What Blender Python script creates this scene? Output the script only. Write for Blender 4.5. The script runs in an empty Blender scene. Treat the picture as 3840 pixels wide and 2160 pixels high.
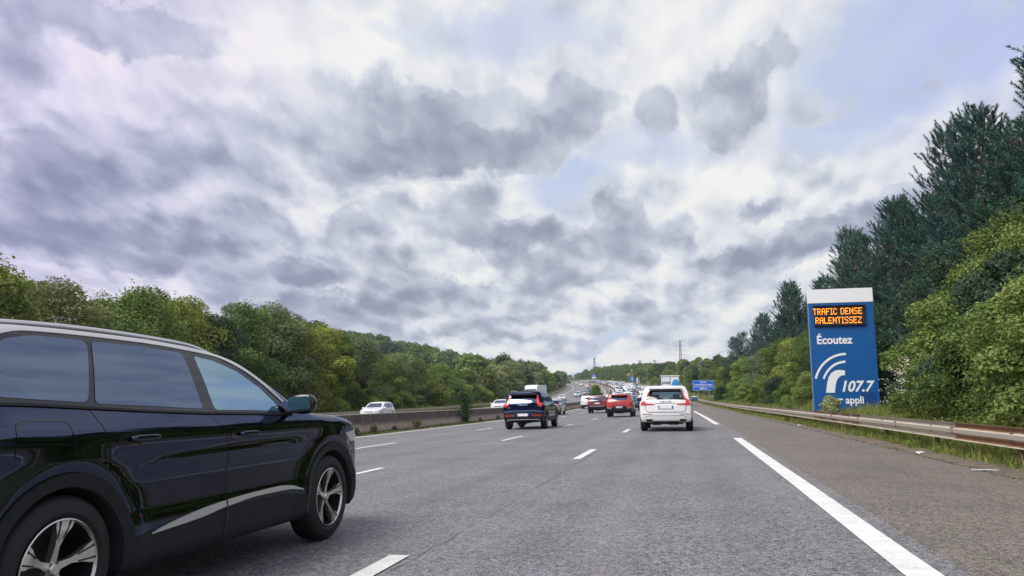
import bpy, bmesh, math, random
import numpy as np
from mathutils import Vector, Matrix, noise as mnoise
from mathutils.geometry import delaunay_2d_cdt

random.seed(7)
rng = np.random.default_rng(7)
SC = bpy.context.scene
COL = SC.collection
R = math.radians

# ------------------------------------------------------------------ camera
camd = bpy.data.cameras.new("camera")
cam = bpy.data.objects.new("camera", camd)
COL.objects.link(cam)
camd.lens = 36.0 * 2790 / 3840
camd.sensor_width = 36.0
camd.clip_start = 0.05
camd.clip_end = 6000
cam.location = (0, 0, 1.15)
cam.rotation_euler = (R(90 + 8.5207), 0, R(13.2252))
SC.camera = cam
SC.view_settings.view_transform = 'Standard'
SC.view_settings.look = 'None'
SC.view_settings.gamma = 1
SC.view_settings.exposure = 0.45

SUN_EL, SUN_AZ = 52.0, -138.0          # azimuth measured from +Y towards +X
sund = bpy.data.lights.new("sun", 'SUN')
sun = bpy.data.objects.new("sun", sund)
COL.objects.link(sun)
sund.energy = 3.2
sund.angle = R(38)
sund.color = (1.0, 0.95, 0.87)
_d = Vector((math.sin(R(SUN_AZ)) * math.cos(R(SUN_EL)), math.cos(R(SUN_AZ)) * math.cos(R(SUN_EL)), math.sin(R(SUN_EL))))
sun.rotation_euler = (-_d).to_track_quat('-Z', 'Y').to_euler()
sun.location = (0, 0, 60)


class NT:
    """small node-graph helper"""
    def __init__(s, tree):
        s.t = tree; s.n = tree.nodes; s.l = tree.links
    def node(s, typ, **kw):
        n = s.n.new(typ)
        for k, v in kw.items():
            setattr(n, k, v)
        return n
    def put(s, sock, v):
        if isinstance(v, bpy.types.NodeSocket):
            s.l.new(v, sock)
        elif v is not None:
            sock.default_value = v
    def math(s, op, a, b=None, c=None, clamp=False):
        n = s.node('ShaderNodeMath', operation=op, use_clamp=clamp)
        s.put(n.inputs[0], a); s.put(n.inputs[1], b); s.put(n.inputs[2], c)
        return n.outputs[0]
    def vec(s, op, a, b=None):
        n = s.node('ShaderNodeVectorMath', operation=op)
        s.put(n.inputs[0], a)
        if op == 'SCALE': s.put(n.inputs['Scale'], b)
        else: s.put(n.inputs[1], b)
        return n.outputs['Value'] if op in ('LENGTH', 'DOT_PRODUCT', 'DISTANCE') else n.outputs[0]
    def noise(s, vec=None, scale=5, detail=4, rough=.5, dist=0, out=0, lac=2.0):
        n = s.node('ShaderNodeTexNoise')
        s.put(n.inputs['Vector'], vec)
        n.inputs['Scale'].default_value = scale
        n.inputs['Detail'].default_value = detail
        n.inputs['Roughness'].default_value = rough
        n.inputs['Distortion'].default_value = dist
        n.inputs['Lacunarity'].default_value = lac
        return n.outputs[out]
    def ramp(s, fac, stops, mode='LINEAR'):
        n = s.node('ShaderNodeValToRGB')
        cr = n.color_ramp; cr.interpolation = mode
        while len(cr.elements) < len(stops): cr.elements.new(.5)
        for e, (p, c) in zip(cr.elements, stops):
            e.position = p
            e.color = (c[0], c[1], c[2], 1) if not isinstance(c, (int, float)) else (c, c, c, 1)
        s.put(n.inputs[0], fac)
        return n.outputs[0]
    def maprange(s, v, a, b, c=0., d=1., smooth=False):
        n = s.node('ShaderNodeMapRange')
        if smooth: n.interpolation_type = 'SMOOTHSTEP'
        s.put(n.inputs[0], v)
        for i, x in enumerate((a, b, c, d)): s.put(n.inputs[i + 1], x)
        return n.outputs[0]
    def mix(s, f, a, b, mode='MIX'):
        n = s.node('ShaderNodeMix', data_type='RGBA', blend_type=mode)
        s.put(n.inputs[0], f)
        for i, v in ((6, a), (7, b)):
            if isinstance(v, tuple) and len(v) == 3: v = (*v, 1)
            s.put(n.inputs[i], v)
        return n.outputs[2]


# ------------------------------------------------------------------ sky
def build_world():
    w = bpy.data.worlds.new("World")
    SC.world = w
    w.use_nodes = True
    t = w.node_tree
    for n in list(t.nodes): t.nodes.remove(n)
    g = NT(t)
    out = g.node('ShaderNodeOutputWorld')
    bg = g.node('ShaderNodeBackground')
    t.links.new(bg.outputs[0], out.inputs[0])
    sky = g.node('ShaderNodeTexSky', sky_type='NISHITA')
    sky.sun_disc = False
    sky.sun_elevation = R(SUN_EL)
    sky.sun_rotation = R(SUN_AZ)
    sky.air_density = 1.2; sky.dust_density = 1.5
    tc = g.node('ShaderNodeTexCoord')
    D = tc.outputs['Generated']
    sp = g.node('ShaderNodeSeparateXYZ'); g.put(sp.inputs[0], D)
    X, Y, Z = sp.outputs
    az = g.math('ARCTAN2', X, Y)                       # radians, + to the right
    zc = g.math('MAXIMUM', Z, 0.0)
    cq = g.node('ShaderNodeCombineXYZ')
    g.put(cq.inputs[0], az); g.put(cq.inputs[1], Z)
    Q = cq.outputs[0]
    # cloud scale shrinks towards the horizon: stretched vertical coordinate
    lz = g.math('MULTIPLY', g.math('LOGARITHM', g.math('ADD', zc, .16), 2.718), .50)
    c2 = g.node('ShaderNodeCombineXYZ')
    g.put(c2.inputs[0], g.math('DIVIDE', az, g.math('ADD', g.math('MULTIPLY', zc, 1.3), .62))); g.put(c2.inputs[1], lz)
    Q2 = c2.outputs[0]
    w1 = g.vec('SUBTRACT', g.noise(Q, 7, 5, .58, 0, 1), (.5, .5, .5))
    w2 = g.vec('SUBTRACT', g.noise(Q, 24, 6, .62, 0, 1), (.5, .5, .5))
    Qw = g.vec('ADD', g.vec('ADD', Q, g.vec('SCALE', w1, .115)), g.vec('SCALE', w2, .042))

    def blob(az_, sz_, sx, sz):
        k = (1 / R(sx), 1 / R(sz), 0)
        n = g.node('ShaderNodeVectorMath', operation='MULTIPLY_ADD')
        g.put(n.inputs[0], Qw); n.inputs[1].default_value = k; n.inputs[2].default_value = (-R(az_) * k[0], -sz_ * k[1], 0)
        v = n.outputs[0]
        return g.maprange(g.vec('DOT_PRODUCT', v, v), 1.9, .0, 0, 1, True)

    def total(lst):
        acc = 0.0
        for amp, *args in lst:
            acc = g.math('MULTIPLY_ADD', blob(*args), amp, acc)
        return acc

    dk = total(SKY_DARK)
    lt = total(SKY_LIGHT)
    bl = total(SKY_BLUE)
    # puffy relief: smooth noise with rounded cells on its crests
    def puff(off, sc):
        p_ = g.vec('ADD', g.vec('ADD', Q2, off), g.vec('SCALE', w2, .03))
        n = g.noise(p_, sc, 5, .55)
        v = g.node('ShaderNodeTexVoronoi', voronoi_dimensions='2D', feature='SMOOTH_F1')
        g.put(v.inputs['Vector'], p_); v.inputs['Scale'].default_value = sc * 2.4; v.inputs['Smoothness'].default_value = .45
        return g.math('SUBTRACT', n, g.math('MULTIPLY', v.outputs['Distance'], .24))
    a1 = puff((0, 0, 0), 8.5); a2 = puff((-.008, .020, 0), 8.5)
    em = g.math('SUBTRACT', a2, a1)                     # >0 where cloud thickens upwards: shaded underside
    lowf = g.maprange(Z, .40, .08, .35, 1.0)
    dens = g.math('ADD', dk, g.math('MULTIPLY', g.math('SUBTRACT', a1, .385), g.math('ADD', g.math('MULTIPLY', lowf, 1.5), .7)))
    mask = g.maprange(dens, .02, .46, 0, 1, True)
    shade = g.math('MULTIPLY', mask, .40)
    shade = g.math('ADD', shade, g.math('MULTIPLY', em, g.math('ADD', g.math('MULTIPLY', lowf, 2.1), .9)))
    shade = g.math('ADD', shade, g.math('MULTIPLY', g.maprange(dens, .45, 1.35, 0, 1, True), .40))
    shade = g.math('SUBTRACT', shade, g.math('MULTIPLY', lt, .30))
    f1 = g.noise(Q, 9, 5, .55)
    shade = g.math('ADD', shade, g.math('MULTIPLY', g.math('SUBTRACT', f1, .5), .25))
    col = g.ramp(g.maprange(shade, -.30, 1.0), SKY_RAMP)
    gap = g.math('MULTIPLY', g.math('MINIMUM', bl, 1.0), g.maprange(g.math('ADD', shade, g.math('MULTIPLY', g.math('SUBTRACT', f1, .5), 1.0)), .42, .08, 0, .85, True))
    col = g.mix(gap, col, g.mix(.2, SKY_BLUECOL, sky.outputs[0]))
    # hue drifts across the sky: violet to the left, lavender to the upper right, cream low ahead
    vio = g.maprange(az, R(-20), R(-52), 0, 1, True)
    col = g.mix(g.math('MULTIPLY', vio, .9), col, g.mix(1.0, col, (.95, .86, 1.06), 'MULTIPLY'))
    lav = g.maprange(az, R(8), R(26), 0, 1, True)
    col = g.mix(lav, col, g.mix(1.0, col, (.93, .93, 1.04), 'MULTIPLY'))
    g.put(bg.inputs[0], g.mix(g.maprange(Z, -.02, -.12, 0, 1), col, (1.6, 1.7, 1.6)))
    bg.inputs[1].default_value = 0.08


# (strength, azimuth deg, sin elevation, half-width deg, half-height deg)
SKY_DARK = [
    (0.80, -42.7, 0.4290, 7.47, 1.55), (0.55, -48.1, 0.3736, 1.97, 2.66), (0.85, -45.4, 0.2573, 6.83, 1.73), (0.60, -38.1, 0.2744, 6.54, 2.10), (0.95, -41.6, 0.1889, 6.31, 1.72),
    (0.70, -47.2, 0.2004, 3.25, 1.99), (0.60, -36.6, 0.2160, 6.62, 1.37), (0.35, -43.3, 0.3110, 4.80, 1.47), (0.45, -34.2, 0.3284, 5.58, 2.35), (0.60, -21.7, 0.3456, 5.32, 3.00),
    (1.10, -17.6, 0.3263, 7.28, 1.54), (0.45, -15.1, 0.3678, 4.81, 2.44), (0.35, -20.8, 0.3838, 2.85, 1.59), (0.50, -25.4, 0.2989, 4.55, 1.40), (0.62, -7.1, 0.3825, 2.86, 1.86),
    (0.50, -9.6, 0.3531, 2.87, 1.37), (0.65, -1.8, 0.3616, 1.60, 2.40), (0.65, 3.1, 0.3597, 2.36, 2.49), (0.60, 5.3, 0.4005, 1.31, 1.99), (0.35, 7.4, 0.4259, 1.71, 1.19),
    (0.75, 16.1, 0.2374, 2.15, 1.67), (0.95, 13.3, 0.2107, 3.26, 1.60), (0.95, 9.6, 0.1974, 3.71, 1.24), (0.75, 6.6, 0.1767, 4.13, 1.08), (0.60, 3.2, 0.1699, 2.86, 1.01),
    (0.45, 5.9, 0.2463, 1.68, 0.61), (0.60, -22.2, 0.2417, 4.30, 1.46), (0.40, -25.8, 0.2289, 1.79, 1.16), (0.75, -14.4, 0.2160, 4.38, 1.34), (0.35, -16.0, 0.2595, 1.89, 1.46),
    (0.65, -10.7, 0.2107, 3.74, 1.19), (0.80, -5.1, 0.2166, 2.45, 2.21), (0.40, -5.0, 0.2523, 1.54, 1.16), (0.60, -0.5, 0.2136, 1.78, 1.74), (0.65, -6.7, 0.1705, 4.60, 1.35),
    (0.50, -12.5, 0.1926, 2.49, 1.65), (1.10, -28.3, 0.1699, 3.19, 0.93), (0.45, -28.1, 0.2016, 2.05, 1.16), (0.50, -23.6, 0.1844, 3.02, 1.77), (0.95, -26.5, 0.1182, 5.26, 1.33),
    (0.75, -22.1, 0.1357, 3.62, 1.50), (0.60, -32.2, 0.1425, 4.16, 1.72), (0.60, -36.4, 0.1727, 3.43, 1.39), (0.65, -17.5, 0.1370, 3.07, 0.97), (0.55, -11.6, 0.1478, 3.71, 1.06),
    (0.75, -3.7, 0.1119, 1.80, 0.84), (0.30, -0.7, 0.1264, 1.76, 0.83), (0.50, 3.7, 0.1442, 2.83, 1.10), (0.35, -14.4, 0.0965, 6.14, 0.85), (0.30, -9.8, 0.0815, 4.58, 0.67),
    (0.40, -22.0, 0.0912, 4.50, 0.66),
]
SKY_LIGHT = [
    (1.10, -44.9, 0.3814, 2.59, 1.59), (0.40, -45.6, 0.3461, 1.84, 1.17), (0.60, -31.7, 0.4347, 10.27, 2.15), (0.50, -25.6, 0.4149, 9.28, 1.26), (0.35, -14.5, 0.4207, 1.94, 1.03),
    (0.60, -0.0, 0.4524, 4.63, 2.88), (0.90, 2.6, 0.2800, 3.51, 1.67), (0.40, 1.0, 0.2474, 2.66, 0.85), (0.60, -17.6, 0.2908, 6.30, 0.63), (0.60, -3.6, 0.1589, 2.41, 0.89),
    (0.40, -0.6, 0.1830, 1.48, 1.17), (0.55, -15.9, 0.0736, 7.64, 0.67), (0.90, -6.8, 0.0496, 9.03, 0.84), (0.55, -0.8, 0.0642, 4.37, 0.83), (0.40, -32.6, 0.2509, 4.22, 0.83),
    (0.40, -12.8, 0.2801, 1.90, 1.16), (0.55, 9.2, 0.1614, 1.85, 0.98), (0.40, -38.9, 0.1503, 2.02, 0.68), (0.40, -14.4, 0.1611, 2.79, 0.66), (0.50, -47.0, 0.1699, 1.08, 0.75),
]
SKY_BLUE = [
    (0.70, -12.8, 0.4705, 7.19, 1.44), (0.90, -9.1, 0.2794, 2.83, 2.59), (0.60, -3.4, 0.3108, 6.17, 1.40), (1.30, 17.4, 0.3971, 8.42, 3.40), (0.90, 11.2, 0.3345, 3.98, 2.03),
    (3.00, -6.0, 0.0768, 1.45, 0.60), (0.40, -22.5, 0.4488, 2.54, 0.73), (0.60, -23.5, 0.0741, 5.94, 0.42),
]
SKY_BLUECOL = (5.2, 6.0, 8.4)
SKY_RAMP = [(0.0, (8.4, 8.35, 8.1)), (.22, (7.1, 7.3, 7.7)), (.45, (5.3, 5.65, 6.45)), (.70, (3.75, 4.1, 5.0)), (1.0, (2.6, 2.9, 3.8))]
build_world()
SC.world.cycles.sampling_method = 'MANUAL'
SC.world.cycles.sample_map_resolution = 256

# ------------------------------------------------------------------ helpers
def tag(o, label=None, cat=None, group=None, kind=None):
    if label: o['label'] = label
    if cat: o['category'] = cat
    if group: o['group'] = group
    if kind: o['kind'] = kind
    return o


def empty(name, loc=(0, 0, 0), rz=0., label=None, cat=None, group=None):
    o = bpy.data.objects.new(name, None)
    COL.objects.link(o)
    o.empty_display_size = .3
    o.location = loc
    o.rotation_euler = (0, 0, rz)
    return tag(o, label, cat, group)


def mesh_np(name, V, F, mat=None, parent=None, smooth=False, uv=None, mats=None, midx=None, nrm=None):
    """V (n,3), F (m,k) array or list of tuples -> linked object"""
    me = bpy.data.meshes.new(name)
    V = np.asarray(V, np.float32)
    if isinstance(F, np.ndarray) and F.ndim == 2:
        m, k = F.shape
        me.vertices.add(len(V)); me.vertices.foreach_set('co', V.ravel())
        me.loops.add(m * k); me.loops.foreach_set('vertex_index', F.astype(np.int32).ravel())
        me.polygons.add(m)
        me.polygons.foreach_set('loop_start', np.arange(0, m * k, k, dtype=np.int32))
    else:
        me.from_pydata([tuple(map(float, v)) for v in V], [], [tuple(int(i) for i in f) for f in F])
    me.update(calc_edges=True)
    if mats:
        for q in mats: me.materials.append(q)
        if midx is not None: me.polygons.foreach_set('material_index', np.asarray(midx, np.int32))
    elif mat: me.materials.append(mat)
    me.polygons.foreach_set('use_smooth', np.full(len(me.polygons), bool(smooth)))
    if uv is not None:
        l = me.uv_layers.new(name='uv')
        vi = np.empty(len(me.loops), np.int32); me.loops.foreach_get('vertex_index', vi)
        l.data.foreach_set('uv', np.asarray(uv, np.float32)[vi].ravel())
    if nrm is not None:
        me.normals_split_custom_set_from_vertices([tuple(map(float, n)) for n in nrm])
    me.validate()
    o = bpy.data.objects.new(name, me)
    COL.objects.link(o)
    if parent is not None: o.parent = parent
    return o


def copy_tree(o, parent=None):
    c = o.copy()
    COL.objects.link(c)
    c.parent = parent
    for ch in o.children:
        copy_tree(ch, c)
    return c


def recolor(o, rgb):
    o.color = (*rgb, 1)
    for c in o.children: recolor(c, rgb)


class MB:
    """collects simple solids into one mesh"""
    def __init__(s): s.v = []; s.f = []
    def add(s, V, F):
        b = len(s.v)
        s.v.extend([tuple(map(float, p)) for p in V]); s.f.extend([tuple(i + b for i in f) for f in F])
        return s
    def box(s, c, d, rz=0., M=None):
        x, y, z = d[0] / 2, d[1] / 2, d[2] / 2
        P = [Vector((a * x, b * y, e * z)) for e in (-1, 1) for b in (-1, 1) for a in (-1, 1)]
        Rm = Matrix.Rotation(rz, 3, 'Z') if M is None else M
        P = [Rm @ p + Vector(c) for p in P]
        return s.add(P, [(0, 2, 3, 1), (4, 5, 7, 6), (0, 1, 5, 4), (2, 6, 7, 3), (0, 4, 6, 2), (1, 3, 7, 5)])
    def tube(s, a, b, r0, r1=None, n=8, caps=True):
        a, b = Vector(a), Vector(b); r1 = r0 if r1 is None else r1
        d = (b - a)
        if d.length < 1e-6: return s
        d.normalize()
        u = d.orthogonal().normalized(); w = d.cross(u)
        P = []
        for p, r in ((a, r0), (b, r1)):
            for i in range(n):
                t = 2 * math.pi * i / n
                P.append(p + (u * math.cos(t) + w * math.sin(t)) * r)
        F = [(i, (i + 1) % n, n + (i + 1) % n, n + i) for i in range(n)]
        if caps: F += [tuple(range(n - 1, -1, -1)), tuple(range(n, 2 * n))]
        return s.add(P, F)
    def lathe(s, prof, c=(0, 0, 0), n=32, axis='Y'):
        """prof [(radius, along axis)]"""
        P = []; m = len(prof)
        for i in range(n):
            t = 2 * math.pi * i / n
            for r, y in prof:
                a, b = r * math.cos(t), r * math.sin(t)
                p = (a, y, b) if axis == 'Y' else ((y, a, b) if axis == 'X' else (a, b, y))
                P.append((p[0] + c[0], p[1] + c[1], p[2] + c[2]))
        F = []
        for i in range(n):
            j = (i + 1) % n
            for k in range(m - 1):
                F.append((i * m + k, i * m + k + 1, j * m + k + 1, j * m + k))
        return s.add(P, F)
    def prism(s, poly, y0, y1, plane='xz', off=(0, 0, 0)):
        """poly 2D extruded between y0 and y1 along the missing axis"""
        n = len(poly)
        def P3(p, t):
            if plane == 'xz': q = (p[0], t, p[1])
            elif plane == 'yz': q = (t, p[0], p[1])
            else: q = (p[0], p[1], t)
            return (q[0] + off[0], q[1] + off[1], q[2] + off[2])
        V = [P3(p, y0) for p in poly] + [P3(p, y1) for p in poly]
        F = [tuple(range(n)), tuple(range(2 * n - 1, n - 1, -1))] + [(i, n + i, n + (i + 1) % n, (i + 1) % n) for i in range(n)]
        return s.add(V, F)
    def build(s, name, mat, parent=None, smooth=False, bevel=0, loc=None):
        me = bpy.data.meshes.new(name)
        bm = bmesh.new()
        vs = [bm.verts.new(p) for p in s.v]
        for f in s.f:
            try: bm.faces.new([vs[i] for i in f])
            except ValueError: pass
        bmesh.ops.recalc_face_normals(bm, faces=bm.faces)
        if bevel:
            bmesh.ops.bevel(bm, geom=[e for e in bm.edges if e.calc_face_angle(0) > .6], offset=bevel, segments=2, affect='EDGES', profile=.6)
        if smooth:
            for f in bm.faces: f.smooth = True
            for e in bm.edges:
                if e.calc_face_angle(0) > (.7 if smooth is True else smooth): e.smooth = False
        bm.to_mesh(me); bm.free()
        if mat: me.materials.append(mat)
        o = bpy.data.objects.new(name, me)
        COL.objects.link(o)
        if parent is not None: o.parent = parent
        if loc is not None: o.location = loc
        return o


# ------------------------------------------------------------------ materials
MATS = {}
def new_mat(name):
    m = bpy.data.materials.new(name)
    m.use_nodes = True
    for n in list(m.node_tree.nodes): m.node_tree.nodes.remove(n)
    g = NT(m.node_tree)
    out = g.node('ShaderNodeOutputMaterial')
    p = g.node('ShaderNodeBsdfPrincipled')
    m.node_tree.links.new(p.outputs[0], out.inputs[0])
    MATS[name] = m
    return m, g, p, out


def simple(name, col, rough=.5, metal=0., spec=.5, coat=0., emis=None, var=0., vscale=8, bump=0.):
    m, g, p, out = new_mat(name)
    if var or bump:
        tc = g.node('ShaderNodeTexCoord')
        n = g.noise(tc.outputs['Object'], vscale, 5, .6)
        if var:
            c = g.mix(n, tuple(x * (1 - var) for x in col), tuple(min(1, x * (1 + var)) for x in col))
            g.put(p.inputs['Base Color'], c)
        else: p.inputs['Base Color'].default_value = (*col, 1)
        if bump:
            b = g.node('ShaderNodeBump'); b.inputs['Strength'].default_value = bump; b.inputs['Distance'].default_value = .01
            g.put(b.inputs['Height'], n); g.put(p.inputs['Normal'], b.outputs[0])
    else:
        p.inputs['Base Color'].default_value = (*col, 1)
    p.inputs['Roughness'].default_value = rough
    p.inputs['Metallic'].default_value = metal
    p.inputs['Specular IOR Level'].default_value = spec
    if coat:
        p.inputs['Coat Weight'].default_value = coat
        p.inputs['Coat Roughness'].default_value = .03
    if emis:
        p.inputs['Emission Color'].default_value = (*emis[:3], 1)
        p.inputs['Emission Strength'].default_value = emis[3]
    return m


def asphalt_mat(name, dark, light, tint, wheel=0.):
    m, g, p, out = new_mat(name)
    geo = g.node('ShaderNodeNewGeometry')
    P = geo.outputs['Position']
    vor = g.node('ShaderNodeTexVoronoi'); g.put(vor.inputs['Vector'], P); vor.inputs['Scale'].default_value = 85
    st = g.maprange(vor.outputs['Distance'], .05, .6, 1, 0)
    sep = g.node('ShaderNodeSeparateColor'); g.put(sep.inputs[0], vor.outputs['Color'])
    grain = g.math('MULTIPLY', st, sep.outputs[0])
    vb = g.node('ShaderNodeTexVoronoi'); g.put(vb.inputs['Vector'], P); vb.inputs['Scale'].default_value = 34
    sb = g.node('ShaderNodeSeparateColor'); g.put(sb.inputs[0], vb.outputs['Color'])
    n1 = g.noise(P, 60, 3, .7)
    mixv = g.math('ADD', g.math('MULTIPLY', grain, .85), g.math('MULTIPLY', n1, .35))
    mixv = g.math('ADD', mixv, g.math('MULTIPLY', g.math('SUBTRACT', sb.outputs[1], .5), .22))
    c = g.ramp(mixv, [(.08, dark), (.42, tuple((a + b) / 2 for a, b in zip(dark, light))), (.8, light)])
    # patches & long streaks of wear along the travel direction
    mp = g.node('ShaderNodeMapping'); g.put(mp.inputs[0], P); mp.inputs['Scale'].default_value = (1.0, .06, 1)
    n2 = g.noise(mp.outputs[0], 1.1, 5, .6)
    n3 = g.noise(P, .55, 5, .62)
    c = g.mix(g.maprange(n2, .35, .7, 0, .34), c, tint, 'MIX')
    c = g.mix(1.0, c, g.ramp(n3, [(.3, (.80, .80, .80)), (.7, (1.16, 1.15, 1.13))]), 'MULTIPLY')
    # polished wheel tracks following each lane
    spx = g.node('ShaderNodeSeparateXYZ'); g.put(spx.inputs[0], P)
    off = g.math('ADD', spx.outputs[0], g.math('DIVIDE', g.math('MULTIPLY', spx.outputs[1], spx.outputs[1]), 5120.))
    lane = g.math('FRACT', g.math('DIVIDE', g.math('ADD', off, 50 * 3.4 + 2.1), 3.4))
    tr = g.math('ABSOLUTE', g.math('SUBTRACT', g.math('ABSOLUTE', g.math('SUBTRACT', lane, .5)), .24))
    tk = g.math('MULTIPLY', g.maprange(tr, .0, .13, 1, 0, True), g.maprange(n2, .3, .6, .3, 1))
    c = g.mix(g.math('MULTIPLY', tk, wheel), c, g.mix(1.0, c, (.80, .82, .86), 'MULTIPLY'))
    oil = g.maprange(g.math('ABSOLUTE', g.math('SUBTRACT', lane, .5)), .0, .08, 1, 0, True)
    c = g.mix(g.math('MULTIPLY', g.math('MULTIPLY', oil, g.maprange(n3, .4, .65, 0, 1)), wheel * .6), c, g.mix(1.0, c, (.72, .72, .72), 'MULTIPLY'))
    # fine hue mottling
    n4 = g.noise(P, 9, 3, .6, 0, 1)
    c = g.mix(.16, c, g.mix(1.0, c, n4, 'OVERLAY'))
    g.put(p.inputs['Base Color'], c)
    p.inputs['Roughness'].default_value = .62
    p.inputs['Specular IOR Level'].default_value = .45
    b = g.node('ShaderNodeBump'); b.inputs['Strength'].default_value = .8; b.inputs['Distance'].default_value = .006
    g.put(b.inputs['Height'], g.math('ADD', st, n1)); g.put(p.inputs['Normal'], b.outputs[0])
    return m


def line_mat():
    m, g, p, out = new_mat('road_paint')
    geo = g.node('ShaderNodeNewGeometry'); P = geo.outputs['Position']
    n = g.noise(P, 70, 3, .7); n2 = g.noise(P, 5, 5, .65)
    v = g.math('ADD', g.math('MULTIPLY', n, .7), g.math('MULTIPLY', n2, .5))
    c = g.ramp(v, [(.40, (.19, .185, .185)), (.50, (.50, .50, .49)), (.64, (.63, .63, .615))])
    sp = g.node('ShaderNodeSeparateXYZ'); g.put(sp.inputs[0], P)
    fy = g.math('FRACT', g.math('MULTIPLY', sp.outputs[1], .82))
    c = g.mix(g.math('MULTIPLY', g.maprange(g.math('ABSOLUTE', g.math('SUBTRACT', fy, .5)), .03, .055, 1, 0), .75), c, (.74, .75, .75))
    g.put(p.inputs['Base Color'], c); p.inputs['Roughness'].default_value = .6
    b = g.node('ShaderNodeBump'); b.inputs['Strength'].default_value = .35; b.inputs['Distance'].default_value = .004
    g.put(b.inputs['Height'], n); g.put(p.inputs['Normal'], b.outputs[0])
    return m


def earth_mat():
    m, g, p, out = new_mat('verge_ground')
    geo = g.node('ShaderNodeNewGeometry'); P = geo.outputs['Position']
    n = g.noise(P, .8, 6, .65); n2 = g.noise(P, 14, 5, .7)
    c = g.ramp(g.math('ADD', g.math('MULTIPLY', n, .6), g.math('MULTIPLY', n2, .4)),
               [(.3, (.035, .045, .015)), (.48, (.06, .085, .022)), (.56, (.10, .10, .04)), (.7, (.15, .12, .08))])
    g.put(p.inputs['Base Color'], c); p.inputs['Roughness'].default_value = .95
    b = g.node('ShaderNodeBump'); b.inputs['Strength'].default_value = .8; b.inputs['Distance'].default_value = .05
    g.put(b.inputs['Height'], n2); g.put(p.inputs['Normal'], b.outputs[0])
    return m


def gravel_mat():
    m, g, p, out = new_mat('verge_grit')
    geo = g.node('ShaderNodeNewGeometry'); P = geo.outputs['Position']
    n = g.noise(P, 45, 5, .75); n2 = g.noise(P, 3, 5, .65)
    c = g.ramp(g.math('ADD', g.math('MULTIPLY', n, .6), g.math('MULTIPLY', n2, .4)),
               [(.36, (.04, .035, .025)), (.5, (.13, .105, .075)), (.62, (.22, .18, .14)), (.72, (.4, .36, .32))])
    g.put(p.inputs['Base Color'], c); p.inputs['Roughness'].default_value = .95
    b = g.node('ShaderNodeBump'); b.inputs['Strength'].default_value = 1; b.inputs['Distance'].default_value = .02
    g.put(b.inputs['Height'], n); g.put(p.inputs['Normal'], b.outputs[0])
    return m


M_ROAD = asphalt_mat('lane_asphalt', (.026, .026, .029), (.47, .47, .48), (.20, .205, .225), .9)
M_SHOULDER = asphalt_mat('shoulder_asphalt', (.030, .027, .024), (.41, .36, .31), (.165, .142, .122))
M_LINE = line_mat()
M_EARTH = earth_mat()
M_GRIT = gravel_mat()

# ------------------------------------------------------------------ road geometry
def zc(Y):
    Y = np.asarray(Y, float)
    k = 8.7e-5
    a = k * np.clip(Y - 50, 0, 190) ** 2
    b = .033 * np.clip(Y - 240, 0, 480)
    t = np.clip(Y - 720, 0, 200)
    return a + b + .033 * t - .033 / 400 * t * t
def cv(Y):
    Y = np.asarray(Y, float)
    return np.where(Y > 0, -Y * Y / 5120., 0.)
def cross(o):
    o = np.asarray(o, float)
    return np.where(o < -2.13, .026 * (np.maximum(o, -33) + 2.13), .012 * (np.minimum(o, 1.5) + 2.13))
def sstep(t):
    t = np.clip(t, 0, 1); return t * t * (3 - 2 * t)
def terrain(o, Y):
    """height of open ground at lateral offset o, distance Y"""
    o = np.asarray(o, float); Y = np.asarray(Y, float)
    z = zc(Y) + cross(o)
    z = z + np.where(o > 4.8, .03 + .13 * np.clip(o - 5.4, 0, 7) + .24 * np.clip(o - 12.4, 0, 22), 0)
    hill = 30 * sstep((-o - 40) / 190.) * sstep((Y - 165) / 330.)
    z = z + hill + np.where(o < -33.5, .05 * np.clip(-o - 33.5, 0, 12), 0)
    return z
def W(o, Y, dz=0.):
    """road coordinates -> world point"""
    return Vector((float(o + cv(Y)), float(Y), float(zc(Y) + cross(o) + dz)))
def WT(o, Y, dz=0.):
    return Vector((float(o + cv(Y)), float(Y), float(terrain(o, Y) + dz)))
def heading(Y): return math.atan(max(Y, 0) / 2560.)      # turn to the left


def ribbon(o0, o1, Y0, Y1, dz, step=None, no=1):
    """sheet between two lateral offsets following the road"""
    ys = [Y0]
    while ys[-1] < Y1:
        ys.append(min(Y1, ys[-1] + (step or max(1.5, ys[-1] * .03))))
    os_ = np.linspace(o0, o1, no + 1)
    V = [];
    for y in ys:
        for o in os_:
            V.append((o + float(cv(y)), y, float(zc(y) + cross(o)) + dz))
    m = no + 1
    F = [(i * m + j, i * m + j + 1, (i + 1) * m + j + 1, (i + 1) * m + j) for i in range(len(ys) - 1) for j in range(no)]
    return V, F

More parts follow.
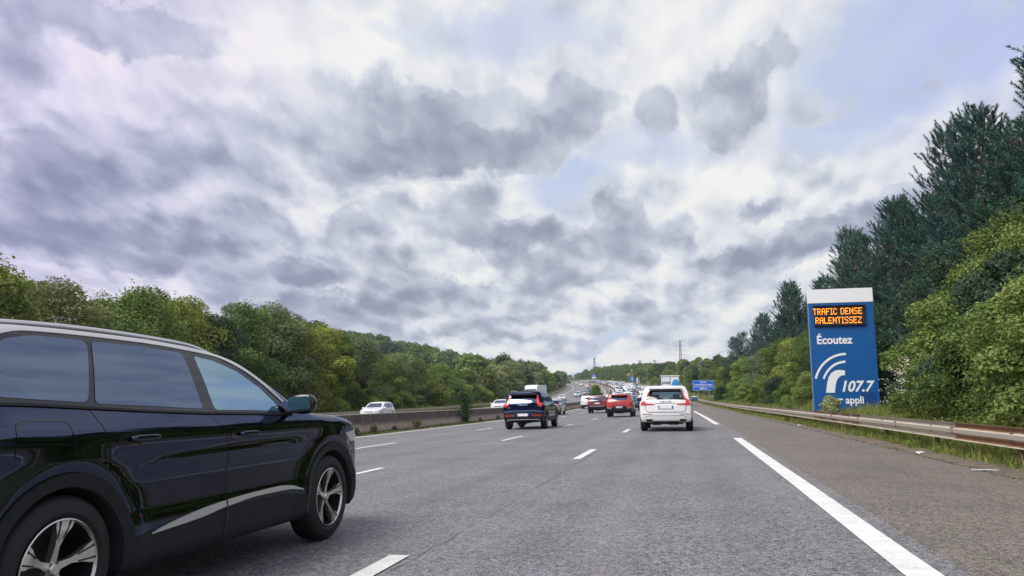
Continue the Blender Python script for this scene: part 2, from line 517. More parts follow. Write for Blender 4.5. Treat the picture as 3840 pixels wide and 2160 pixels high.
# ------------------------------------------------------------------ ground, carriageways, markings
def build_ground():
    ys = np.concatenate([np.arange(-400, -40, 40), np.arange(-40, 60, 2.5), np.arange(60, 300, 6), np.arange(300, 1000, 14), np.linspace(1000, 1750, 12)])
    os_ = np.concatenate([np.linspace(-1100, -300, 8), np.linspace(-280, -45, 26), np.array([-41, -38, -36, -34.2, -33, -25, -14.0, -12.6, -5, 0, 3, 4.5, 4.8, 5.4, 6.2, 7.4, 9]),
                          np.linspace(11, 60, 20), np.linspace(70, 300, 14), np.linspace(360, 1100, 6)])
    OO, YY = np.meshgrid(os_, ys)
    Z = terrain(OO, YY)
    Z = Z - np.where((OO > -34) & (OO < 4.9), .06, 0)
    V = np.stack([OO + cv(np.minimum(YY, 1200)), YY, Z], -1).reshape(-1, 3)
    m = len(os_); n = len(ys)
    idx = np.arange(n * m).reshape(n, m)
    F = np.stack([idx[:-1, :-1], idx[:-1, 1:], idx[1:, 1:], idx[1:, :-1]], -1).reshape(-1, 4)
    o = mesh_np('ground', V, F, M_EARTH, smooth=True)
    tag(o, kind='structure')

build_ground()
def sheet(name, parts, mat):
    mb = MB()
    for p in parts: mb.add(*ribbon(*p))
    o = mb.build(name, mat); tag(o, kind='structure'); return o

YE = 900
sheet('carriageway', [(-12.35, 1.72, -60, YE, 0, None, 10)], M_ROAD)
sheet('opposite_carriageway', [(-29.2, -14.5, -60, YE, 0, None, 6)], M_ROAD)
sheet('hard_shoulder', [(1.72, 4.62, -60, YE, 0, None, 2)], M_SHOULDER)
sheet('opposite_hard_shoulder', [(-32.4, -29.2, -60, YE, 0, None, 2)], M_SHOULDER)
sheet('median_strip', [(-14.5, -12.35, -60, YE, .004, None, 2)], M_GRIT)

# ragged gritty margin between shoulder and grass
def ragged_margin():
    V = []; F = []
    ys = np.arange(-20, 140, .35)
    for i, y in enumerate(ys):
        a = 4.50 + .16 * mnoise.noise(Vector((y * .9, 0, 3))) + .07 * mnoise.noise(Vector((y * 3.1, 2, 3)))
        for o, dz in ((a, .006), (4.9, .035), (5.5, .06)):
            V.append((o + float(cv(y)), y, float(zc(y) + cross(o)) + dz))
    for i in range(len(ys) - 1):
        for j in range(2): F.append((i * 3 + j, i * 3 + j + 1, i * 3 + j + 4, i * 3 + j + 3))
    tag(mesh_np('gravel_margin', V, F, M_GRIT, smooth=True), kind='structure')
ragged_margin()

def dashes(o, first_end, period, length, width, Y1=YE, Y0=-10):
    out = []
    y = first_end - length
    while y - period > Y0: y -= period
    while y < Y1:
        out.append((o - width / 2, o + width / 2, y, min(y + length, Y1), .005, max(1, length / 3)))
        y += period
    return out
marks = []
marks += dashes(-2.13, 17.63, 12.2, 2.95, .155, 500)
marks += dashes(-5.45, 25.3, 12.3, 3.0, .13, 500)
marks += dashes(-8.75, 22.0, 12.3, 3.0, .13, 500)
marks += dashes(1.43, 22.9, 48.2, 36.0, .235, 800)
marks += [(-12.02, -11.84, -20, YE, .005)]
marks += [(-14.95, -14.77, -20, YE, .005), (-29.0, -28.8, -20, YE, .005)]
for o, ph in ((-18.3, 4), (-21.8, 9), (-25.3, 1)):
    marks += dashes(o, 20 + ph, 12.3, 3.0, .14, 600)
sheet('road_markings', marks, M_LINE)

# faint sealed joint running beside the first lane line
def crack(name, o0, amp, Y0, Y1, w, seed):
    V = []; F = []
    ys = np.arange(Y0, Y1, .06)
    for y in ys:
        c = o0 + amp * mnoise.noise(Vector((y * .35, seed, 0))) + amp * .35 * mnoise.noise(Vector((y * 2.7, seed, 5)))
        ww = w * (0.35 + .9 * abs(mnoise.noise(Vector((y * 1.7, seed, 9))))) * (1 if mnoise.noise(Vector((y * .8, seed, 2))) > -.25 else .05)
        for s_ in (-1, 1):
            o = c + s_ * ww / 2
            V.append((o + float(cv(y)), y, float(zc(y) + cross(o)) + .0025))
    for i in range(len(ys) - 1): F.append((2 * i, 2 * i + 1, 2 * i + 3, 2 * i + 2))
    tag(mesh_np(name, V, F, MATS.get('crack') or simple('crack', (.045, .045, .048), .9)), kind='structure')
crack('road_crack', -1.98, .07, 4.5, 45, .010, 1.0)
crack('road_crack', 3.3, .20, 5, 16, .008, 6.0)

# ------------------------------------------------------------------ concrete median barrier
def barrier_mat():
    m, g, p, out = new_mat('stained_concrete')
    tc = g.node('ShaderNodeTexCoord'); geo = g.node('ShaderNodeNewGeometry')
    sp = g.node('ShaderNodeSeparateXYZ'); g.put(sp.inputs[0], tc.outputs['UV'])
    u, v = sp.outputs[0], sp.outputs[1]          # u metres along, v metres of profile height
    cb = g.node('ShaderNodeCombineXYZ'); g.put(cb.inputs[0], g.math('MULTIPLY', u, 3.0)); g.put(cb.inputs[1], g.math('MULTIPLY', v, .5))
    streak = g.noise(cb.outputs[0], 1.6, 6, .65)
    n = g.noise(geo.outputs['Position'], 3.0, 6, .65); nf = g.noise(geo.outputs['Position'], 30, 4, .7)
    lo = g.ramp(n, [(.3, (.26, .20, .15)), (.7, (.40, .33, .26))])
    hi = g.ramp(streak, [(.28, (.055, .045, .042)), (.5, (.115, .095, .085)), (.72, (.20, .165, .14))])
    edge = g.math('ADD', v, g.math('MULTIPLY', g.math('SUBTRACT', streak, .5), .34))
    c = g.mix(g.maprange(edge, .33, .50, 0, 1, True), lo, hi)
    c = g.mix(g.maprange(v, .80, .815, 0, .75), c, (.30, .27, .22))
    c = g.mix(g.maprange(edge, .16, .05, 0, .55), c, (.07, .05, .04))
    c = g.mix(1.0, c, g.ramp(nf, [(.3, (.75, .75, .75)), (.7, (1.2, 1.2, 1.2))]), 'MULTIPLY')
    g.put(p.inputs['Base Color'], c); p.inputs['Roughness'].default_value = .9
    b = g.node('ShaderNodeBump'); b.inputs['Strength'].default_value = .4; b.inputs['Distance'].default_value = .01
    g.put(b.inputs['Height'], nf); g.put(p.inputs['Normal'], b.outputs[0])
    return m
M_BARRIER = barrier_mat()

def profile_strip(name, prof, o0, ys, mat, parent=None, ground=W, base_off=0, smooth=False, flip=False):
    """extrude (do, dz) profile along the road; uv = (metres along, profile dz)"""
    V = []; UV = []
    m = len(prof)
    for y in ys:
        for do, dz in prof:
            b = ground(o0, y)
            V.append((b.x + do, b.y, b.z + dz + base_off)); UV.append((y, dz))
    F = [(i * m + j, i * m + j + 1, (i + 1) * m + j + 1, (i + 1) * m + j) for i in range(len(ys) - 1) for j in range(m - 1)]
    if flip: F = [f[::-1] for f in F]
    return mesh_np(name, V, F, mat, parent, smooth, uv=UV)

def long_steps(a, b, near=3.0):
    ys = [a]
    while ys[-1] < b: ys.append(min(b, ys[-1] + max(near, abs(ys[-1]) * .04)))
    return ys
bprof = [(.34, -.03), (.34, .08), (.31, .085), (.17, .33), (.12, .82), (.10, .84), (-.10, .84), (-.12, .82), (-.17, .33), (-.31, .085), (-.34, .08), (-.34, -.03)]
bar = profile_strip('concrete_barrier', bprof, -13.25, long_steps(-60, YE, 3), M_BARRIER, flip=True)
tag(bar, 'long low stained concrete wall between the two carriageways', 'barrier')
# cable conduit / kerb along the barrier foot
M_KERB = simple('dirty_kerb', (.085, .06, .055), .9, var=.4, vscale=3, bump=.4)
kb = profile_strip('kerb', [(.10, -.02), (.10, .10), (.08, .115), (-.08, .115), (-.10, .10), (-.10, -.02)], -12.78, long_steps(-30, 120, 3), M_KERB, flip=True)
tag(kb, kind='structure')

# ------------------------------------------------------------------ guard rails
def rail_mat():
    m, g, p, out = new_mat('weathered_steel')
    tc = g.node('ShaderNodeTexCoord'); geo = g.node('ShaderNodeNewGeometry')
    sp = g.node('ShaderNodeSeparateXYZ'); g.put(sp.inputs[0], tc.outputs['UV'])
    u, v, _ = sp.outputs
    n = g.noise(geo.outputs['Position'], 2.2, 6, .65); nf = g.noise(geo.outputs['Position'], 22, 5, .7)
    cb = g.node('ShaderNodeCombineXYZ'); g.put(cb.inputs[0], g.math('MULTIPLY', u, 1.2)); g.put(cb.inputs[1], g.math('MULTIPLY', v, 30))
    st = g.noise(cb.outputs[0], 1.2, 5, .6)
    steel = g.ramp(g.math('ADD', g.math('MULTIPLY', st, .6), g.math('MULTIPLY', nf, .4)), [(.3, (.30, .265, .215)), (.5, (.47, .425, .35)), (.7, (.60, .55, .46))])
    oi = g.node('ShaderNodeObjectInfo')
    osp = g.node('ShaderNodeSeparateColor'); g.put(osp.inputs[0], oi.outputs['Color'])
    rust_amt = osp.outputs[0]
    # rust sits on the two proud waves (v near .62 and .45) and round the joints
    w1 = g.math('ABSOLUTE', g.math('SUBTRACT', v, .645)); w2 = g.math('ABSOLUTE', g.math('SUBTRACT', v, .435))
    ridge = g.maprange(g.math('MINIMUM', w1, w2), .035, .065, 1, 0, True)
    c_v = g.math('ABSOLUTE', g.math('SUBTRACT', v, .54))
    steel = g.mix(g.math('MULTIPLY', g.maprange(c_v, .045, .03, 0, 1), g.maprange(st, .35, .6, .25, .6)), steel, (.22, .20, .17))  # valley between the waves darkened in colour: painted shade
    k = g.math('ADD', g.math('MULTIPLY', ridge, rust_amt), g.math('MULTIPLY', g.math('SUBTRACT', n, .5), 1.1))
    k = g.math('ADD', k, g.math('MULTIPLY', g.math('SUBTRACT', nf, .5), .5))
    rust = g.ramp(nf, [(.3, (.13, .05, .02)), (.5, (.27, .125, .05)), (.7, (.38, .20, .09))])
    f = g.maprange(k, .42, .62, 0, .92, True)
    g.put(p.inputs['Base Color'], g.mix(f, steel, rust))
    g.put(p.inputs['Metallic'], g.maprange(f, 0, 1, .12, 0)); g.put(p.inputs['Roughness'], g.maprange(f, 0, 1, .58, .9))
    b = g.node('ShaderNodeBump'); b.inputs['Strength'].default_value = .25; b.inputs['Distance'].default_value = .006
    g.put(b.inputs['Height'], nf); g.put(p.inputs['Normal'], b.outputs[0])
    return m
M_RAIL = rail_mat()
M_POST = simple('post_steel', (.10, .075, .055), .8, .2, var=.4, vscale=6)
WAVE = [(.0, .375), (-.012, .380), (-.070, .405), (-.088, .430), (-.070, .455), (-.012, .490), (.004, .505), (.004, .575), (-.012, .590), (-.070, .620), (-.090, .648), (-.070, .675), (-.012, .698), (.0, .705)]

def guardrail(name, o0, side, Y0, Y1, label, seclen=4.0, near_rust=True, maxsec=24, zoff=0.0):
    """side -1: waves face the road lying at smaller offset; +1 the other way"""
    root = empty(name, W(o0, max(Y0, 0)), 0, label, 'guardrail')
    def add_beam(a, b, rust, lap):
        ys = [a - lap] + [y for y in long_steps(a, b, 4)[1:-1]] + [b]
        prof = [(do * -side * -1 + 0, dz) for do, dz in WAVE]
        o = profile_strip('beam', [(d + (.004 if lap else 0) * side, z) for d, z in prof], o0, ys, M_RAIL, None, ground=(lambda o_, y: WT(min(o_, 5.0) if o_ > 0 else o_, y)), base_off=zoff, smooth=False, flip=(side > 0))
        o.parent = root; o.matrix_parent_inverse = root.matrix_basis.inverted()
        o.color = (rust, 0, 0, 1)
        return o
    y = Y0; i = 0
    while y < Y1 and i < maxsec:
        b = min(y + seclen, Y1)
        r = .05
        if near_rust: r = .72 if b <= 16.5 else (.05 if b <= 28 else (.55 if b < 33 else (.35 if (i * 7) % 5 < 2 else .12)))
        o = add_beam(y, b, r, .18 if i else 0)
        if r > .5: o['label'] = 'rusty beam section'
        y = b; i += 1
    if y < Y1: add_beam(y, Y1, .2, .1)
    # posts (the nearest ones separately)
    y = Y0 + 1.2; k = 0
    while y < min(Y1, Y0 + 75):
        b = WT(min(o0, 5.0) if o0 > 0 else o0, y)
        mb = MB(); dx = .075 * -side * -1
        px = b.x + (.10 if side > 0 else -.10) * (-1) * (-1)
        px = b.x + (.12 if side < 0 else -.12)
        mb.box((px - .028, b.y, b.z + .27 + zoff), (.006, .10, .80)); mb.box((px, b.y - .05, b.z + .27 + zoff), (.06, .006, .80)); mb.box((px, b.y + .05, b.z + .27 + zoff), (.06, .006, .80))
        mb.box(((px + b.x) / 2, b.y, b.z + .54 + zoff), (abs(px - b.x) * .95, .07, .14))
        o = mb.build('post', M_POST, None); o.parent = root; o.matrix_parent_inverse = root.matrix_basis.inverted()
        y += 4.0; k += 1
    # bolts at the joints
    mb = MB()
    for j in range(0, 7 if side < 0 else 0):
        mb = MB()
        yy = Y0 + seclen * j - .09
        b = WT(min(o0, 5.0) if o0 > 0 else o0, yy)
        for dz in (.50, .54, .58):
            for dy in (-.05, .05):
                mb.lathe([(0, -.012), (.014, -.012), (.016, 0)], (b.x - (.0 if side < 0 else -.0), b.y + dy, b.z + dz + zoff), 6, 'X')
        mb.box((b.x + .006, b.y, b.z + .54 + zoff), (.008, .16, .13))
        o = mb.build('splice_plate', M_POST, None); o.parent = root; o.matrix_parent_inverse = root.matrix_basis.inverted()
    return root

guardrail('guardrail', 5.30, -1, 4.35, 330, 'weathered steel guardrail along the right hard shoulder, rusty in the foreground', zoff=-.06)
guardrail('guardrail', -32.75, 1, 20, 560, 'pale steel guardrail along the far side of the opposite carriageway', near_rust=False, maxsec=30)

# ------------------------------------------------------------------ vegetation
def leaf_mat(name, dark, mid, light, trans=.25, rough=.55, spec=.3):
    m, g, p, out = new_mat(name)
    at = g.node('ShaderNodeAttribute', attribute_name='tone')
    oi = g.node('ShaderNodeObjectInfo')
    v = g.math('ADD', g.math('MULTIPLY', at.outputs['Fac'], .72), g.math('MULTIPLY', oi.outputs['Random'], .28))
    c = g.ramp(v, [(.08, dark), (.5, mid), (.92, light)])
    c = g.mix(1.0, c, oi.outputs['Color'], 'MULTIPLY')
    g.put(p.inputs['Base Color'], c)
    p.inputs['Roughness'].default_value = rough
    p.inputs['Specular IOR Level'].default_value = spec
    tr = g.node('ShaderNodeBsdfTranslucent'); g.put(tr.inputs[0], g.mix(.5, c, g.mix(1.0, c, (1.3, 1.25, .5), 'MULTIPLY')))
    mx = g.node('ShaderNodeMixShader'); mx.inputs[0].default_value = trans
    m.node_tree.links.new(p.outputs[0], mx.inputs[1]); m.node_tree.links.new(tr.outputs[0], mx.inputs[2])
    m.node_tree.links.new(mx.outputs[0], out.inputs[0])
    return m
M_LEAF = leaf_mat('broadleaf_foliage', (.050, .086, .022), (.145, .205, .050), (.30, .35, .10))
M_LEAF_DK = leaf_mat('dark_broadleaf_foliage', (.026, .052, .026), (.062, .105, .046), (.13, .175, .078))
M_LEAF_OL = leaf_mat('olive_foliage', (.07, .095, .042), (.15, .185, .085), (.27, .30, .16))
M_LEAF_BR = leaf_mat('bright_foliage', (.075, .125, .025), (.185, .255, .055), (.34, .41, .12), .3)
M_NEEDLE = leaf_mat('pine_needles', (.018, .060, .058), (.050, .125, .108), (.130, .215, .170), .15, .5, .35)
M_GRASS = leaf_mat('grass_blades', (.06, .10, .018), (.155, .205, .04), (.34, .34, .12), .3)
M_BARK = simple('bark', (.085, .065, .048), .9, var=.45, vscale=5, bump=.5)
M_BARK_P = simple('pine_bark', (.10, .06, .042), .9, var=.5, vscale=4, bump=.5)
M_FLOWER = simple('cream_flowers', (.72, .69, .52), .8)


def quads_from(C, N, size, rg, aspect=.62):
    """rhombus leaves at centres C with normals N"""
    n = len(C)
    t = rg.normal(size=(n, 3)); t -= (t * N).sum(1, keepdims=True) * N
    t /= np.linalg.norm(t, axis=1, keepdims=True) + 1e-9
    b = np.cross(N, t)
    s = (size * rg.uniform(.6, 1.35, n))[:, None]
    bend = N * s * .18
    V = np.stack([C - t * s * .5, C + b * s * .5 * aspect + bend, C + t * s * .5, C - b * s * .5 * aspect + bend], 1).reshape(-1, 3)
    F = np.arange(4 * n).reshape(n, 4)
    return V, F


def foliage(name, V, F, tone, mat, parent=None, nleaf=4):
    o = mesh_np(name, V, F, mat, parent)
    a = o.data.attributes.new('tone', 'FLOAT', 'POINT')
    a.data.foreach_set('value', np.repeat(np.asarray(tone, np.float32), nleaf))
    return o


def crown_points(lobes, n, rg, rough=.36, up=.25):
    """lobes: list of (cx,cy,cz,rx,ry,rz)"""
    L = np.array(lobes); A = (L[:, 3] * L[:, 4] + L[:, 3] * L[:, 5]) ; p = A / A.sum()
    li = rg.choice(len(L), n, p=p)
    d = rg.normal(size=(n, 3)); d /= np.linalg.norm(d, axis=1, keepdims=True)
    d[:, 2] = np.where(d[:, 2] < -.35, -d[:, 2] * .6, d[:, 2]); d /= np.linalg.norm(d, axis=1, keepdims=True)
    # sub-clumps: pull directions toward random sub-directions for a tufted surface
    k = 22
    sub = rg.normal(size=(len(L), k, 3)); sub /= np.linalg.norm(sub, axis=2, keepdims=True)
    dots = np.einsum('nj,nkj->nk', d, sub[li]); best = dots.argmax(1)
    near = dots.max(1)
    r = .78 + .28 * near ** 3 + rg.normal(0, .06, n) - rg.random(n) ** 2 * rough
    C = L[li, :3] + d * L[li, 3:6] * r[:, None]
    N = d + rg.normal(0, .75, (n, 3)); N[:, 2] += up; N /= np.linalg.norm(N, axis=1, keepdims=True)
    subtone = rg.random((len(L), k))[li, best]
    lobtone = rg.random(len(L))[li]
    tone = np.clip(.46 * subtone + .24 * lobtone + .38 * rg.random(n) - .04, 0, 1)
    return C, N, tone


def limb_mesh(h, crown_r, rg, n=9, r0=.2, base=.25, top=.75):
    mb = MB()
    pts = [Vector((0, 0, -.4))]
    for i in range(1, 7):
        pts.append(Vector((rg.normal(0, .02) * h, rg.normal(0, .02) * h, h * .9 * i / 6)))
    for i in range(6):
        mb.tube(pts[i], pts[i + 1], r0 * (1 - i / 6.5), r0 * (1 - (i + 1) / 6.5), 7, False)
    for k in range(n):
        t = base + (top - base) * (k + .5) / n
        p = Vector((0, 0, h * .9 * t)); a = rg.random() * 6.28
        L = crown_r * (1 - .5 * t) * rg.uniform(.7, 1.05)
        q = p + Vector((math.cos(a) * L * .55, math.sin(a) * L * .55, L * .35)); e = p + Vector((math.cos(a) * L, math.sin(a) * L, L * .75))
        mb.tube(p, q, r0 * .42, r0 * .25, 5, False); mb.tube(q, e, r0 * .25, r0 * .06, 5, False)
    return mb


def make_broadleaf(name, h, rad, nleaf, size, mat, seed, low=.03, lobes=15, slim=1.0, trunk=True):
    rg = np.random.default_rng(seed)
    root = empty(name, (0, 0, -500))
    lb = []
    for i in range(lobes):
        t = (i + .5) / lobes
        z = h * (low + (1 - low) * t * .86)
        env = rad * slim * (math.sin(math.pi * min(1, .16 + .80 * t)) ** .75)
        a = i * 2.4 + rg.normal(0, .4); d = env * rg.uniform(.30, .72)
        r = rad * rg.uniform(.34, .55) * (1 - .25 * t)
        lb.append((math.cos(a) * d, math.sin(a) * d, z, r, r, r * rg.uniform(.62, .95)))
    lb.append((0, 0, h * .55, rad * .6 * slim, rad * .6 * slim, h * .38))
    C, N, tone = crown_points(lb, nleaf, rg)
    C[:, 2] = np.maximum(C[:, 2], .05)
    V, F = quads_from(C, N, size, rg)
    foliage('crown', V, F, tone, mat, root)
    if trunk:
        limb_mesh(h, rad, rg, r0=.016 * h + .04).build('trunk', M_BARK, root, smooth=True)
    return root


def make_pine(name, h, rad, seed, nshoot=900, low=.05, bare=.0, sz=1.0, open_top=.5):
    rg = np.random.default_rng(seed)
    root = empty(name, (0, 0, -500))
    mb = MB()
    sw = [Vector((0, 0, -.5))] + [Vector((rg.normal(0, .012) * h, rg.normal(0, .012) * h, h * i / 8)) for i in range(1, 9)]
    for i in range(8): mb.tube(sw[i], sw[i + 1], .016 * h * (1 - i / 8.3), .016 * h * (1 - (i + 1) / 8.3), 7, False)
    tips = []; dirs = []; tonel = []
    def trunk_at(z):
        f = max(0, min(7.999, z / h * 8)); i = int(f); return sw[i].lerp(sw[i + 1], f - i) if i else Vector((0, 0, 0)).lerp(sw[1], f)
    z = h * low + .5
    while z < h * .985:
        t = z / h
        L = rad * (1 - t) ** .85 * 1.1 + .22
        nb = rg.integers(4, 7); a0 = rg.random() * 6.28
        for k in range(nb):
            a = a0 + k * 6.283 / nb + rg.normal(0, .25)
            Lk = L * rg.uniform(.6, 1.12)
            p = trunk_at(z); up = .25 + .75 * t
            pts = [p]
            for s_ in range(1, 5):
                u = s_ / 4
                pts.append(p + Vector((math.cos(a) * Lk * u, math.sin(a) * Lk * u, Lk * (.06 * u + up * .52 * u * u))))
            for s_ in range(4):
                r = .02 + .006 * Lk
                mb.tube(pts[s_], pts[s_ + 1], r * (1 - s_ / 4.6), r * (1 - (s_ + 1) / 4.6), 4, False)
            ns = max(3, int(4 + Lk * (6.5 if t < open_top + .1 else 4.0)))
            bt = rg.random()
            for q in range(ns):
                u = rg.uniform(.25, 1.0) if q else 1.0
                i = min(3, int(u * 4)); b = pts[i].lerp(pts[i + 1], u * 4 - i)
                side = rg.normal(0, .22 + .15 * Lk * (1 - u))
                off = Vector((-math.sin(a) * side, math.cos(a) * side, abs(rg.normal(0, .08)) * 1))
                tp = b + off
                if q and abs(side) > .12: mb.tube(b, tp, .012, .008, 3, False)
                dv = Vector((math.cos(a) * .5 + rg.normal(0, .28) - math.sin(a) * side * .8, math.sin(a) * .5 + rg.normal(0, .28) + math.cos(a) * side * .8, .75 + .55 * t + rg.normal(0, .15)))
                tips.append(tp); dirs.append(dv.normalized()); tonel.append(.5 * bt + .5 * rg.random())
        z += (.42 + .12 * (1 - t)) * (h / 14) * rg.uniform(.8, 1.2)
    tips.append(sw[8]); dirs.append(Vector((0, 0, 1))); tonel.append(.5)
    mb.build('trunk', M_BARK_P, root)
    T = np.array([tuple(v) for v in tips]); Dv = np.array([tuple(v) for v in dirs]); n = len(T)
    m = 74
    ln = rg.uniform(.40, .85, n) * sz
    u = rg.random((n, m)) ** .8
    base = T[:, None, :] + Dv[:, None, :] * (u * ln[:, None])[..., None]
    rd = rg.normal(size=(n, m, 3)); rd -= (rd * Dv[:, None, :]).sum(-1, keepdims=True) * Dv[:, None, :]
    rd /= np.linalg.norm(rd, axis=-1, keepdims=True)
    nd = Dv[:, None, :] * .85 + rd * .8; nd /= np.linalg.norm(nd, axis=-1, keepdims=True)
    nl = (.12 + .05 * rg.random((n, m))) * sz * (1.15 - .45 * u)
    wv = np.cross(nd, rd); wv /= np.linalg.norm(wv, axis=-1, keepdims=True) + 1e-9
    tip = base + nd * nl[..., None]; w = .0125 * sz
    V = np.stack([base - wv * w, base + wv * w, tip + wv * w * .3, tip - wv * w * .3], 2).reshape(-1, 3)
    F = np.arange(len(V)).reshape(-1, 4)
    tone = np.repeat(np.clip(np.array(tonel) * .7 + .3 * rg.random(n), 0, 1), m)
    foliage('crown', V, F, tone, M_NEEDLE, root)
    return root


PROTOS = []
def proto(o):
    PROTOS.append(o); return o
def plant(src, o_, Y, s, label, cat='tree', group=None, rz=None, sxy=1.0, tint=None, name=None, dz=0.):
    if not src.get('used'):
        r = src; src['used'] = 1
    else:
        r = copy_tree(src)
    p = WT(o_, Y)
    r.location = (p.x, p.y, p.z - .05 + dz)
    r.rotation_euler = (0, 0, random.random() * 6.28 if rz is None else rz)
    r.scale = (s * sxy, s * sxy, s)
    for k in ('label', 'category', 'group'):
        if k in r: del r[k]
    tag(r, label, cat, group)
    v = random.uniform(.96, 1.30); t = tint or (1, 1, 1)
    recolor(r, (t[0] * v * random.uniform(.92, 1.1), t[1] * v, t[2] * v * random.uniform(.85, 1.1)))
    return r


BT = [make_broadleaf('broadleaf_tree', 10, 3.6, 19000, .19, M_LEAF, 11), make_broadleaf('broadleaf_tree', 10, 3.2, 18000, .18, M_LEAF, 12, slim=.9),
      make_broadleaf('broadleaf_tree', 10, 4.0, 20000, .20, M_LEAF, 13, lobes=18), make_broadleaf('broadleaf_tree', 10, 3.3, 17000, .19, M_LEAF_DK, 14),
      make_broadleaf('broadleaf_tree', 10, 3.8, 18000, .19, M_LEAF_OL, 15)]
FT = [make_broadleaf('broadleaf_tree', 10, 3.9, 2600, .62, M_LEAF, 21, lobes=11), make_broadleaf('broadleaf_tree', 10, 3.6, 2400, .62, M_LEAF_DK, 22, lobes=10),
      make_broadleaf('broadleaf_tree', 10, 4.3, 2600, .66, M_LEAF, 23, lobes=12), make_broadleaf('broadleaf_tree', 10, 3.8, 2400, .6, M_LEAF_OL, 24, lobes=10)]
BN = [make_broadleaf('broadleaf_tree', 10, 3.6, 34000, .135, M_LEAF, 16, lobes=20), make_broadleaf('broadleaf_tree', 10, 3.4, 34000, .13, M_LEAF, 17, lobes=20), make_broadleaf('broadleaf_tree', 10, 3.6, 32000, .135, M_LEAF_DK, 18, lobes=20)]
SH = [make_broadleaf('shrub', 3, 1.7, 7000, .15, M_LEAF_BR, 31, low=.05, lobes=12, trunk=True), make_broadleaf('shrub', 3, 1.6, 6500, .15, M_LEAF, 32, low=.05, lobes=12)]
NB = [make_broadleaf('roadside_bush', 4.5, 2.1, 26000, .115, M_LEAF, 41, low=.03, lobes=20), make_broadleaf('roadside_bush', 4.5, 2.0, 26000, .11, M_LEAF_BR, 42, low=.03, lobes=20),
      make_broadleaf('roadside_bush', 4.5, 2.2, 24000, .115, M_LEAF_DK, 43, low=.03, lobes=18)]
PN = [make_pine('pine_tree', 14, 3.6, 51), make_pine('pine_tree', 14, 3.3, 52), make_pine('pine_tree', 14, 3.9, 53)]

# --- left: dense row of broadleaf trees beyond the opposite carriageway
def rowlabel(Y):
    if Y < 55: return 'leafy tree of the tall wood at the left, over the rear of the black car', 'trees over the rear of the black car'
    if Y < 90: return 'leafy tree in the dense wood behind the roof and windscreen of the black car', 'trees behind the black car roof'
    if Y < 150: return 'leafy tree in the dense wood beyond the white hatchback', 'trees beyond the white hatchback'
    return 'leafy tree of the wood bordering the opposite carriageway behind the far guardrail', 'trees behind the far guardrail'
_T = ['', 'first', 'second', 'third', 'fourth', 'fifth', 'sixth', 'seventh', 'eighth', 'ninth', 'tenth', 'eleventh', 'twelfth', 'thirteenth', 'fourteenth', 'fifteenth', 'sixteenth', 'seventeenth', 'eighteenth', 'nineteenth']
ORDW = _T[1:] + ['twentieth'] + ['twenty-' + t for t in _T[1:10]] + ['thirtieth'] + ['thirty-' + t for t in _T[1:10]] + ['fortieth'] + ['forty-' + t for t in _T[1:10]]
def left_row():
    y = 35.
    i = 0
    while y < 330:
        for k, off in enumerate((-38.5, -44.5)):
            yy = y + random.uniform(-2.2, 2.2) + k * 2.3
            o_ = off + random.uniform(-1.3, 1.3)
            hgt = np.interp(yy, [25, 40, 46, 50, 60, 75, 84, 92, 105, 140, 200, 330], [10.8, 10.6, 9.8, 10.6, 10.8, 11.0, 10.8, 9.0, 8.6, 8.2, 9.0, 9.5]) * random.uniform(.88, 1.08) + (.5 * k)
            if k == 0 and yy > 90: hgt *= .86
            if yy > 150 and k > 0: continue
            src = random.choice(BT if yy < 150 else (BT if random.random() < .4 else FT))
            lab, grp = rowlabel(yy)
            if k == 0: lab = '%s tree from the left in the front row of the wood on the left' % ORDW[i]; grp = 'front row of the left wood'
            plant(src, o_, yy, hgt / 10, lab, 'tree', grp, sxy=random.uniform(.95, 1.2), tint=random.choice([(1, 1, 1), (.9, .98, .95), (1.1, 1.02, .8), (.95, 1.0, 1.0)]))
        y += 4.7 + y * .012
        i += 1
left_row()

# low bright shrubs in front of the wood, just behind the far rail
for (o_, Y, s, lab, src) in [
        (-36.0, 47, 1.05, 'bright yellow-green shrub rising just right of the black car windscreen', SH[0]), (-35.6, 52.5, .9, 'light green bush behind the far rail, above the black car bonnet', SH[0]),
        (-35.8, 58, .8, 'low green bush to the left of the white hatchback', SH[1]), (-35.5, 74, .62, 'small yellow-green shrub right of the white hatchback behind the far rail', SH[0]),
        (-35.4, 84, .72, 'bright rounded shrub behind the far rail, second to the right of the hatchback', SH[0]), (-36.3, 94, .6, 'low dull green bush behind the rail left of the tall ivy-like shrub', SH[1]),
        (-36.0, 112, 1.6, 'large bright green bush behind the tall upright shrub of the median', SH[0]), (-37.0, 128, 1.7, 'rounded mid-green bush behind the small white crossover', SH[1]),
        (-36.2, 146, 1.2, 'bushy green shrub between white crossover and white lorry', SH[0])]:
    plant(src, o_, Y, s, lab, 'shrub', sxy=random.uniform(1, 1.25))
# the pale round willow behind the lorry
plant(BT[4], -38.5, 196, 1.08, 'pale grey-green round-crowned tree right behind the white lorry', 'tree', sxy=1.35, tint=(1.15, 1.2, 1.15))
plant(FT[3], -44.5, 204, 1.0, 'pale grey-green tree half hidden behind the round-crowned one', 'tree', sxy=1.3, tint=(1.1, 1.12, 1.05))

# undergrowth wall closing the wood's foot
def wood_edge():
    y = 32.
    k = 0
    while y < 200:
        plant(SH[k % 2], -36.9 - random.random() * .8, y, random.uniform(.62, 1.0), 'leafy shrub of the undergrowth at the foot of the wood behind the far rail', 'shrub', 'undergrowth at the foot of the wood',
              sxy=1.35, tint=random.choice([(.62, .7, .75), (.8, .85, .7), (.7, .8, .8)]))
        y += 3.6 + y * .02; k += 1
wood_edge()

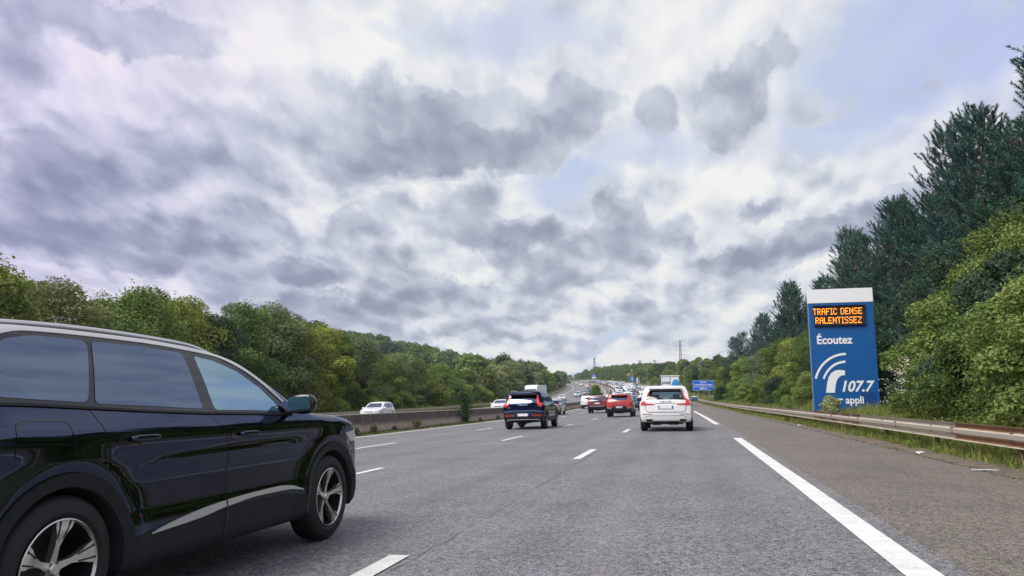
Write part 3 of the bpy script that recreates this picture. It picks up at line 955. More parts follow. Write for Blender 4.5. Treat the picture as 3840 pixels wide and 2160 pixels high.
# --- wooded hillside far left
def hillside_spots():
    rr = random.Random(5); L = []
    for Y in np.arange(215, 620, 19):
        o_ = -39.0 if Y < 330 else -36.2
        while o_ > -235 - Y * .05:
            yy = Y + rr.uniform(-6, 6); oo = o_ + rr.uniform(-3, 3)
            if (oo + float(cv(yy))) / yy < -.62: break
            hgt = rr.uniform(10.5, 15.5) if oo < -45 else rr.uniform(7.5, 9.5)
            L.append((oo, yy, hgt, rr.choice([(.92, 1, 1.0), (.8, .92, .98), (1, 1, .9), (.72, .86, .95)]), rr.uniform(.95, 1.3), rr.randrange(4)))
            o_ -= rr.uniform(11.5, 16.5) * (1 + .25 * (o_ < -120))
    return L
NH = 0

# --- right: pines over a broadleaf fringe
PINES = [  # offset, Y, height, label
    (15.5, 33.0, 14.4, 'tall dark pine cut by the right edge of the picture, rising highest'),
    (14.6, 39.5, 13.8, 'tall dark pine at the upper right, second from the right edge'),
    (15.6, 45.5, 14.8, 'tall open-topped pine with upturned twigs standing right of the radio sign'),
    (13.8, 50.0, 12.0, 'shorter pine in front of the tall pine right of the radio sign'),
    (15.2, 57.0, 13.6, 'slender-topped pine above the right edge of the radio sign'),
    (14.2, 63.0, 12.4, 'dark pine directly above the radio sign'),
    (15.4, 70.0, 14.2, 'pine with a forked top above the left half of the radio sign'),
    (14.4, 79.0, 11.4, 'low dark pine behind the radio sign'),
    (13.6, 90.0, 12.2, 'dark pine just left of the radio sign top'),
    (15.0, 100.0, 14.0, 'pine with a spiky top left of the radio sign'),
    (13.6, 112.0, 11.6, 'dark pine left of the spiky-topped pine'),
    (14.8, 126.0, 12.0, 'mid-distance dark pine, third from the far end of the pine row'),
    (13.8, 141.0, 11.0, 'mid-distance dark pine, second from the far end of the pine row'),
    (14.2, 156.0, 11.0, 'last dark pine at the far end of the pine row'),
]
for i, (o_, Y, hgt, lab) in enumerate(PINES):
    plant(PN[i % 3], o_, Y, hgt / 14, lab, 'pine tree', 'pines along the right embankment', rz=i * 1.7, sxy=random.uniform(1.22, 1.38))
for i, (o_, Y, hgt) in enumerate([(19.5, 38, 12.6), (20, 48, 12.4), (19.5, 60, 13), (20, 74, 13), (19, 88, 12.5), (19, 106, 12), (19, 130, 10.5), (20, 28, 12.5), (24, 54, 13), (24, 68, 13.5), (24, 84, 12.5), (17.5, 42, 12.6), (17.0, 52, 12.4), (17.5, 64, 12.6), (17.0, 74, 12.2), (17.2, 94, 11.8), (17, 118, 10.8), (17.5, 30, 12.8), (17, 147, 10.2), (21, 34, 13)]):
    plant(PN[(i + 1) % 3], o_, Y, hgt / 14, 'dark pine standing in the second row behind the roadside pines', 'pine tree', 'pines of the second row', sxy=1.35)

FR = [  # broadleaf fringe: offset, Y, height, proto, label
    (11.0, 55, 8.2, BN[2], 'dark leafy tree behind the left edge of the radio sign'), (10.6, 47, 6.6, BN[2], 'dark leafy tree in the shade behind the radio sign'),
    (10.4, 62, 6.4, BN[0], 'bushy green tree left of the radio sign, nearest to it'), (10.0, 70, 6.4, BT[1], 'bright leafy tree left of the radio sign, second from it'),
    (10.6, 79, 6.8, BT[0], 'leafy tree left of the radio sign, third from it'), (10.2, 89, 6.4, BT[4], 'olive leafy tree left of the radio sign, fourth from it'),
    (9.8, 100, 6.2, BT[1], 'leafy tree left of the radio sign, fifth from it'), (10.4, 112, 6.6, BT[0], 'leafy tree between the radio sign and the small blue sign, nearest half'),
    (9.8, 125, 6.0, BT[3], 'dark leafy tree between the radio sign and the small blue sign'), (10.0, 140, 6.2, BT[1], 'leafy tree just right of the small blue sign'),
    (10.4, 157, 6.4, BT[4], 'pale olive tree right behind the small blue sign'), (10.0, 175, 6.6, BT[0], 'green tree behind the small blue sign'),
    (9.6, 195, 6.6, BT[3], 'dark green tree left behind the small blue sign'), (9.8, 215, 7.0, BT[0], 'green tree right of the curtain-sided lorry'),
    (12.8, 24, 9.0, BN[0], 'mid green leafy tree at the right edge below the pines'), (12.5, 31, 8.0, BN[0], 'green leafy tree right of the radio sign under the pines'),
    (12.6, 37.5, 8.0, BN[2], 'dark leafy tree right of the radio sign, close behind it'), (12.6, 43, 7.0, BT[3], 'dark leafy tree hidden behind the radio sign'),
    (13.2, 18.5, 9.4, BN[1], 'yellow-green leafy tree cut by the right edge of the picture')]
for o_, Y, hgt, src, lab in FR:
    plant(src, o_, Y, hgt / 10, lab, 'tree', sxy=random.uniform(1.0, 1.2), tint=(.74, .80, .86) if Y < 45 else (.88, .93, .95))
NEARB = [
    (9.2, 17.5, 4.0, 1, 'bright green bush beside the guardrail at the right edge of the picture'), (8.6, 21.0, 3.1, 0, 'dense green bush behind the guardrail, second from the right edge'),
    (11.2, 28.6, 4.2, 1, 'light green bush behind the guardrail between radio sign and right edge'), (8.5, 24.0, 2.3, 0, 'low bush with cream flower heads behind the guardrail'),
    (11.0, 31.5, 3.6, 2, 'dark bush beside the right edge of the radio sign'), (10.6, 27.5, 4.4, 0, 'tall dense bush behind the cream-flowered one'),
    (10.4, 21.5, 4.8, 2, 'tall dark bush behind the guardrail near the right edge'), (8.9, 42.5, 2.5, 1, 'green bush left of the radio sign base'),
    (8.6, 48.5, 2.6, 0, 'leafy bush behind the rail left of the radio sign, second from it'), (8.4, 55.0, 2.5, 1, 'bright bush behind the rail left of the radio sign, third from it'),
    (8.6, 63, 2.8, 2, 'dark bush behind the rail left of the radio sign, fourth from it'), (8.2, 73, 2.6, 0, 'bush behind the rail left of the radio sign, fifth from it'),
    (8.3, 85, 2.6, 1, 'small bright bush behind the distant rail'), (8.3, 98, 2.8, 0, 'dull green bush behind the distant rail'), (8.0, 113, 2.6, 2, 'dark bush behind the distant rail'),
    (9.6, 38.5, 3.0, 2, 'dark bush behind the radio sign'), (9.0, 13.8, 3.2, 0, 'green bush at the right edge nearest to the camera')]
for o_, Y, hgt, k, lab in NEARB:
    plant(NB[k], o_ - (1.5 if Y < 33 else .9), Y, hgt / 4.5, lab, 'bush', 'bushes behind the guardrail', sxy=random.uniform(1.0, 1.25), tint=(.74, .82, .88))
# pale weed clump in front of the sign foot
SW = make_broadleaf('weed_clump', 1.6, .75, 3200, .10, M_LEAF_OL, 61, low=.02, lobes=9, trunk=True)
plant(SW, 6.02, 34.0, .80, 'pale grey-green weed clump covering the lower left corner of the radio sign', 'weed', tint=(1.25, 1.3, 1.45))
plant(SW, 5.75, 44.5, .62, 'leafy weed growing up through the guardrail left of the radio sign', 'weed', tint=(1, 1.1, .8))
plant(SW, 6.5, 50.5, .8, 'leafy weed behind the rail further left of the radio sign', 'weed', tint=(1, 1.1, .8))

# cream umbels on the flowering bush
def umbels():
    rg = np.random.default_rng(3); mb = MB()
    V = []; F = []
    c = WT(7.0, 24.0)
    C = []
    for i in range(110):
        a = rg.uniform(2.2, 5.6); r = rg.uniform(.75, 1.25); z = rg.uniform(.7, 2.1)
        k = math.sqrt(max(.1, 1 - ((z - .9) / 1.5) ** 2))
        cc = Vector((c.x + math.cos(a) * r * 1.15 * k, c.y + math.sin(a) * r * 1.1 * k, c.z + z))
        for q in range(9):
            C.append((cc.x + rg.normal(0, .045), cc.y + rg.normal(0, .045), cc.z + rg.normal(0, .03)))
    C = np.array(C); N = rg.normal(0, .4, (len(C), 3)); N[:, 2] += 1; N /= np.linalg.norm(N, axis=1, keepdims=True)
    V, F = quads_from(C, N, .034, rg, 1.0)
    o = mesh_np('flower_heads', V, F, M_FLOWER)
    for p in bpy.data.objects:
        if p.get('label', '').startswith('low bush with cream flower'):
            o.parent = p; bpy.context.view_layer.update(); o.matrix_parent_inverse = p.matrix_world.inverted()
umbels()

# upright shrub growing out of the barrier foot, and small weeds there
def upright_shrub():
    rg = np.random.default_rng(8)
    root = empty('upright_shrub', (0, 0, 0))
    mb = MB(); C = []; tone = []; N = []
    for s_ in range(13):
        lean = rg.uniform(-.26, .28); ly = rg.uniform(-.2, .2); hh = rg.uniform(1.5, 2.35) * (1 if lean < 0 else .97)
        p = Vector((rg.normal(0, .05), rg.normal(0, .05), 0)); prev = p; tt = rg.random()
        for k in range(1, 9):
            u = k / 8
            q = Vector((lean * (u ** .75) * 1.35, ly * u, hh * u)) + p + Vector((rg.normal(0, .01), rg.normal(0, .01), 0))
            mb.tube(prev, q, .016 * (1.1 - u), .014 * (1.1 - u), 4, False)
            if u > .12:
                for j in range(60):
                    C.append(tuple(prev.lerp(q, rg.random()) + Vector(rg.normal(0, .055 + .03 * u, 3)))); tone.append(.5 * tt + .5 * rg.random())
            prev = q
    C = np.array(C); N = rg.normal(size=(len(C), 3)); N /= np.linalg.norm(N, axis=1, keepdims=True)
    V, F = quads_from(C, N, .075, rg, .5)
    foliage('foliage', V, F, tone, M_LEAF_DK, root)
    mb.build('stems', M_BARK, root)
    root.location = W(-12.75, 43.5, .0); root.scale = (1.05, 1.0, 1.0)
    recolor(root, (1.05, 1.2, 1.1))
    tag(root, 'tall upright shrub with dense dark twigs growing from the foot of the median barrier', 'shrub')
upright_shrub()
WD = make_broadleaf('weed_clump', .42, .22, 700, .045, M_LEAF_OL, 62, low=.0, lobes=7, trunk=True)
for o_, Y, s, lab in [(-12.62, 29.3, 1.1, 'dry leafy weed at the barrier foot just beyond the black car nose'), (-12.65, 34.7, 1.35, 'tall dark weed at the barrier foot halfway to the upright shrub'),
                      (-12.6, 31.6, .8, 'small weed at the barrier foot between two bigger weeds'), (-12.6, 46.5, .8, 'low weed just right of the upright shrub'), (-12.6, 51.5, .9, 'weed at the barrier foot left of the dark blue car'),
                      (-12.65, 27.6, .9, 'first small weed at the barrier foot beside the black car nose'), (-12.6, 54, .7, 'low weed hugging the barrier beside the dark blue car tail lamp'), (-12.6, 38.6, .5, 'tiny weed between the dark weed and the upright shrub')]:
    plant(WD, o_, Y, s, lab, 'weed', tint=(.55, .52, .5), dz=.02)
# low green strip at barrier foot
def verge_fill(name, n, fo, fy, hgt, wid, mat, tonef, seed, clump=.35, kindlab=None, base=None):
    rg = np.random.default_rng(seed)
    cy = fy(rg, n); co = fo(rg, n, cy)
    nb = 9
    z = np.array(terrain(co, cy)) if base is None else base(co, cy)
    x = co + cv(cy)
    sc = rg.uniform(.45, 1.2, n) * hgt(co, cy)
    ang = rg.uniform(0, 6.283, (n, nb)); lean = rg.uniform(.1, .75, (n, nb)); L = sc[:, None] * rg.uniform(.5, 1.1, (n, nb))
    bx = x[:, None] + rg.normal(0, .05, (n, nb)); by = cy[:, None] + rg.normal(0, .05, (n, nb)); bz = np.repeat(z[:, None], nb, 1)
    dx, dy = np.cos(ang), np.sin(ang)
    w = wid * rg.uniform(.6, 1.4, (n, nb)) * np.clip(cy / 18, 1, 3)[:, None]
    px, py = -dy * w, dx * w
    def P(u, ww): return np.stack([bx + dx * L * lean * u * u + px * ww, by + dy * L * lean * u * u + py * ww, bz + L * u * (1 - .25 * lean * u)], -1)
    V = np.stack([P(0, -1), P(0, 1), P(.55, .9), P(.55, -.9), P(1., .12), P(1., -.12)], 2).reshape(-1, 3)
    k = n * nb; i = np.arange(k)[:, None] * 6
    F = np.concatenate([i + np.array([[0, 1, 2, 3]]), i + np.array([[3, 2, 4, 5]])])
    tone = np.repeat(np.clip(tonef(rg, n)[:, None] * .6 + .4 * rg.random((n, nb)), 0, 1).ravel(), 1)
    o = foliage(name, V, F, tone, mat, nleaf=6)
    tag(o, kind='stuff')
    return o
def fy_near(rg, n): return 3.5 + 60 * rg.random(n) ** 1.7
verge_fill('verge_grass', 16000, lambda rg, n, y: 4.86 + np.abs(rg.normal(0, .12, n)) * 1 + rg.random(n) ** 1.0 * 3.2, fy_near,
           lambda o, y: np.interp(o, [4.9, 5.25, 6.5], [.14, .44, .6]), .0045, M_GRASS, lambda rg, n: rg.random(n), 71)
verge_fill('verge_grass', 6000, lambda rg, n, y: 4.9 + rg.random(n) * 3.4, lambda rg, n: 40 + 170 * rg.random(n) ** 1.5,
           lambda o, y: np.interp(o, [4.9, 5.3, 6.5], [.16, .40, .6]), .008, M_GRASS, lambda rg, n: rg.random(n), 72)
verge_fill('verge_grass', 2600, lambda rg, n, y: -12.45 - rg.random(n) * .25, lambda rg, n: 18 + 90 * rg.random(n),
           lambda o, y: .09 + 0 * o, .006, M_GRASS, lambda rg, n: rg.random(n) * .5, 73, base=lambda o, y: zc(y) + cross(o))
verge_fill('verge_grass', 9000, lambda rg, n, y: -33.2 - rg.random(n) * 3.5, lambda rg, n: 25 + 230 * rg.random(n) ** 1.3,
           lambda o, y: np.interp(o, [-36.5, -33.2], [.9, .4]), .012, M_GRASS, lambda rg, n: rg.random(n), 74)

def leafy_verge():
    """broad-leaved weeds and undergrowth mixed in the grass, behind and below the rail"""
    rg = np.random.default_rng(77)
    Cs = []; Ns = []; T = []; 
    n = 620
    y = 6 + 150 * rg.random(n) ** 1.6; o = np.where(rg.random(n) < .35, 5.05 + rg.random(n) * .6, 5.7 + rg.random(n) * 3.0)
    for i in range(n):
        h_ = rg.uniform(.14, .38) * (1 if o[i] < 5.6 else 2.3); r = h_ * rg.uniform(.6, 1.0)
        m = int(150 * (1 if y[i] < 40 else .6)); d = rg.normal(size=(m, 3)); d /= np.linalg.norm(d, axis=1, keepdims=True); d[:, 2] = abs(d[:, 2])
        rad = rg.uniform(.45, 1.0, m)[:, None]
        b = WT(o[i], y[i])
        Cs.append(np.array(tuple(b)) + d * rad * np.array([r, r, h_])); nn = d * .4 + rg.normal(0, .6, (m, 3)); nn[:, 2] += .4
        Ns.append(nn / np.linalg.norm(nn, axis=1, keepdims=True)); T.append(np.clip(.5 * rg.random() + .5 * rg.random(m), 0, 1))
    C = np.concatenate(Cs); N = np.concatenate(Ns); T = np.concatenate(T)
    V, F = quads_from(C, N, .05, rg, .6)
    # widen far ones
    oo = foliage('undergrowth', V, F, T, M_LEAF, None); tag(oo, kind='stuff')
leafy_verge()

# --- far right slopes: bright bushes by the road and tree masses behind
def far_right_spots():
    rr = random.Random(9); L = []
    for Y in np.arange(232, 860, 15):
        for o0 in (11.5, 19, 27, 36, 47, 60, 76):
            if o0 > 20 + (Y - 230) * .25: continue
            oo = o0 + rr.uniform(-3, 3); yy = Y + rr.uniform(-6, 6)
            hgt = rr.uniform(7.5, 11)
            if o0 < 12: hgt = rr.uniform(4.5, 8)
            if 290 < yy < 420 and o0 < 30: hgt *= .62
            hgt *= .82 if yy < 600 else .95
            t = rr.choice([(1.15, 1.1, .85), (1, 1, 1), (.8, .9, .95), (.95, 1, .95)])
            L.append((oo, yy, hgt, t, rr.uniform(1.05, 1.4), rr.randrange(4)))
    return L
def woods():
    merged = []
    for spots, cap, lab, grp in ((hillside_spots(), 105, 'one of the many green trees crowding the wooded hillside beyond the lorry', 'trees on the wooded hillside'),
                                 (far_right_spots(), 95, 'one of the distant green trees on the slope right of the traffic jam', 'distant trees right of the jam')):
        spots.sort(key=lambda s: s[1] + abs(s[0]) * .35)
        for i, (oo, yy, hgt, t, sx, k) in enumerate(spots):
            if i < cap: plant(FT[k], oo, yy, hgt / 10, lab, 'tree', grp, sxy=sx, tint=t)
            else: merged.append((oo, yy, hgt, t, sx, k))
    rg = np.random.default_rng(99)
    lib = []
    for o in FT:
        c = [q for q in o.children if q.name.startswith('crown')][0].data
        co = np.empty(len(c.vertices) * 3, np.float32); c.vertices.foreach_get('co', co); co = co.reshape(-1, 4, 3)
        tn = np.empty(len(c.vertices), np.float32); c.attributes['tone'].data.foreach_get('value', tn); lib.append((co, tn.reshape(-1, 4)[:, 0]))
    VV = []; TT = []
    for oo, yy, hgt, t, sx, k in merged:
        co, tn = lib[k]; n = 1000 if yy < 420 else 700
        ii = rg.choice(len(co), n, replace=False); q = co[ii].astype(float)
        cen = q.mean(1, keepdims=True); q = cen + (q - cen) * 1.5
        s = hgt / 10; a = rg.uniform(0, 6.28); ca, sa = math.cos(a), math.sin(a)
        x = (q[..., 0] * ca - q[..., 1] * sa) * s * sx; y = (q[..., 0] * sa + q[..., 1] * ca) * s * sx
        p = WT(oo, yy)
        VV.append(np.stack([x + p.x, y + p.y, q[..., 2] * s + p.z], -1).reshape(-1, 3)); TT.append(np.clip(tn[ii] * .75 + .25 * rg.random() - .05, 0, 1))
    V = np.concatenate(VV); o = foliage('distant_wood', V, np.arange(len(V)).reshape(-1, 4), np.concatenate(TT), M_LEAF)
    o.color = (.84, .95, .95, 1)
    tag(o, kind='stuff')
    print('merged trees', len(merged))
woods()
# unused prototypes must not linger
for o in BT + BN + FT + SH + NB + PN + [SW, WD]:
    if not o.get('used'):
        for c in list(o.children): bpy.data.objects.remove(c)
        bpy.data.objects.remove(o)
for o in bpy.data.objects:
    if 'used' in o: del o['used']

# ------------------------------------------------------------------ car materials
def paint_mat(name='car_paint', cior=1.42):
    m, g, p, out = new_mat(name)
    oi = g.node('ShaderNodeObjectInfo')
    geo = g.node('ShaderNodeNewGeometry')
    n = g.noise(geo.outputs['Position'], 900, 2, .5)
    n2 = g.noise(geo.outputs['Position'], 2.5, 5, .6)
    g.put(p.inputs['Base Color'], oi.outputs['Color'])
    p.inputs['Metallic'].default_value = .0
    g.put(p.inputs['Roughness'], g.maprange(n2, .3, .7, .22, .34))
    p.inputs['Specular IOR Level'].default_value = .5
    p.inputs['Coat Weight'].default_value = 1.0
    g.put(p.inputs['Coat Roughness'], g.maprange(n2, .35, .75, .015, .06))
    p.inputs['Coat IOR'].default_value = cior
    return m
M_PAINT = paint_mat()
def lacquer():
    m, g, p, out = new_mat('black_lacquer')
    oi = g.node('ShaderNodeObjectInfo'); geo = g.node('ShaderNodeNewGeometry'); n2 = g.noise(geo.outputs['Position'], 2.5, 5, .6)
    g.put(p.inputs['Base Color'], oi.outputs['Color']); p.inputs['Metallic'].default_value = 1.0
    g.put(p.inputs['Roughness'], g.maprange(n2, .35, .75, .02, .07))
    return m
M_BLACKPAINT = lacquer()
M_TRIM = simple('black_plastic_trim', (.010, .011, .014), .5, spec=.3, var=.25, vscale=30)
M_GLOSSBLK = simple('gloss_black', (.006, .006, .009), .08, spec=.5, coat=.25)
M_RUBBER = simple('tyre_rubber', (.010, .010, .011), .7, var=.3, vscale=18, bump=.15)
M_ALLOY = simple('machined_alloy', (.62, .60, .57), .24, .85)
M_ALLOY_DK = simple('dark_alloy', (.03, .03, .033), .35, .4)
M_CHROME = simple('chrome', (.78, .78, .78), .16, 1.0)
M_SATIN = simple('satin_aluminium', (.62, .62, .63), .32, .75)
M_RED = simple('tail_lamp_red', (.36, .010, .012), .12, coat=1.0, emis=(.9, .02, .02, .12))
M_REDHOT = simple('lit_tail_lamp', (.48, .016, .016), .25, coat=.5, emis=(1., .04, .03, .18))
M_REFL = simple('red_reflector', (.22, .02, .02), .2, coat=.8)
M_PLATE = simple('number_plate', (.74, .75, .76), .35)
M_PLATEBLUE = simple('plate_blue', (.03, .10, .42), .35)
M_DARK = simple('dark_interior', (.02, .02, .022), .8)
M_SEAT = simple('seat_cloth', (.05, .05, .052), .85)
M_HEADLAMP = simple('headlamp_glass', (.55, .58, .62), .08, .3, coat=1.0)
M_LETTER = simple('silver_letters', (.55, .56, .58), .4, 0)
M_SILVER = simple('silver_moulding', (.50, .49, .48), .38, .25)


def glass_mat(name, tint, rough=.0, refl=1.0, ior=1.5):
    m, g, p, out = new_mat(name)
    m.node_tree.nodes.remove(p)
    tr = g.node('ShaderNodeBsdfTransparent'); tr.inputs[0].default_value = (*tint, 1)
    gl = g.node('ShaderNodeBsdfGlossy'); gl.inputs['Roughness'].default_value = rough; gl.inputs[0].default_value = (*(refl if isinstance(refl, tuple) else (refl,) * 3), 1)
    fr = g.node('ShaderNodeFresnel'); fr.inputs[0].default_value = ior
    mx = g.node('ShaderNodeMixShader')
    g.put(mx.inputs[0], fr.outputs[0])
    m.node_tree.links.new(tr.outputs[0], mx.inputs[1]); m.node_tree.links.new(gl.outputs[0], mx.inputs[2])
    m.node_tree.links.new(mx.outputs[0], out.inputs[0])
    return m
M_GLASS = glass_mat('clear_glass', (.62, .80, .84), 0, 1.0, 1.6)
M_SIDEGLASS = glass_mat('side_glass', (.60, .86, .95), 0, (.66, .92, 1.0), 6.0)
M_PRIV = glass_mat('privacy_glass', (.05, .055, .06), .01, (.60, .75, 1.0), 2.9)
M_FARGLASS = simple('dark_car_glass', (.012, .016, .02), .05, spec=.8, coat=1.0)


def pchip(xs, ys):
    xs = np.asarray(xs, float); ys = np.asarray(ys, float)
    h = np.diff(xs); d = np.diff(ys) / h
    m = np.zeros(len(xs)); m[0], m[-1] = d[0], d[-1]
    for i in range(1, len(xs) - 1):
        if d[i - 1] * d[i] > 0:
            w1, w2 = 2 * h[i] + h[i - 1], h[i] + 2 * h[i - 1]
            m[i] = (w1 + w2) / (w1 / d[i - 1] + w2 / d[i])
    def f(x):
        x = np.clip(np.asarray(x, float), xs[0], xs[-1])
        i = np.clip(np.searchsorted(xs, x, side='right') - 1, 0, len(xs) - 2)
        t = (x - xs[i]) / h[i]
        return (ys[i] * (1 + 2 * t) * (1 - t) ** 2 + m[i] * h[i] * t * (1 - t) ** 2 + ys[i + 1] * t * t * (3 - 2 * t) + m[i + 1] * h[i] * t * t * (t - 1))
    return f


def smax(a, b, k):
    return np.maximum(a, b) + np.maximum(k - np.abs(a - b), 0) ** 2 / (4 * k)


class Shape:
    """car body as one implicit solid: x back to front, y to the left, z up"""
    def __init__(s, L, Wd, H, gc, top, rear, front, side, plan_r=(.55, .10), plan_f=(.95, .17), cr=.10, cf=.22, crown=.045, k=.05, tilt=None, kside=None):
        s.L, s.hw, s.H, s.gc = L, Wd / 2, H, gc
        s.top = pchip(*zip(*top)); s.rear = pchip(*zip(*rear)); s.front = pchip(*zip(*front)); s.side = pchip(*zip(*side))
        s.pr, s.pf, s.cr, s.cf, s.crown, s.k = plan_r, plan_f, cr, cf, crown, k
        s.ks = kside or k; s.detail = None
    def width(s, x, z):
        w = s.hw * s.side(z)
        t = np.clip((s.pr[0] - x) / s.pr[0], 0, 1); u = np.clip((x - (s.L - s.pf[0])) / s.pf[0], 0, 1.2)
        w = w * (1 - s.pr[1] * t ** 2) * (1 - s.pf[1] * u ** 2.4)
        if s.detail is not None: w = w + s.detail(x, z)
        return w
    def F(s, P):
        x, y, z = P[..., 0], np.abs(P[..., 1]), P[..., 2]
        q = y / s.hw
        a = y - s.width(x, z)
        b = (s.rear(z) + s.cr * q ** 2.6) - x
        c = x - (s.front(z) - s.cf * q ** 2.6)
        d = z - (s.top(x) - s.crown * q ** 2)
        e = s.gc - z
        r = smax(b, c, .02)
        r = smax(r, a, s.ks)
        r = smax(r, d, s.k)
        return smax(r, e, .04)
    def grad(s, P):
        e = .004; g = np.zeros_like(P)
        for i in range(3):
            d = np.zeros(3); d[i] = e
            g[..., i] = s.F(P + d) - s.F(P - d)
        return g / (np.linalg.norm(g, axis=-1, keepdims=True) + 1e-9)
    def bisect(s, A, B, n=22):
        """A inside, B outside"""
        lo = np.zeros(len(A)); hi = np.ones(len(A))
        for _ in range(n):
            m = (lo + hi) / 2
            f = s.F(A + (B - A) * m[:, None])
            lo = np.where(f < 0, m, lo); hi = np.where(f < 0, hi, m)
        return A + (B - A) * ((lo + hi) / 2)[:, None]
    def cast(s, pts2, view, off=0.):
        """project 2D polygon points onto the shell from the side / rear / front / top"""
        p = np.asarray(pts2, float); n = len(p)
        m = 70
        if view == 'left' or view == 'right':
            sg = 1 if view == 'left' else -1
            line = np.linspace(s.hw + .15, 0, m)
            P = np.zeros((n, m, 3)); P[..., 0] = p[:, None, 0]; P[..., 2] = p[:, None, 1]; P[..., 1] = sg * line
        elif view in ('rear', 'front'):
            line = np.linspace(-.15, s.L * .55, m) if view == 'rear' else np.linspace(s.L + .15, s.L * .4, m)
            P = np.zeros((n, m, 3)); P[..., 1] = p[:, None, 0]; P[..., 2] = p[:, None, 1]; P[..., 0] = line
        else:
            line = np.linspace(s.H + .15, s.gc + .1, m)
            P = np.zeros((n, m, 3)); P[..., 0] = p[:, None, 0]; P[..., 1] = p[:, None, 1]; P[..., 2] = line
        f = s.F(P) < 0
        i = np.where(f.any(1), f.argmax(1), m - 1); i = np.maximum(i, 1)
        ar = np.arange(n)
        Q = s.bisect(P[ar, i], P[ar, i - 1])
        N = s.grad(Q)
        return Q + N * off, N


def shell(s, cell=.05):
    """closed body surface sampled by shooting a box grid at the solid"""
    x0, x1 = -.02, s.L + .02; y0, y1 = -s.hw - .02, s.hw + .02; z0, z1 = s.gc - .02, s.H + .02
    nx, ny, nz = int((x1 - x0) / cell), int((y1 - y0) / cell), int((z1 - z0) / cell)
    xs, ys, zs = np.linspace(x0, x1, nx + 1), np.linspace(y0, y1, ny + 1), np.linspace(z0, z1, nz + 1)
    V = []; F = []; key = {}
    def vid(p):
        k = (round(p[0] * 1e4), round(p[1] * 1e4), round(p[2] * 1e4))
        if k not in key: key[k] = len(V); V.append(p)
        return key[k]
    def face_grid(A, B, mk, flip):
        for i in range(len(A) - 1):
            for j in range(len(B) - 1):
                q = [vid(mk(A[i], B[j])), vid(mk(A[i + 1], B[j])), vid(mk(A[i + 1], B[j + 1])), vid(mk(A[i], B[j + 1]))]
                F.append(q[::-1] if flip else q)
    face_grid(ys, zs, lambda a, b: (x0, a, b), True); face_grid(ys, zs, lambda a, b: (x1, a, b), False)
    face_grid(xs, zs, lambda a, b: (a, y0, b), False); face_grid(xs, zs, lambda a, b: (a, y1, b), True)
    face_grid(xs, ys, lambda a, b: (a, b, z0), True); face_grid(xs, ys, lambda a, b: (a, b, z1), False)
    P = np.array(V)
    core = np.stack([np.clip(P[:, 0], .30 * s.L, .70 * s.L), np.clip(P[:, 1], -.45 * s.hw, .45 * s.hw), np.clip(P[:, 2], s.gc + .25, s.gc + .5)], 1)
    Q = s.bisect(core, P)
    return Q, np.array(F)


def poly_fill(poly, g, holes=()):
    """triangulated polygon with interior grid points"""
    poly = [tuple(p) for p in poly]
    pts = []; edges = []
    def ring(r):
        b = len(pts); m = []
        for i, p in enumerate(r):
            q = r[(i + 1) % len(r)]; d = math.dist(p, q); k = max(1, int(d / g))
            for j in range(k): m.append((p[0] + (q[0] - p[0]) * j / k, p[1] + (q[1] - p[1]) * j / k))
        pts.extend(m); edges.extend([(b + i, b + (i + 1) % len(m)) for i in range(len(m))])
        return m
    R0 = ring(poly)
    for h in holes: ring([tuple(p) for p in h])
    a = np.array(R0); x0, z0 = a.min(0); x1, z1 = a.max(0)
    gx = np.arange(x0 + g / 2, x1, g); gz = np.arange(z0 + g / 2, z1, g)
    if len(gx) and len(gz):
        G = np.stack(np.meshgrid(gx, gz), -1).reshape(-1, 2)
        def inside(poly_, G):
            c = np.zeros(len(G), bool); n = len(poly_)
            for i in range(n):
                x1_, y1_ = poly_[i]; x2_, y2_ = poly_[(i + 1) % n]
                if y1_ == y2_: continue
                cond = ((y1_ > G[:, 1]) != (y2_ > G[:, 1])) & (G[:, 0] < (x2_ - x1_) * (G[:, 1] - y1_) / (y2_ - y1_) + x1_)
                c ^= cond
            return c
        def dist_ok(G):
            A = np.array(pts)
            d = np.sqrt(((G[:, None] - A[None]) ** 2).sum(-1)).min(1)
            return d > g * .45
        m = inside(poly, G)
        for h in holes: m &= ~inside([tuple(p) for p in h], G)
        G = G[m]
        if len(G): G = G[dist_ok(G)]
        inner = [tuple(p) for p in G]
    else: inner = []
    allp = [Vector(p) for p in pts + inner]
    r = delaunay_2d_cdt(allp, edges, [], 2 if holes else 1, 1e-6)
    vo, fo = r[0], r[2]
    V = np.array([(v.x, v.y) for v in vo]); Fo = [tuple(f) for f in fo]
    if holes:
        c = np.array([V[list(f)].mean(0) for f in Fo]); keep = np.ones(len(Fo), bool)
        for h in holes: keep &= ~inside([tuple(p) for p in h], c)
        keep &= inside(poly, c)
        Fo = [f for f, k in zip(Fo, keep) if k]
    return V, Fo


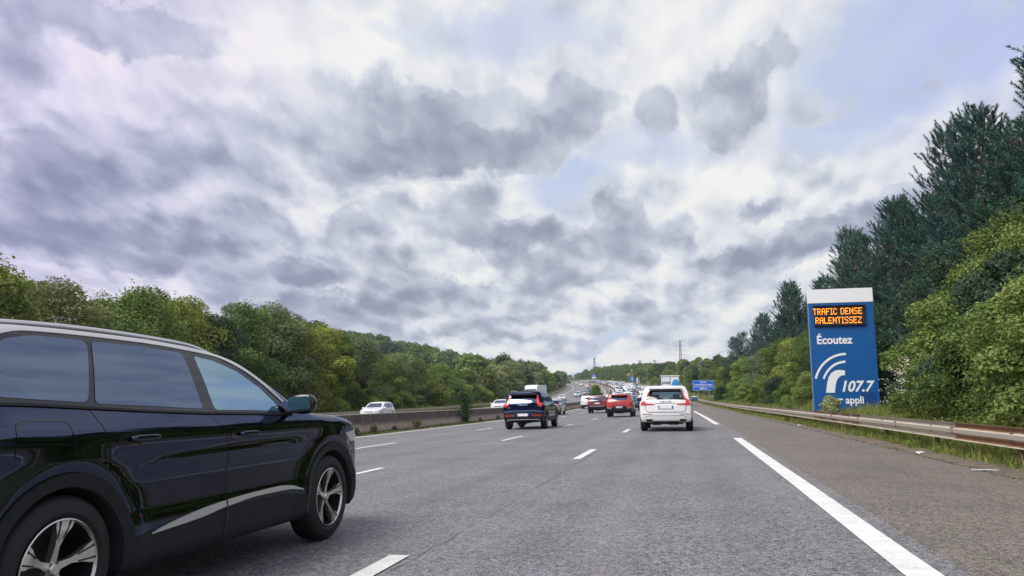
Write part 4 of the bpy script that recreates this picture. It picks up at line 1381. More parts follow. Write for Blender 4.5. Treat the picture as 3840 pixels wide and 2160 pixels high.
def patch(s, name, poly, view, mat, parent, off=.004, g=.05, holes=(), thick=0., color=None):
    V2, F = poly_fill(poly, g, holes)
    Q, N = s.cast(V2, view, off)
    # consistent winding with the outward normal
    if len(F):
        f0 = F[len(F) // 2]
        a = np.cross(Q[f0[1]] - Q[f0[0]], Q[f0[2]] - Q[f0[0]])
        tot = sum(np.dot(np.cross(Q[f[1]] - Q[f[0]], Q[f[2]] - Q[f[0]]), N[f[0]]) for f in F[::max(1, len(F) // 20)])
        if tot < 0: F = [f[::-1] for f in F]
    nrm = N
    V = Q
    if thick:
        # skirt back towards the shell so the piece has real thickness
        cnt = {}
        for f in F:
            for i in range(len(f)):
                e = (f[i], f[(i + 1) % len(f)]); cnt[e] = 1
        bd = [e for e in cnt if (e[1], e[0]) not in cnt]
        idx = {}
        extra = []; en = []
        for e in bd:
            for v in e:
                if v not in idx:
                    idx[v] = len(V) + len(extra); extra.append(Q[v] - N[v] * thick); en.append(N[v])
        if extra:
            V = np.concatenate([V, np.array(extra)]); nrm = np.concatenate([N, np.array(en)])
            F = F + [(e[1], e[0], idx[e[0]], idx[e[1]]) for e in bd]
    o = mesh_np(name, V, F, mat, parent, True, nrm=nrm)
    if color: o.color = (*color, 1)
    return o


def mirror(poly): return [(-a, b) for a, b in poly][::-1]


def rounded(poly, r=.03, n=4):
    out = []
    m = len(poly)
    for i in range(m):
        p0, p1, p2 = Vector(poly[i - 1]), Vector(poly[i]), Vector(poly[(i + 1) % m])
        a, b = (p0 - p1), (p2 - p1); ra = min(r, a.length * .45, b.length * .45)
        A = p1 + a.normalized() * ra; B = p1 + b.normalized() * ra
        for k in range(n + 1):
            t = k / n; q = A * (1 - t) ** 2 + p1 * 2 * t * (1 - t) + B * t * t
            out.append((q.x, q.y))
    return out


def arc(cx, cz, r, a0, a1, n=24):
    return [(cx + r * math.cos(R(a0 + (a1 - a0) * i / n)), cz + r * math.sin(R(a0 + (a1 - a0) * i / n))) for i in range(n + 1)]


def cut_body(s, V, F, arches, wr, prisms):
    """boolean away the wheel arches and the window openings"""
    me = bpy.data.meshes.new('body')
    me.from_pydata([tuple(v) for v in V], [], [tuple(f) for f in F]); me.update()
    ob = bpy.data.objects.new('body', me); COL.objects.link(ob)
    cutters = []
    for x in arches:
        for sg in (-1, 1):
            mb = MB(); mb.lathe([(0, -.16), (wr, -.16), (wr, .30), (0, .30)], (x[0], sg * (s.hw - .06), x[1]), 40, 'Y')
            cutters.append(mb.build('cutter', None))
    for poly, plane, a, b in prisms:
        mb = MB(); mb.prism(poly, a, b, plane); cutters.append(mb.build('cutter', None))
    for c in cutters:
        m = ob.modifiers.new('b', 'BOOLEAN'); m.operation = 'DIFFERENCE'; m.solver = 'EXACT'; m.object = c
    bpy.context.view_layer.update()
    dg = bpy.context.evaluated_depsgraph_get()
    me2 = bpy.data.meshes.new_from_object(ob.evaluated_get(dg))
    bpy.data.objects.remove(ob); bpy.data.meshes.remove(me)
    for c in cutters:
        d = c.data; bpy.data.objects.remove(c); bpy.data.meshes.remove(d)
    return me2


def finish_body(s, me, parent, mats, inner_from=.012):
    """smooth analytic normals on the painted shell, dark on cut faces"""
    n = len(me.vertices); co = np.empty(n * 3, np.float32); me.vertices.foreach_get('co', co); co = co.reshape(-1, 3).astype(float)
    fv = np.abs(s.F(co)); N = s.grad(co)
    me.materials.clear()
    for m in mats: me.materials.append(m)
    cn = [None] * len(me.loops)
    for p in me.polygons:
        pn = np.array(p.normal); vi = list(p.vertices)
        on = all(fv[v] < inner_from for v in vi) and np.dot(pn, N[vi].mean(0)) > .6
        p.material_index = 0 if on else 1
        p.use_smooth = True
        for li, v in zip(p.loop_indices, vi):
            cn[li] = tuple(N[v]) if on else tuple(pn)
    me.normals_split_custom_set(cn)
    o = bpy.data.objects.new('body', me); COL.objects.link(o); o.parent = parent
    return o


def wheel(parent, x, y, r, w, side, spokes='five', rimr=None, dark=False, detail=1):
    """side +1: outer face towards +y"""
    rim_r = rimr or r * .66
    tyre = MB()
    n = 48 if detail else 20
    prof = [(rim_r * .98, -w / 2 + .02), (rim_r + .02, -w / 2), (r - .035, -w / 2 + .004), (r - .012, -w / 2 + .022), (r, -w / 2 + .05), (r, w / 2 - .05), (r - .012, w / 2 - .022), (r - .035, w / 2 - .004), (rim_r + .02, w / 2), (rim_r * .98, w / 2 - .02)]
    tyre.lathe([(a, b) for a, b in prof], (0, 0, 0), n, 'Y')
    T = tyre.build('wheel', M_RUBBER, parent, smooth=True); T.location = (x, y, r)
    rim = MB()
    rim.lathe([(rim_r, w / 2 - .018), (rim_r * .985, w / 2 - .006), (rim_r * .945, w / 2 - .012), (rim_r * .93, w / 2 - .05), (rim_r * .90, -w / 2 + .03), (0, -w / 2 + .03)], (0, 0, 0), n, 'Y')
    bk = rim.build('rim', M_ALLOY_DK if detail else M_ALLOY, T, smooth=True)
    fc = MB()
    if spokes == 'five':
        fc.lathe([(rim_r * .925, w / 2 - .02), (rim_r * .955, w / 2 - .004), (rim_r * .985, w / 2 - .008)], (0, 0, 0), n, 'Y')
        for k in range(5):
            a = math.pi / 2 + k * 2 * math.pi / 5 + .10
            def pt(rr, t, yy): return (rr * math.cos(a) - t * math.sin(a), yy, rr * math.sin(a) + t * math.cos(a))
            R_ = rim_r
            sec = [(.10 * R_, .085 * R_, w / 2 - .055), (.42 * R_, .055 * R_, w / 2 - .042), (.66 * R_, .12 * R_, w / 2 - .026), (.80 * R_, .20 * R_, w / 2 - .016), (.95 * R_, .235 * R_, w / 2 - .012)]
            V = []; Fq = []
            for rr, hw_, yy in sec: V += [pt(rr, -hw_, yy), pt(rr, hw_, yy), pt(rr, hw_ * .8, yy - .04), pt(rr, -hw_ * .8, yy - .04)]
            for i in range(len(sec) - 1):
                b = i * 4
                for j in range(4): Fq.append((b + j, b + (j + 1) % 4, b + 4 + (j + 1) % 4, b + 4 + j))
            fc.add(V, Fq)
        inl = []; sl = MB()
        for k in range(5):
            a = math.pi / 2 + k * 2 * math.pi / 5 + .10
            for sg in (-1, 1):
                def pt(rr, t, yy): return (rr * math.cos(a) - t * math.sin(a), yy, rr * math.sin(a) + t * math.cos(a))
                q = [(.56, .060, .028), (.56, .085, .028), (.93, .150, .0085), (.93, .110, .0085)]
                sl.add([pt(a_ * rim_r, sg * b_ * rim_r, w / 2 - c_) for a_, b_, c_ in q], [(0, 1, 2, 3)])
        inl.append(sl)
        fc.lathe([(0, w / 2 - .030), (.10 * rim_r, w / 2 - .030), (.14 * rim_r, w / 2 - .042), (.14 * rim_r, w / 2 - .07)], (0, 0, 0), 20, 'Y')
    else:
        fc.lathe([(rim_r * .92, w / 2 - .02), (rim_r * .985, w / 2 - .006)], (0, 0, 0), n, 'Y')
        for k in range(10):
            a = k * 2 * math.pi / 10
            def pt(rr, t, yy): return (rr * math.cos(a) - t * math.sin(a), yy, rr * math.sin(a) + t * math.cos(a))
            V = [pt(.1 * rim_r, -.02, w / 2 - .05), pt(.1 * rim_r, .02, w / 2 - .05), pt(.95 * rim_r, .018, w / 2 - .014), pt(.95 * rim_r, -.018, w / 2 - .014)]
            fc.add(V, [(0, 1, 2, 3)])
        fc.lathe([(0, w / 2 - .03), (.14 * rim_r, w / 2 - .04)], (0, 0, 0), 16, 'Y')
    f = fc.build('spokes', M_ALLOY, T, smooth=True)
    if spokes == 'five':
        # the dark pockets milled into the spokes belong to the spokes' own mesh
        me = f.data; me.materials.append(M_ALLOY_DK); bm = bmesh.new(); bm.from_mesh(me)
        for sl_ in inl:
            vs = [bm.verts.new(p) for p in sl_.v]
            for q in sl_.f: bm.faces.new([vs[i] for i in q]).material_index = 1
        bm.to_mesh(me); bm.free()
    if side < 0: T.rotation_euler = (0, 0, math.pi)
    return T


def text_mesh(txt, size, mat, parent, name='lettering', bold=.0, shear=0., align='CENTER', M=None, depth=.004, space=1.0):
    """flat lettering; built in its local xy plane then placed by matrix M"""
    cu = bpy.data.curves.new(name, 'FONT')
    cu.body = txt; cu.size = size; cu.align_x = align; cu.align_y = 'CENTER'; cu.extrude = depth / 2; cu.offset = bold * size; cu.shear = shear
    cu.space_character = space; cu.resolution_u = 4
    t = bpy.data.objects.new(name, cu); COL.objects.link(t)
    bpy.context.view_layer.update()
    me = bpy.data.meshes.new_from_object(t.evaluated_get(bpy.context.evaluated_depsgraph_get()))
    bpy.data.objects.remove(t); bpy.data.curves.remove(cu)
    me.name = name
    me.materials.clear(); me.materials.append(mat)
    o = bpy.data.objects.new(name, me); COL.objects.link(o); o.parent = parent
    if M is not None: o.matrix_local = M
    return o


def plate(parent, c, w=.52, h=.11, face='rear', blank=True, text=None):
    """number plate standing on the rear / front face at c=(x,y,z)"""
    sg = -1 if face == 'rear' else 1
    root = MB().box((0, 0, 0), (.012, w, h)).build('number_plate', M_PLATE, parent, bevel=.003)
    root.location = c
    for s_ in (-1, 1):
        b = MB().box((sg * .0075, s_ * (w / 2 - .024), 0), (.004, .042, h * .94)).build('country_band', M_PLATEBLUE, root)
    if text:
        M = Matrix.Translation((sg * .009, 0, 0)) @ Matrix.Rotation(math.pi / 2 if sg > 0 else -math.pi / 2, 4, 'Z') @ Matrix.Rotation(math.pi / 2, 4, 'X')
        text_mesh(text, h * .82, M_GLOSSBLK, root, 'plate_characters', .01, M=M, depth=.002)
    return root


def lozenge(name, c, r, mat, parent, e=.6):
    bm = bmesh.new(); bmesh.ops.create_uvsphere(bm, u_segments=24, v_segments=14, radius=1)
    for v in bm.verts:
        q = v.co; v.co = tuple(math.copysign(abs(q[i]) ** e, q[i]) * r[i] for i in range(3))
    me = bpy.data.meshes.new(name); bm.to_mesh(me); bm.free()
    for p in me.polygons: p.use_smooth = True
    me.materials.append(mat)
    o = bpy.data.objects.new(name, me); COL.objects.link(o); o.parent = parent; o.location = c
    return o


def mirror_part(parent, x, y, z, side, capmat, color=None, s=1.0):
    """door mirror: rounded housing, stalk and glass"""
    bm = bmesh.new(); bmesh.ops.create_uvsphere(bm, u_segments=20, v_segments=12, radius=1)
    for v in bm.verts:
        q = v.co
        sx = math.copysign(abs(q.x) ** .7, q.x) * (.085 if q.x > 0 else .035); sy = math.copysign(abs(q.y) ** .62, q.y) * .125; sz = math.copysign(abs(q.z) ** .66, q.z) * .085
        v.co = (sx * s, sy * s, sz * s * (1 - .25 * max(0, -q.y * side)))
    me = bpy.data.meshes.new('mirror'); bm.to_mesh(me); bm.free()
    for p in me.polygons: p.use_smooth = True
    me.materials.append(capmat)
    o = bpy.data.objects.new('mirror', me); COL.objects.link(o); o.parent = parent; o.location = (x, y, z)
    if color: o.color = (*color, 1)
    pts = rounded([(-.105 * s, -.06 * s), (.105 * s, -.07 * s), (.108 * s, .062 * s), (-.10 * s, .068 * s)], .035)
    g_ = MB().prism([(p[0], p[1]) for p in pts], -.044 * s, -.040 * s, 'yz').build('mirror_glass', M_MIRROR, o)
    g_.location = (-.004, 0, 0)
    st = MB().tube((-.0, -side * .09 * s, -.055 * s), (-.0, -side * .19 * s, -.10 * s), .028 * s, .035 * s, 8).build('mirror_stalk', M_TRIM, o, smooth=True)
    return o
M_MIRROR = simple('mirror_glass', (.13, .20, .23), .02, 1.0)


def strip(s, name, pts, wid, view, mat, parent, off=.003, color=None):
    """thin line laid on the shell along a 2D path"""
    P = [Vector(p) for p in pts]; L = []; Rr = []
    for i, p in enumerate(P):
        d = (P[min(i + 1, len(P) - 1)] - P[max(i - 1, 0)]).normalized(); n = Vector((-d.y, d.x)) * wid / 2
        L.append((p + n)); Rr.append((p - n))
    V2 = []; m = len(P)
    for a, b in zip(L, Rr): V2 += [tuple(a), tuple(b)]
    Q, N = s.cast(V2, view, off)
    F = [(2 * i, 2 * i + 1, 2 * i + 3, 2 * i + 2) for i in range(m - 1)]
    if np.dot(np.cross(Q[F[0][1]] - Q[F[0][0]], Q[F[0][2]] - Q[F[0][0]]), N[0]) < 0: F = [f[::-1] for f in F]
    o = mesh_np(name, Q, F, mat, parent, True, nrm=N)
    if color: o.color = (*color, 1)
    return o


def dense(pts, step=.04):
    out = []
    for a, b in zip(pts[:-1], pts[1:]):
        k = max(1, int(math.dist(a, b) / step))
        for j in range(k): out.append((a[0] + (b[0] - a[0]) * j / k, a[1] + (b[1] - a[1]) * j / k))
    out.append(pts[-1]); return out


def smooth_path(pts, step=.04):
    xs = np.cumsum([0] + [math.dist(a, b) for a, b in zip(pts[:-1], pts[1:])])
    fx, fz = pchip(xs, [p[0] for p in pts]), pchip(xs, [p[1] for p in pts])
    t = np.linspace(0, xs[-1], max(3, int(xs[-1] / step)))
    return list(zip(fx(t), fz(t)))


def roof_rails(s, parent, x0, x1, y, mat=None, lift=.045):
    for sg in (-1, 1):
        mb = MB(); n = 26; prev = None
        for i in range(n + 1):
            x = x0 + (x1 - x0) * i / n
            yy = sg * y; zt = s.cast([(x, yy)], 'top')[0][0][2]
            e = min(1, min(i, n - i) / 3.5)
            p = Vector((x, yy, zt + lift * math.sin(e * math.pi / 2) - .008))
            if prev is not None: mb.tube(prev, p, .016, .016, 8, i in (1, n))
            prev = p
        mb.build('roof_rail', mat or M_SATIN, parent, smooth=True)


# ------------------------------------------------------------------ the big black SUV at the left
def hero():
    L, Wd, H, gc = 4.64, 1.84, 1.62, .24
    s = Shape(L, Wd, H, gc,
              top=[(0, 1.34), (.12, 1.48), (.45, 1.563), (1.2, 1.592), (2.0, 1.570), (2.45, 1.508), (2.85, 1.355), (3.30, 1.145), (3.45, 1.11), (3.9, 1.07), (4.25, 1.00), (4.45, .93), (4.64, .82)],
              rear=[(.2, .16), (.45, .03), (.7, 0), (.95, .02), (1.15, .09), (1.45, .28), (1.65, .5)],
              front=[(.2, 4.50), (.42, 4.60), (.6, 4.64), (.8, 4.62), (.95, 4.52), (1.1, 4.3)],
              side=[(.20, .935), (.30, .975), (.48, .988), (.56, .975), (.70, .972), (.82, .982), (.92, .998), (.955, 1.0), (.995, .994), (1.05, .968), (1.10, .943), (1.16, .915), (1.30, .860), (1.5, .765), (1.64, .68)],
              plan_r=(.6, .06), plan_f=(.85, .11), cr=.16, cf=.36, crown=.05, k=.05, kside=.07)
    def detail(x, z):
        # crease sweeping from the rear wheel up over the doors, and shoulder falling forward
        d = .012 * np.exp(-((z - (.80 + .03 * np.sin((x - 1.4) * 1.1) - .10 * np.clip(1.6 - x, 0, 1))) / .035) ** 2) * np.clip((x - 1.3) / .5, 0, 1) * np.clip((3.5 - x) / .4, 0, 1)
        fl = .020 * (np.exp(-(((x - .89) ** 2 + (z - .34) ** 2) ** .5 - .50) ** 2 / .006) + np.exp(-(((x - 3.73) ** 2 + (z - .34) ** 2) ** .5 - .50) ** 2 / .006)) * (z < 1.0)
        return d + fl
    s.detail = detail
    root = empty('people_carrier', (0, 0, 0), 0, 'large glossy black SUV close up at the left edge of the picture', 'car')
    A = [(.89, .345), (3.73, .345)]; wr = .405
    fwin = [(2.125, 1.105), (2.07, 1.468), (2.28, 1.445), (2.52, 1.378), (2.75, 1.262), (2.90, 1.150), (2.955, 1.085), (2.6, 1.098)]
    body_col = (.060, .076, .118)
    V, F = shell(s, .034)
    me = cut_body(s, V, F, A, wr, [(fwin, 'xz', -1.2, 1.2)])
    b = finish_body(s, me, root, [M_BLACKPAINT, M_DARK]); b.color = (*body_col, 1)
    rwin = [(1.10, 1.150), (1.195, 1.495), (1.60, 1.495), (1.955, 1.475), (2.0, 1.112), (1.55, 1.132)]
    qwin = [(.42, 1.19), (.50, 1.36), (.62, 1.465), (.80, 1.498), (1.165, 1.497), (1.055, 1.155), (.75, 1.172)]
    for side, view in ((-1, 'right'), (1, 'left')):
        patch(s, 'front_window', rounded(fwin, .03), view, M_SIDEGLASS, root, .001, .04)
        patch(s, 'rear_window', rounded(rwin, .03), view, M_PRIV, root, .006, .04)
        patch(s, 'quarter_window', rounded(qwin, .05), view, M_PRIV, root, .006, .04)
        # black pillar and window-frame band behind the glass
        band = [(.36, 1.165), (.46, 1.385), (.60, 1.497), (.80, 1.527), (1.6, 1.522), (2.05, 1.498), (2.30, 1.470), (2.54, 1.402), (2.78, 1.282), (2.95, 1.160), (3.06, 1.062), (2.6, 1.080), (2.0, 1.094), (1.5, 1.114), (1.05, 1.137), (.7, 1.155)]
        patch(s, 'window_surround', band, view, M_GLOSSBLK, root, .003, .05, holes=(fwin,))
        # satin roof-line moulding sweeping down the rear pillar
        up = smooth_path([(.30, 1.19), (.37, 1.36), (.50, 1.50), (.68, 1.540), (1.1, 1.547), (1.6, 1.542), (2.05, 1.518), (2.30, 1.492), (2.56, 1.432), (2.80, 1.312), (3.02, 1.165)])
        lo = smooth_path([(.44, 1.19), (.50, 1.375), (.62, 1.49), (.80, 1.520), (1.1, 1.524), (1.6, 1.518), (2.05, 1.494), (2.30, 1.472), (2.545, 1.406), (2.785, 1.290), (3.0, 1.150)])
        patch(s, 'roof_moulding', list(up) + list(lo)[::-1], view, M_SATIN, root, .008, .04, thick=.006)
        patch(s, 'belt_moulding', dense([(.32, 1.165), (.7, 1.152), (1.05, 1.134), (1.5, 1.111), (2.0, 1.090), (2.6, 1.076), (3.07, 1.056), (3.07, 1.046), (2.6, 1.064), (2.0, 1.078), (1.5, 1.099), (1.05, 1.122), (.7, 1.140), (.32, 1.152)], .1), view, M_TRIM, root, .010, .05, thick=.008)
        for cx, cz in A:
            a0, a1 = (-18, 205) if cx < 2 else (-25, 198)
            ring = arc(cx, cz, .468, a0, a1) + arc(cx, cz, .400, a1, a0)
            patch(s, 'arch_cladding', ring, view, M_TRIM, root, .014, .04, thick=.03)
        sill = dense([(1.33, .25), (1.345, .36), (1.36, .42), (1.8, .452), (2.5, .472), (3.0, .465), (3.27, .43), (3.25, .25)], .1)
        patch(s, 'sill_cladding', sill, view, M_TRIM, root, .010, .05, thick=.02)
        ch = smooth_path([(1.50, .425), (1.75, .470), (2.05, .502), (2.45, .523), (2.85, .530), (3.05, .515), (3.20, .478)]) + smooth_path([(3.20, .470), (3.0, .492), (2.6, .496), (2.2, .474), (1.95, .445), (1.50, .418)])
        patch(s, 'sill_moulding', ch, view, M_SILVER, root, .016, .035, thick=.012)
        strip(s, 'moulding_joint', dense([(2.20, .27), (2.215, .40), (2.205, .54)]), .012, view, M_GLOSSBLK, root, .019)
        # shut lines
        for nm, pth, wd_ in (('door_gap', [(1.05, 1.13), (1.10, 1.05), (1.15, .92), (1.17, .82), (1.24, .76)], .008),
                         ('door_gap', [(2.04, 1.085), (2.14, 1.0), (2.21, .9), (2.235, .75), (2.225, .55)], .008),
                         ('door_gap', [(3.10, 1.05), (3.22, .98), (3.30, .88), (3.315, .72), (3.30, .62)], .008),
                         ('fender_crease', [(3.30, .985), (3.6, .985), (3.9, .962), (4.2, .90)], .007)):
            strip(s, nm, smooth_path(pth), wd_, view, M_GLOSSBLK, root, .0018)
        if side < 0:
            fd = rounded([(.56, .895), (.585, 1.075), (.90, 1.065), (.895, .885)], .05)
            strip(s, 'fuel_flap_gap', dense(fd + [fd[0]], .02), .007, view, M_GLOSSBLK, root, .0018)
        for hx, hz in ((1.40, .955), (2.44, .935)):
            # recessed cup and pull handle
            cup = [(hx - .10 + .10 * math.cos(t) * 1.1, hz + .042 * math.sin(t)) for t in np.linspace(0, 2 * math.pi, 20, endpoint=False)]
            patch(s, 'handle_recess', cup, view, M_GLOSSBLK, root, .0025, .03)
            yy = s.cast([(hx, hz)], view)[0][0][1]
            h_ = lozenge('door_handle', (hx - .01, yy + side * .022, hz + .004), (.115, .018, .019), M_BLACKPAINT, root); h_.color = (*body_col, 1)
        mirror_part(root, 3.03, side * 1.00, 1.135, side, M_GLOSSBLK, None, .9)
        for cx, cz in A:
            wheel(root, cx, side * (s.hw - .135), .352, .235, side, 'five', rimr=.245)
        # headlamp and tail lamp wrap
        patch(s, 'headlamp', rounded([(4.10, .80), (3.98, .88), (4.3, .90), (4.42, .86), (4.42, .79)], .02), view, M_HEADLAMP, root, .006, .04, thick=.01)
        patch(s, 'tail_lamp', rounded([(.06, .88), (.10, 1.02), (.30, 1.05), (.42, .96), (.30, .89)], .02), view, M_RED, root, .006, .04, thick=.01)
    # bonnet gap & front
    strip(s, 'bonnet_gap', smooth_path([(3.34, .73), (3.7, .74), (4.05, .70), (4.3, .6)]), .008, 'top', M_GLOSSBLK, root, .002)
    strip(s, 'bonnet_gap', smooth_path([(3.34, -.73), (3.7, -.74), (4.05, -.70), (4.3, -.6)]), .008, 'top', M_GLOSSBLK, root, .002)
    patch(s, 'windscreen', rounded([(-.66, 1.15), (-.60, 1.48), (.60, 1.48), (.66, 1.15)], .05), 'front', M_PRIV, root, .004, .06)
    patch(s, 'tailgate_window', rounded([(-.60, 1.12), (-.54, 1.42), (.54, 1.42), (.60, 1.12)], .05), 'rear', M_PRIV, root, .004, .06)
    patch(s, 'grille', rounded([(-.50, .55), (-.55, .80), (.55, .80), (.50, .55)], .05), 'front', M_GLOSSBLK, root, .006, .05, thick=.01)
    patch(s, 'lower_bumper', [(-.85, .26), (-.85, .45), (.85, .45), (.85, .26)], 'front', M_TRIM, root, .008, .06, thick=.01)
    patch(s, 'lower_bumper', [(-.85, .26), (-.85, .55), (.85, .55), (.85, .26)], 'rear', M_TRIM, root, .008, .06, thick=.01)
    plate(root, (4.645, 0, .50), face='front'); plate(root, (-.012, 0, .92), face='rear')
    roof_rails(s, root, .35, 2.42, .635, M_SATIN, .014)
    # cabin: seats, dashboard, floor
    cab = MB().box((1.9, 0, .55), (2.6, 1.5, .10)).box((3.05, 0, .93), (.35, 1.4, .16)).build('cabin_floor', M_DARK, root)
    for sy in (-.38, .38):
        se = MB().box((2.25, sy, .66), (.50, .48, .16)).box((2.00, sy, .95), (.13, .46, .58), M=Matrix.Rotation(-.22, 3, 'Y')).box((1.92, sy, 1.29), (.09, .24, .16), M=Matrix.Rotation(-.15, 3, 'Y'))
        se.build('seat', M_SEAT, root, bevel=.03)
    st = MB(); 
    for i in range(20):
        a, b2 = 2 * math.pi * i / 20, 2 * math.pi * (i + 1) / 20
        st.tube((2.72 - .06 * math.sin(a), .38 + .17 * math.cos(a), .98 + .16 * math.sin(a)), (2.72 - .06 * math.sin(b2), .38 + .17 * math.cos(b2), .98 + .16 * math.sin(b2)), .014, .014, 6)
    st.tube((2.72, .38, .98), (2.92, .38, .90), .03).build('steering_wheel', M_DARK, root)
    # door mirror of the far side is seen through the cabin as well
    return root, s
HERO, HS = hero()
def place(root, o_, Y, rear=True, L=4.5, yaw=0.):
    """stand a car on the road: (o_, Y) is the middle of its rear bumper; local +x points ahead"""
    hd = heading(Y)
    p = W(o_, Y)
    grade = float(zc(Y + 2) - zc(Y - 2)) / 4
    slope = float(cross(o_ + .5) - cross(o_ - .5))
    M = Matrix.Rotation(math.pi / 2 + hd + yaw, 4, 'Z') @ Matrix.Rotation(-math.atan(grade), 4, 'Y') @ Matrix.Rotation(-math.atan(slope), 4, 'X')
    root.rotation_mode = 'XYZ'
    root.rotation_euler = M.to_euler()
    root.location = p
place(HERO, -3.90, 2.30)

# ------------------------------------------------------------------ other cars
def car_shape(kind, L, Wd, H, belt=.98, hood=1.0, gc=.2):
    hs = H
    if kind in ('suv', 'mpv'):
        top = [(0, H * .80), (.10, H * .93), (.35, H * .985), (1.0, H), (L * .47, H * .985), (L * .56, H * .93), (L * .66, H * .80), (L * .735, hood + .07), (L * .78, hood + .03), (L * .9, hood - .03), (L * .97, hood - .13), (L, hood - .25)]
        rear = [(gc, .10), (.42, .02), (.6, 0), (.85, .02), (belt, .05), (belt + .1, .09), (H * .90, .34), (H, .42)]
    elif kind == 'hatch':
        top = [(0, H * .74), (.14, H * .88), (.42, H * .965), (1.0, H * .995), (L * .42, H), (L * .54, H * .95), (L * .65, H * .80), (L * .76, hood + .03), (L * .82, hood - .01), (L * .93, hood - .10), (L, hood - .28)]
        rear = [(gc, .10), (.4, .02), (.6, 0), (.85, .03), (belt, .09), (H * .92, .42), (H, .55)]
    elif kind == 'sedan':
        top = [(0, .98), (.1, 1.03), (.55, 1.06), (.75, 1.10), (1.35, H * .955), (1.75, H * .99), (L * .47, H), (L * .56, H * .95), (L * .66, H * .80), (L * .745, hood + .03), (L * .80, hood - .01), (L * .93, hood - .09), (L, hood - .25)]
        rear = [(gc, .10), (.4, .02), (.6, 0), (.85, .03), (1.0, .08), (H, .3)]
    elif kind == 'wagon':
        top = [(0, H * .80), (.12, H * .92), (.4, H * .975), (1.2, H), (L * .47, H * .995), (L * .56, H * .95), (L * .66, H * .80), (L * .745, hood + .03), (L * .80, hood), (L * .93, hood - .09), (L, hood - .25)]
        rear = [(gc, .10), (.4, .02), (.6, 0), (.85, .02), (belt, .07), (H * .92, .40), (H, .5)]
    elif kind == 'van':
        top = [(0, H * .90), (.08, H * .97), (.3, H), (L * .62, H), (L * .70, H * .93), (L * .80, H * .76), (L * .87, H * .62), (L * .95, H * .54), (L, H * .44)]
        rear = [(gc, .08), (.5, .0), (1.2, .02), (H, .10)]
    front = [(gc, L - .12), (.42, L - .02), (.58, L), (hood - .25, L - .03), (hood, L - .16), (hood + .25, L - .3)]
    sh = [(gc, .93), (gc + .12, .97), (.55, .985), (.78, 1.0), (belt - .08, 1.0), (belt, .975), (belt + .08, .925)]
    rt = .70 if kind != 'van' else .88
    side = sh + [((belt + .08 + H) / 2 + .04, (.925 + rt) / 2 + .03), (H + .02, rt)]
    return Shape(L, Wd, H, gc, top, rear, front, side, plan_r=(.6, .06), plan_f=(.8, .10), cr=.10, cf=.28, crown=.05, k=.06, kside=.07)


def side_glass(s, L, H, belt, kind):
    b = belt + .045; t = H - .145
    if kind == 'sedan':
        q = [(1.0, b + .03), (1.35, t - .06), (1.75, t), (L * .47, t + .01), (L * .55, t - .05), (L * .64, t - .20), (L * .715, b + .04), (L * .70, b)]
        return [q]
    t0 = t + (.02 if kind == 'suv' else 0)
    return [[(.50, b + .05), (.62, t0 - .04), (.85, t0), (L * .25, t0 + .005), (L * .24, b + .01)],
            [(L * .26, b + .01), (L * .27, t0 + .005), (L * .435, t0), (L * .45, b)],
            [(L * .465, b), (L * .45, t0 - .005), (L * .52, t0 - .035), (L * .585, t0 - .12), (L * .66, b + .14), (L * .70, b + .02)]]


def base_car(name, kind, L, Wd, H, col, belt=.98, hood=1.0, gc=.2, wr=.34, cell=.055, hi=True, spokes='ten', cladding=False, glazing=M_PRIV, cuts=(), xr=None, xf=None, wheel_w=.22, paint=None):
    s = car_shape(kind, L, Wd, H, belt, hood, gc)
    root = empty(name, (0, 0, 0))
    xr = xr or L * .185; xf = xf or L * .795
    A = [(xr, wr), (xf, wr)]
    V, F = shell(s, cell)
    me = cut_body(s, V, F, A, wr + .045, list(cuts))
    b = finish_body(s, me, root, [paint or M_PAINT, M_DARK]); b.color = (*col, 1)
    g_ = .06 if hi else .12
    for sg, view in ((1, 'left'), (-1, 'right')):
        for q in side_glass(s, L, H, belt, kind):
            patch(s, 'side_window', rounded(q, .03), view, glazing, root, .006, g_)
        for cx, cz in A:
            if cladding: patch(s, 'arch_cladding', arc(cx, cz, wr + .105, -14, 194, 16) + arc(cx, cz, wr + .04, 194, -14, 16), view, M_TRIM, root, .012, .06, thick=.02)
            wheel(root, cx, sg * (s.hw - wheel_w / 2 - .01), wr, wheel_w, sg, spokes, detail=hi)
        if cladding: patch(s, 'sill_cladding', [(xr + wr + .05, gc + .02), (xr + wr + .06, gc + .20), (xf - wr - .06, gc + .20), (xf - wr - .05, gc + .02)], view, M_TRIM, root, .01, .1, thick=.015)
        if hi:
            for x_, zt in ((L * .245, belt), (L * .455, belt), (L * .695, belt)):
                strip(s, 'door_gap', dense([(x_, belt + .02), (x_ + .02, gc + .22)], .1), .010, view, M_GLOSSBLK, root, .002)
            for x_ in (L * .31, L * .51):
                yy = s.cast([(x_, belt - .10)], view)[0][0][1]
                h_ = lozenge('door_handle', (x_, yy + sg * .018, belt - .10), (.10, .016, .016), M_PAINT, root); h_.color = (*col, 1)
    return root, s


def windscreen(s, root, H, belt, hw, mat=None, g_=.07):
    patch(s, 'windscreen', rounded([(-hw * .80, belt + .10), (-hw * .64, H - .13), (hw * .64, H - .13), (hw * .80, belt + .10)], .06), 'front', mat or M_PRIV, root, .005, g_)


def lbl(root, label, cat='car', group=None):
    return tag(root, label, cat, group)


M_GREYLETTER = simple('dark_chrome_letters', (.18, .19, .20), .3, .6)
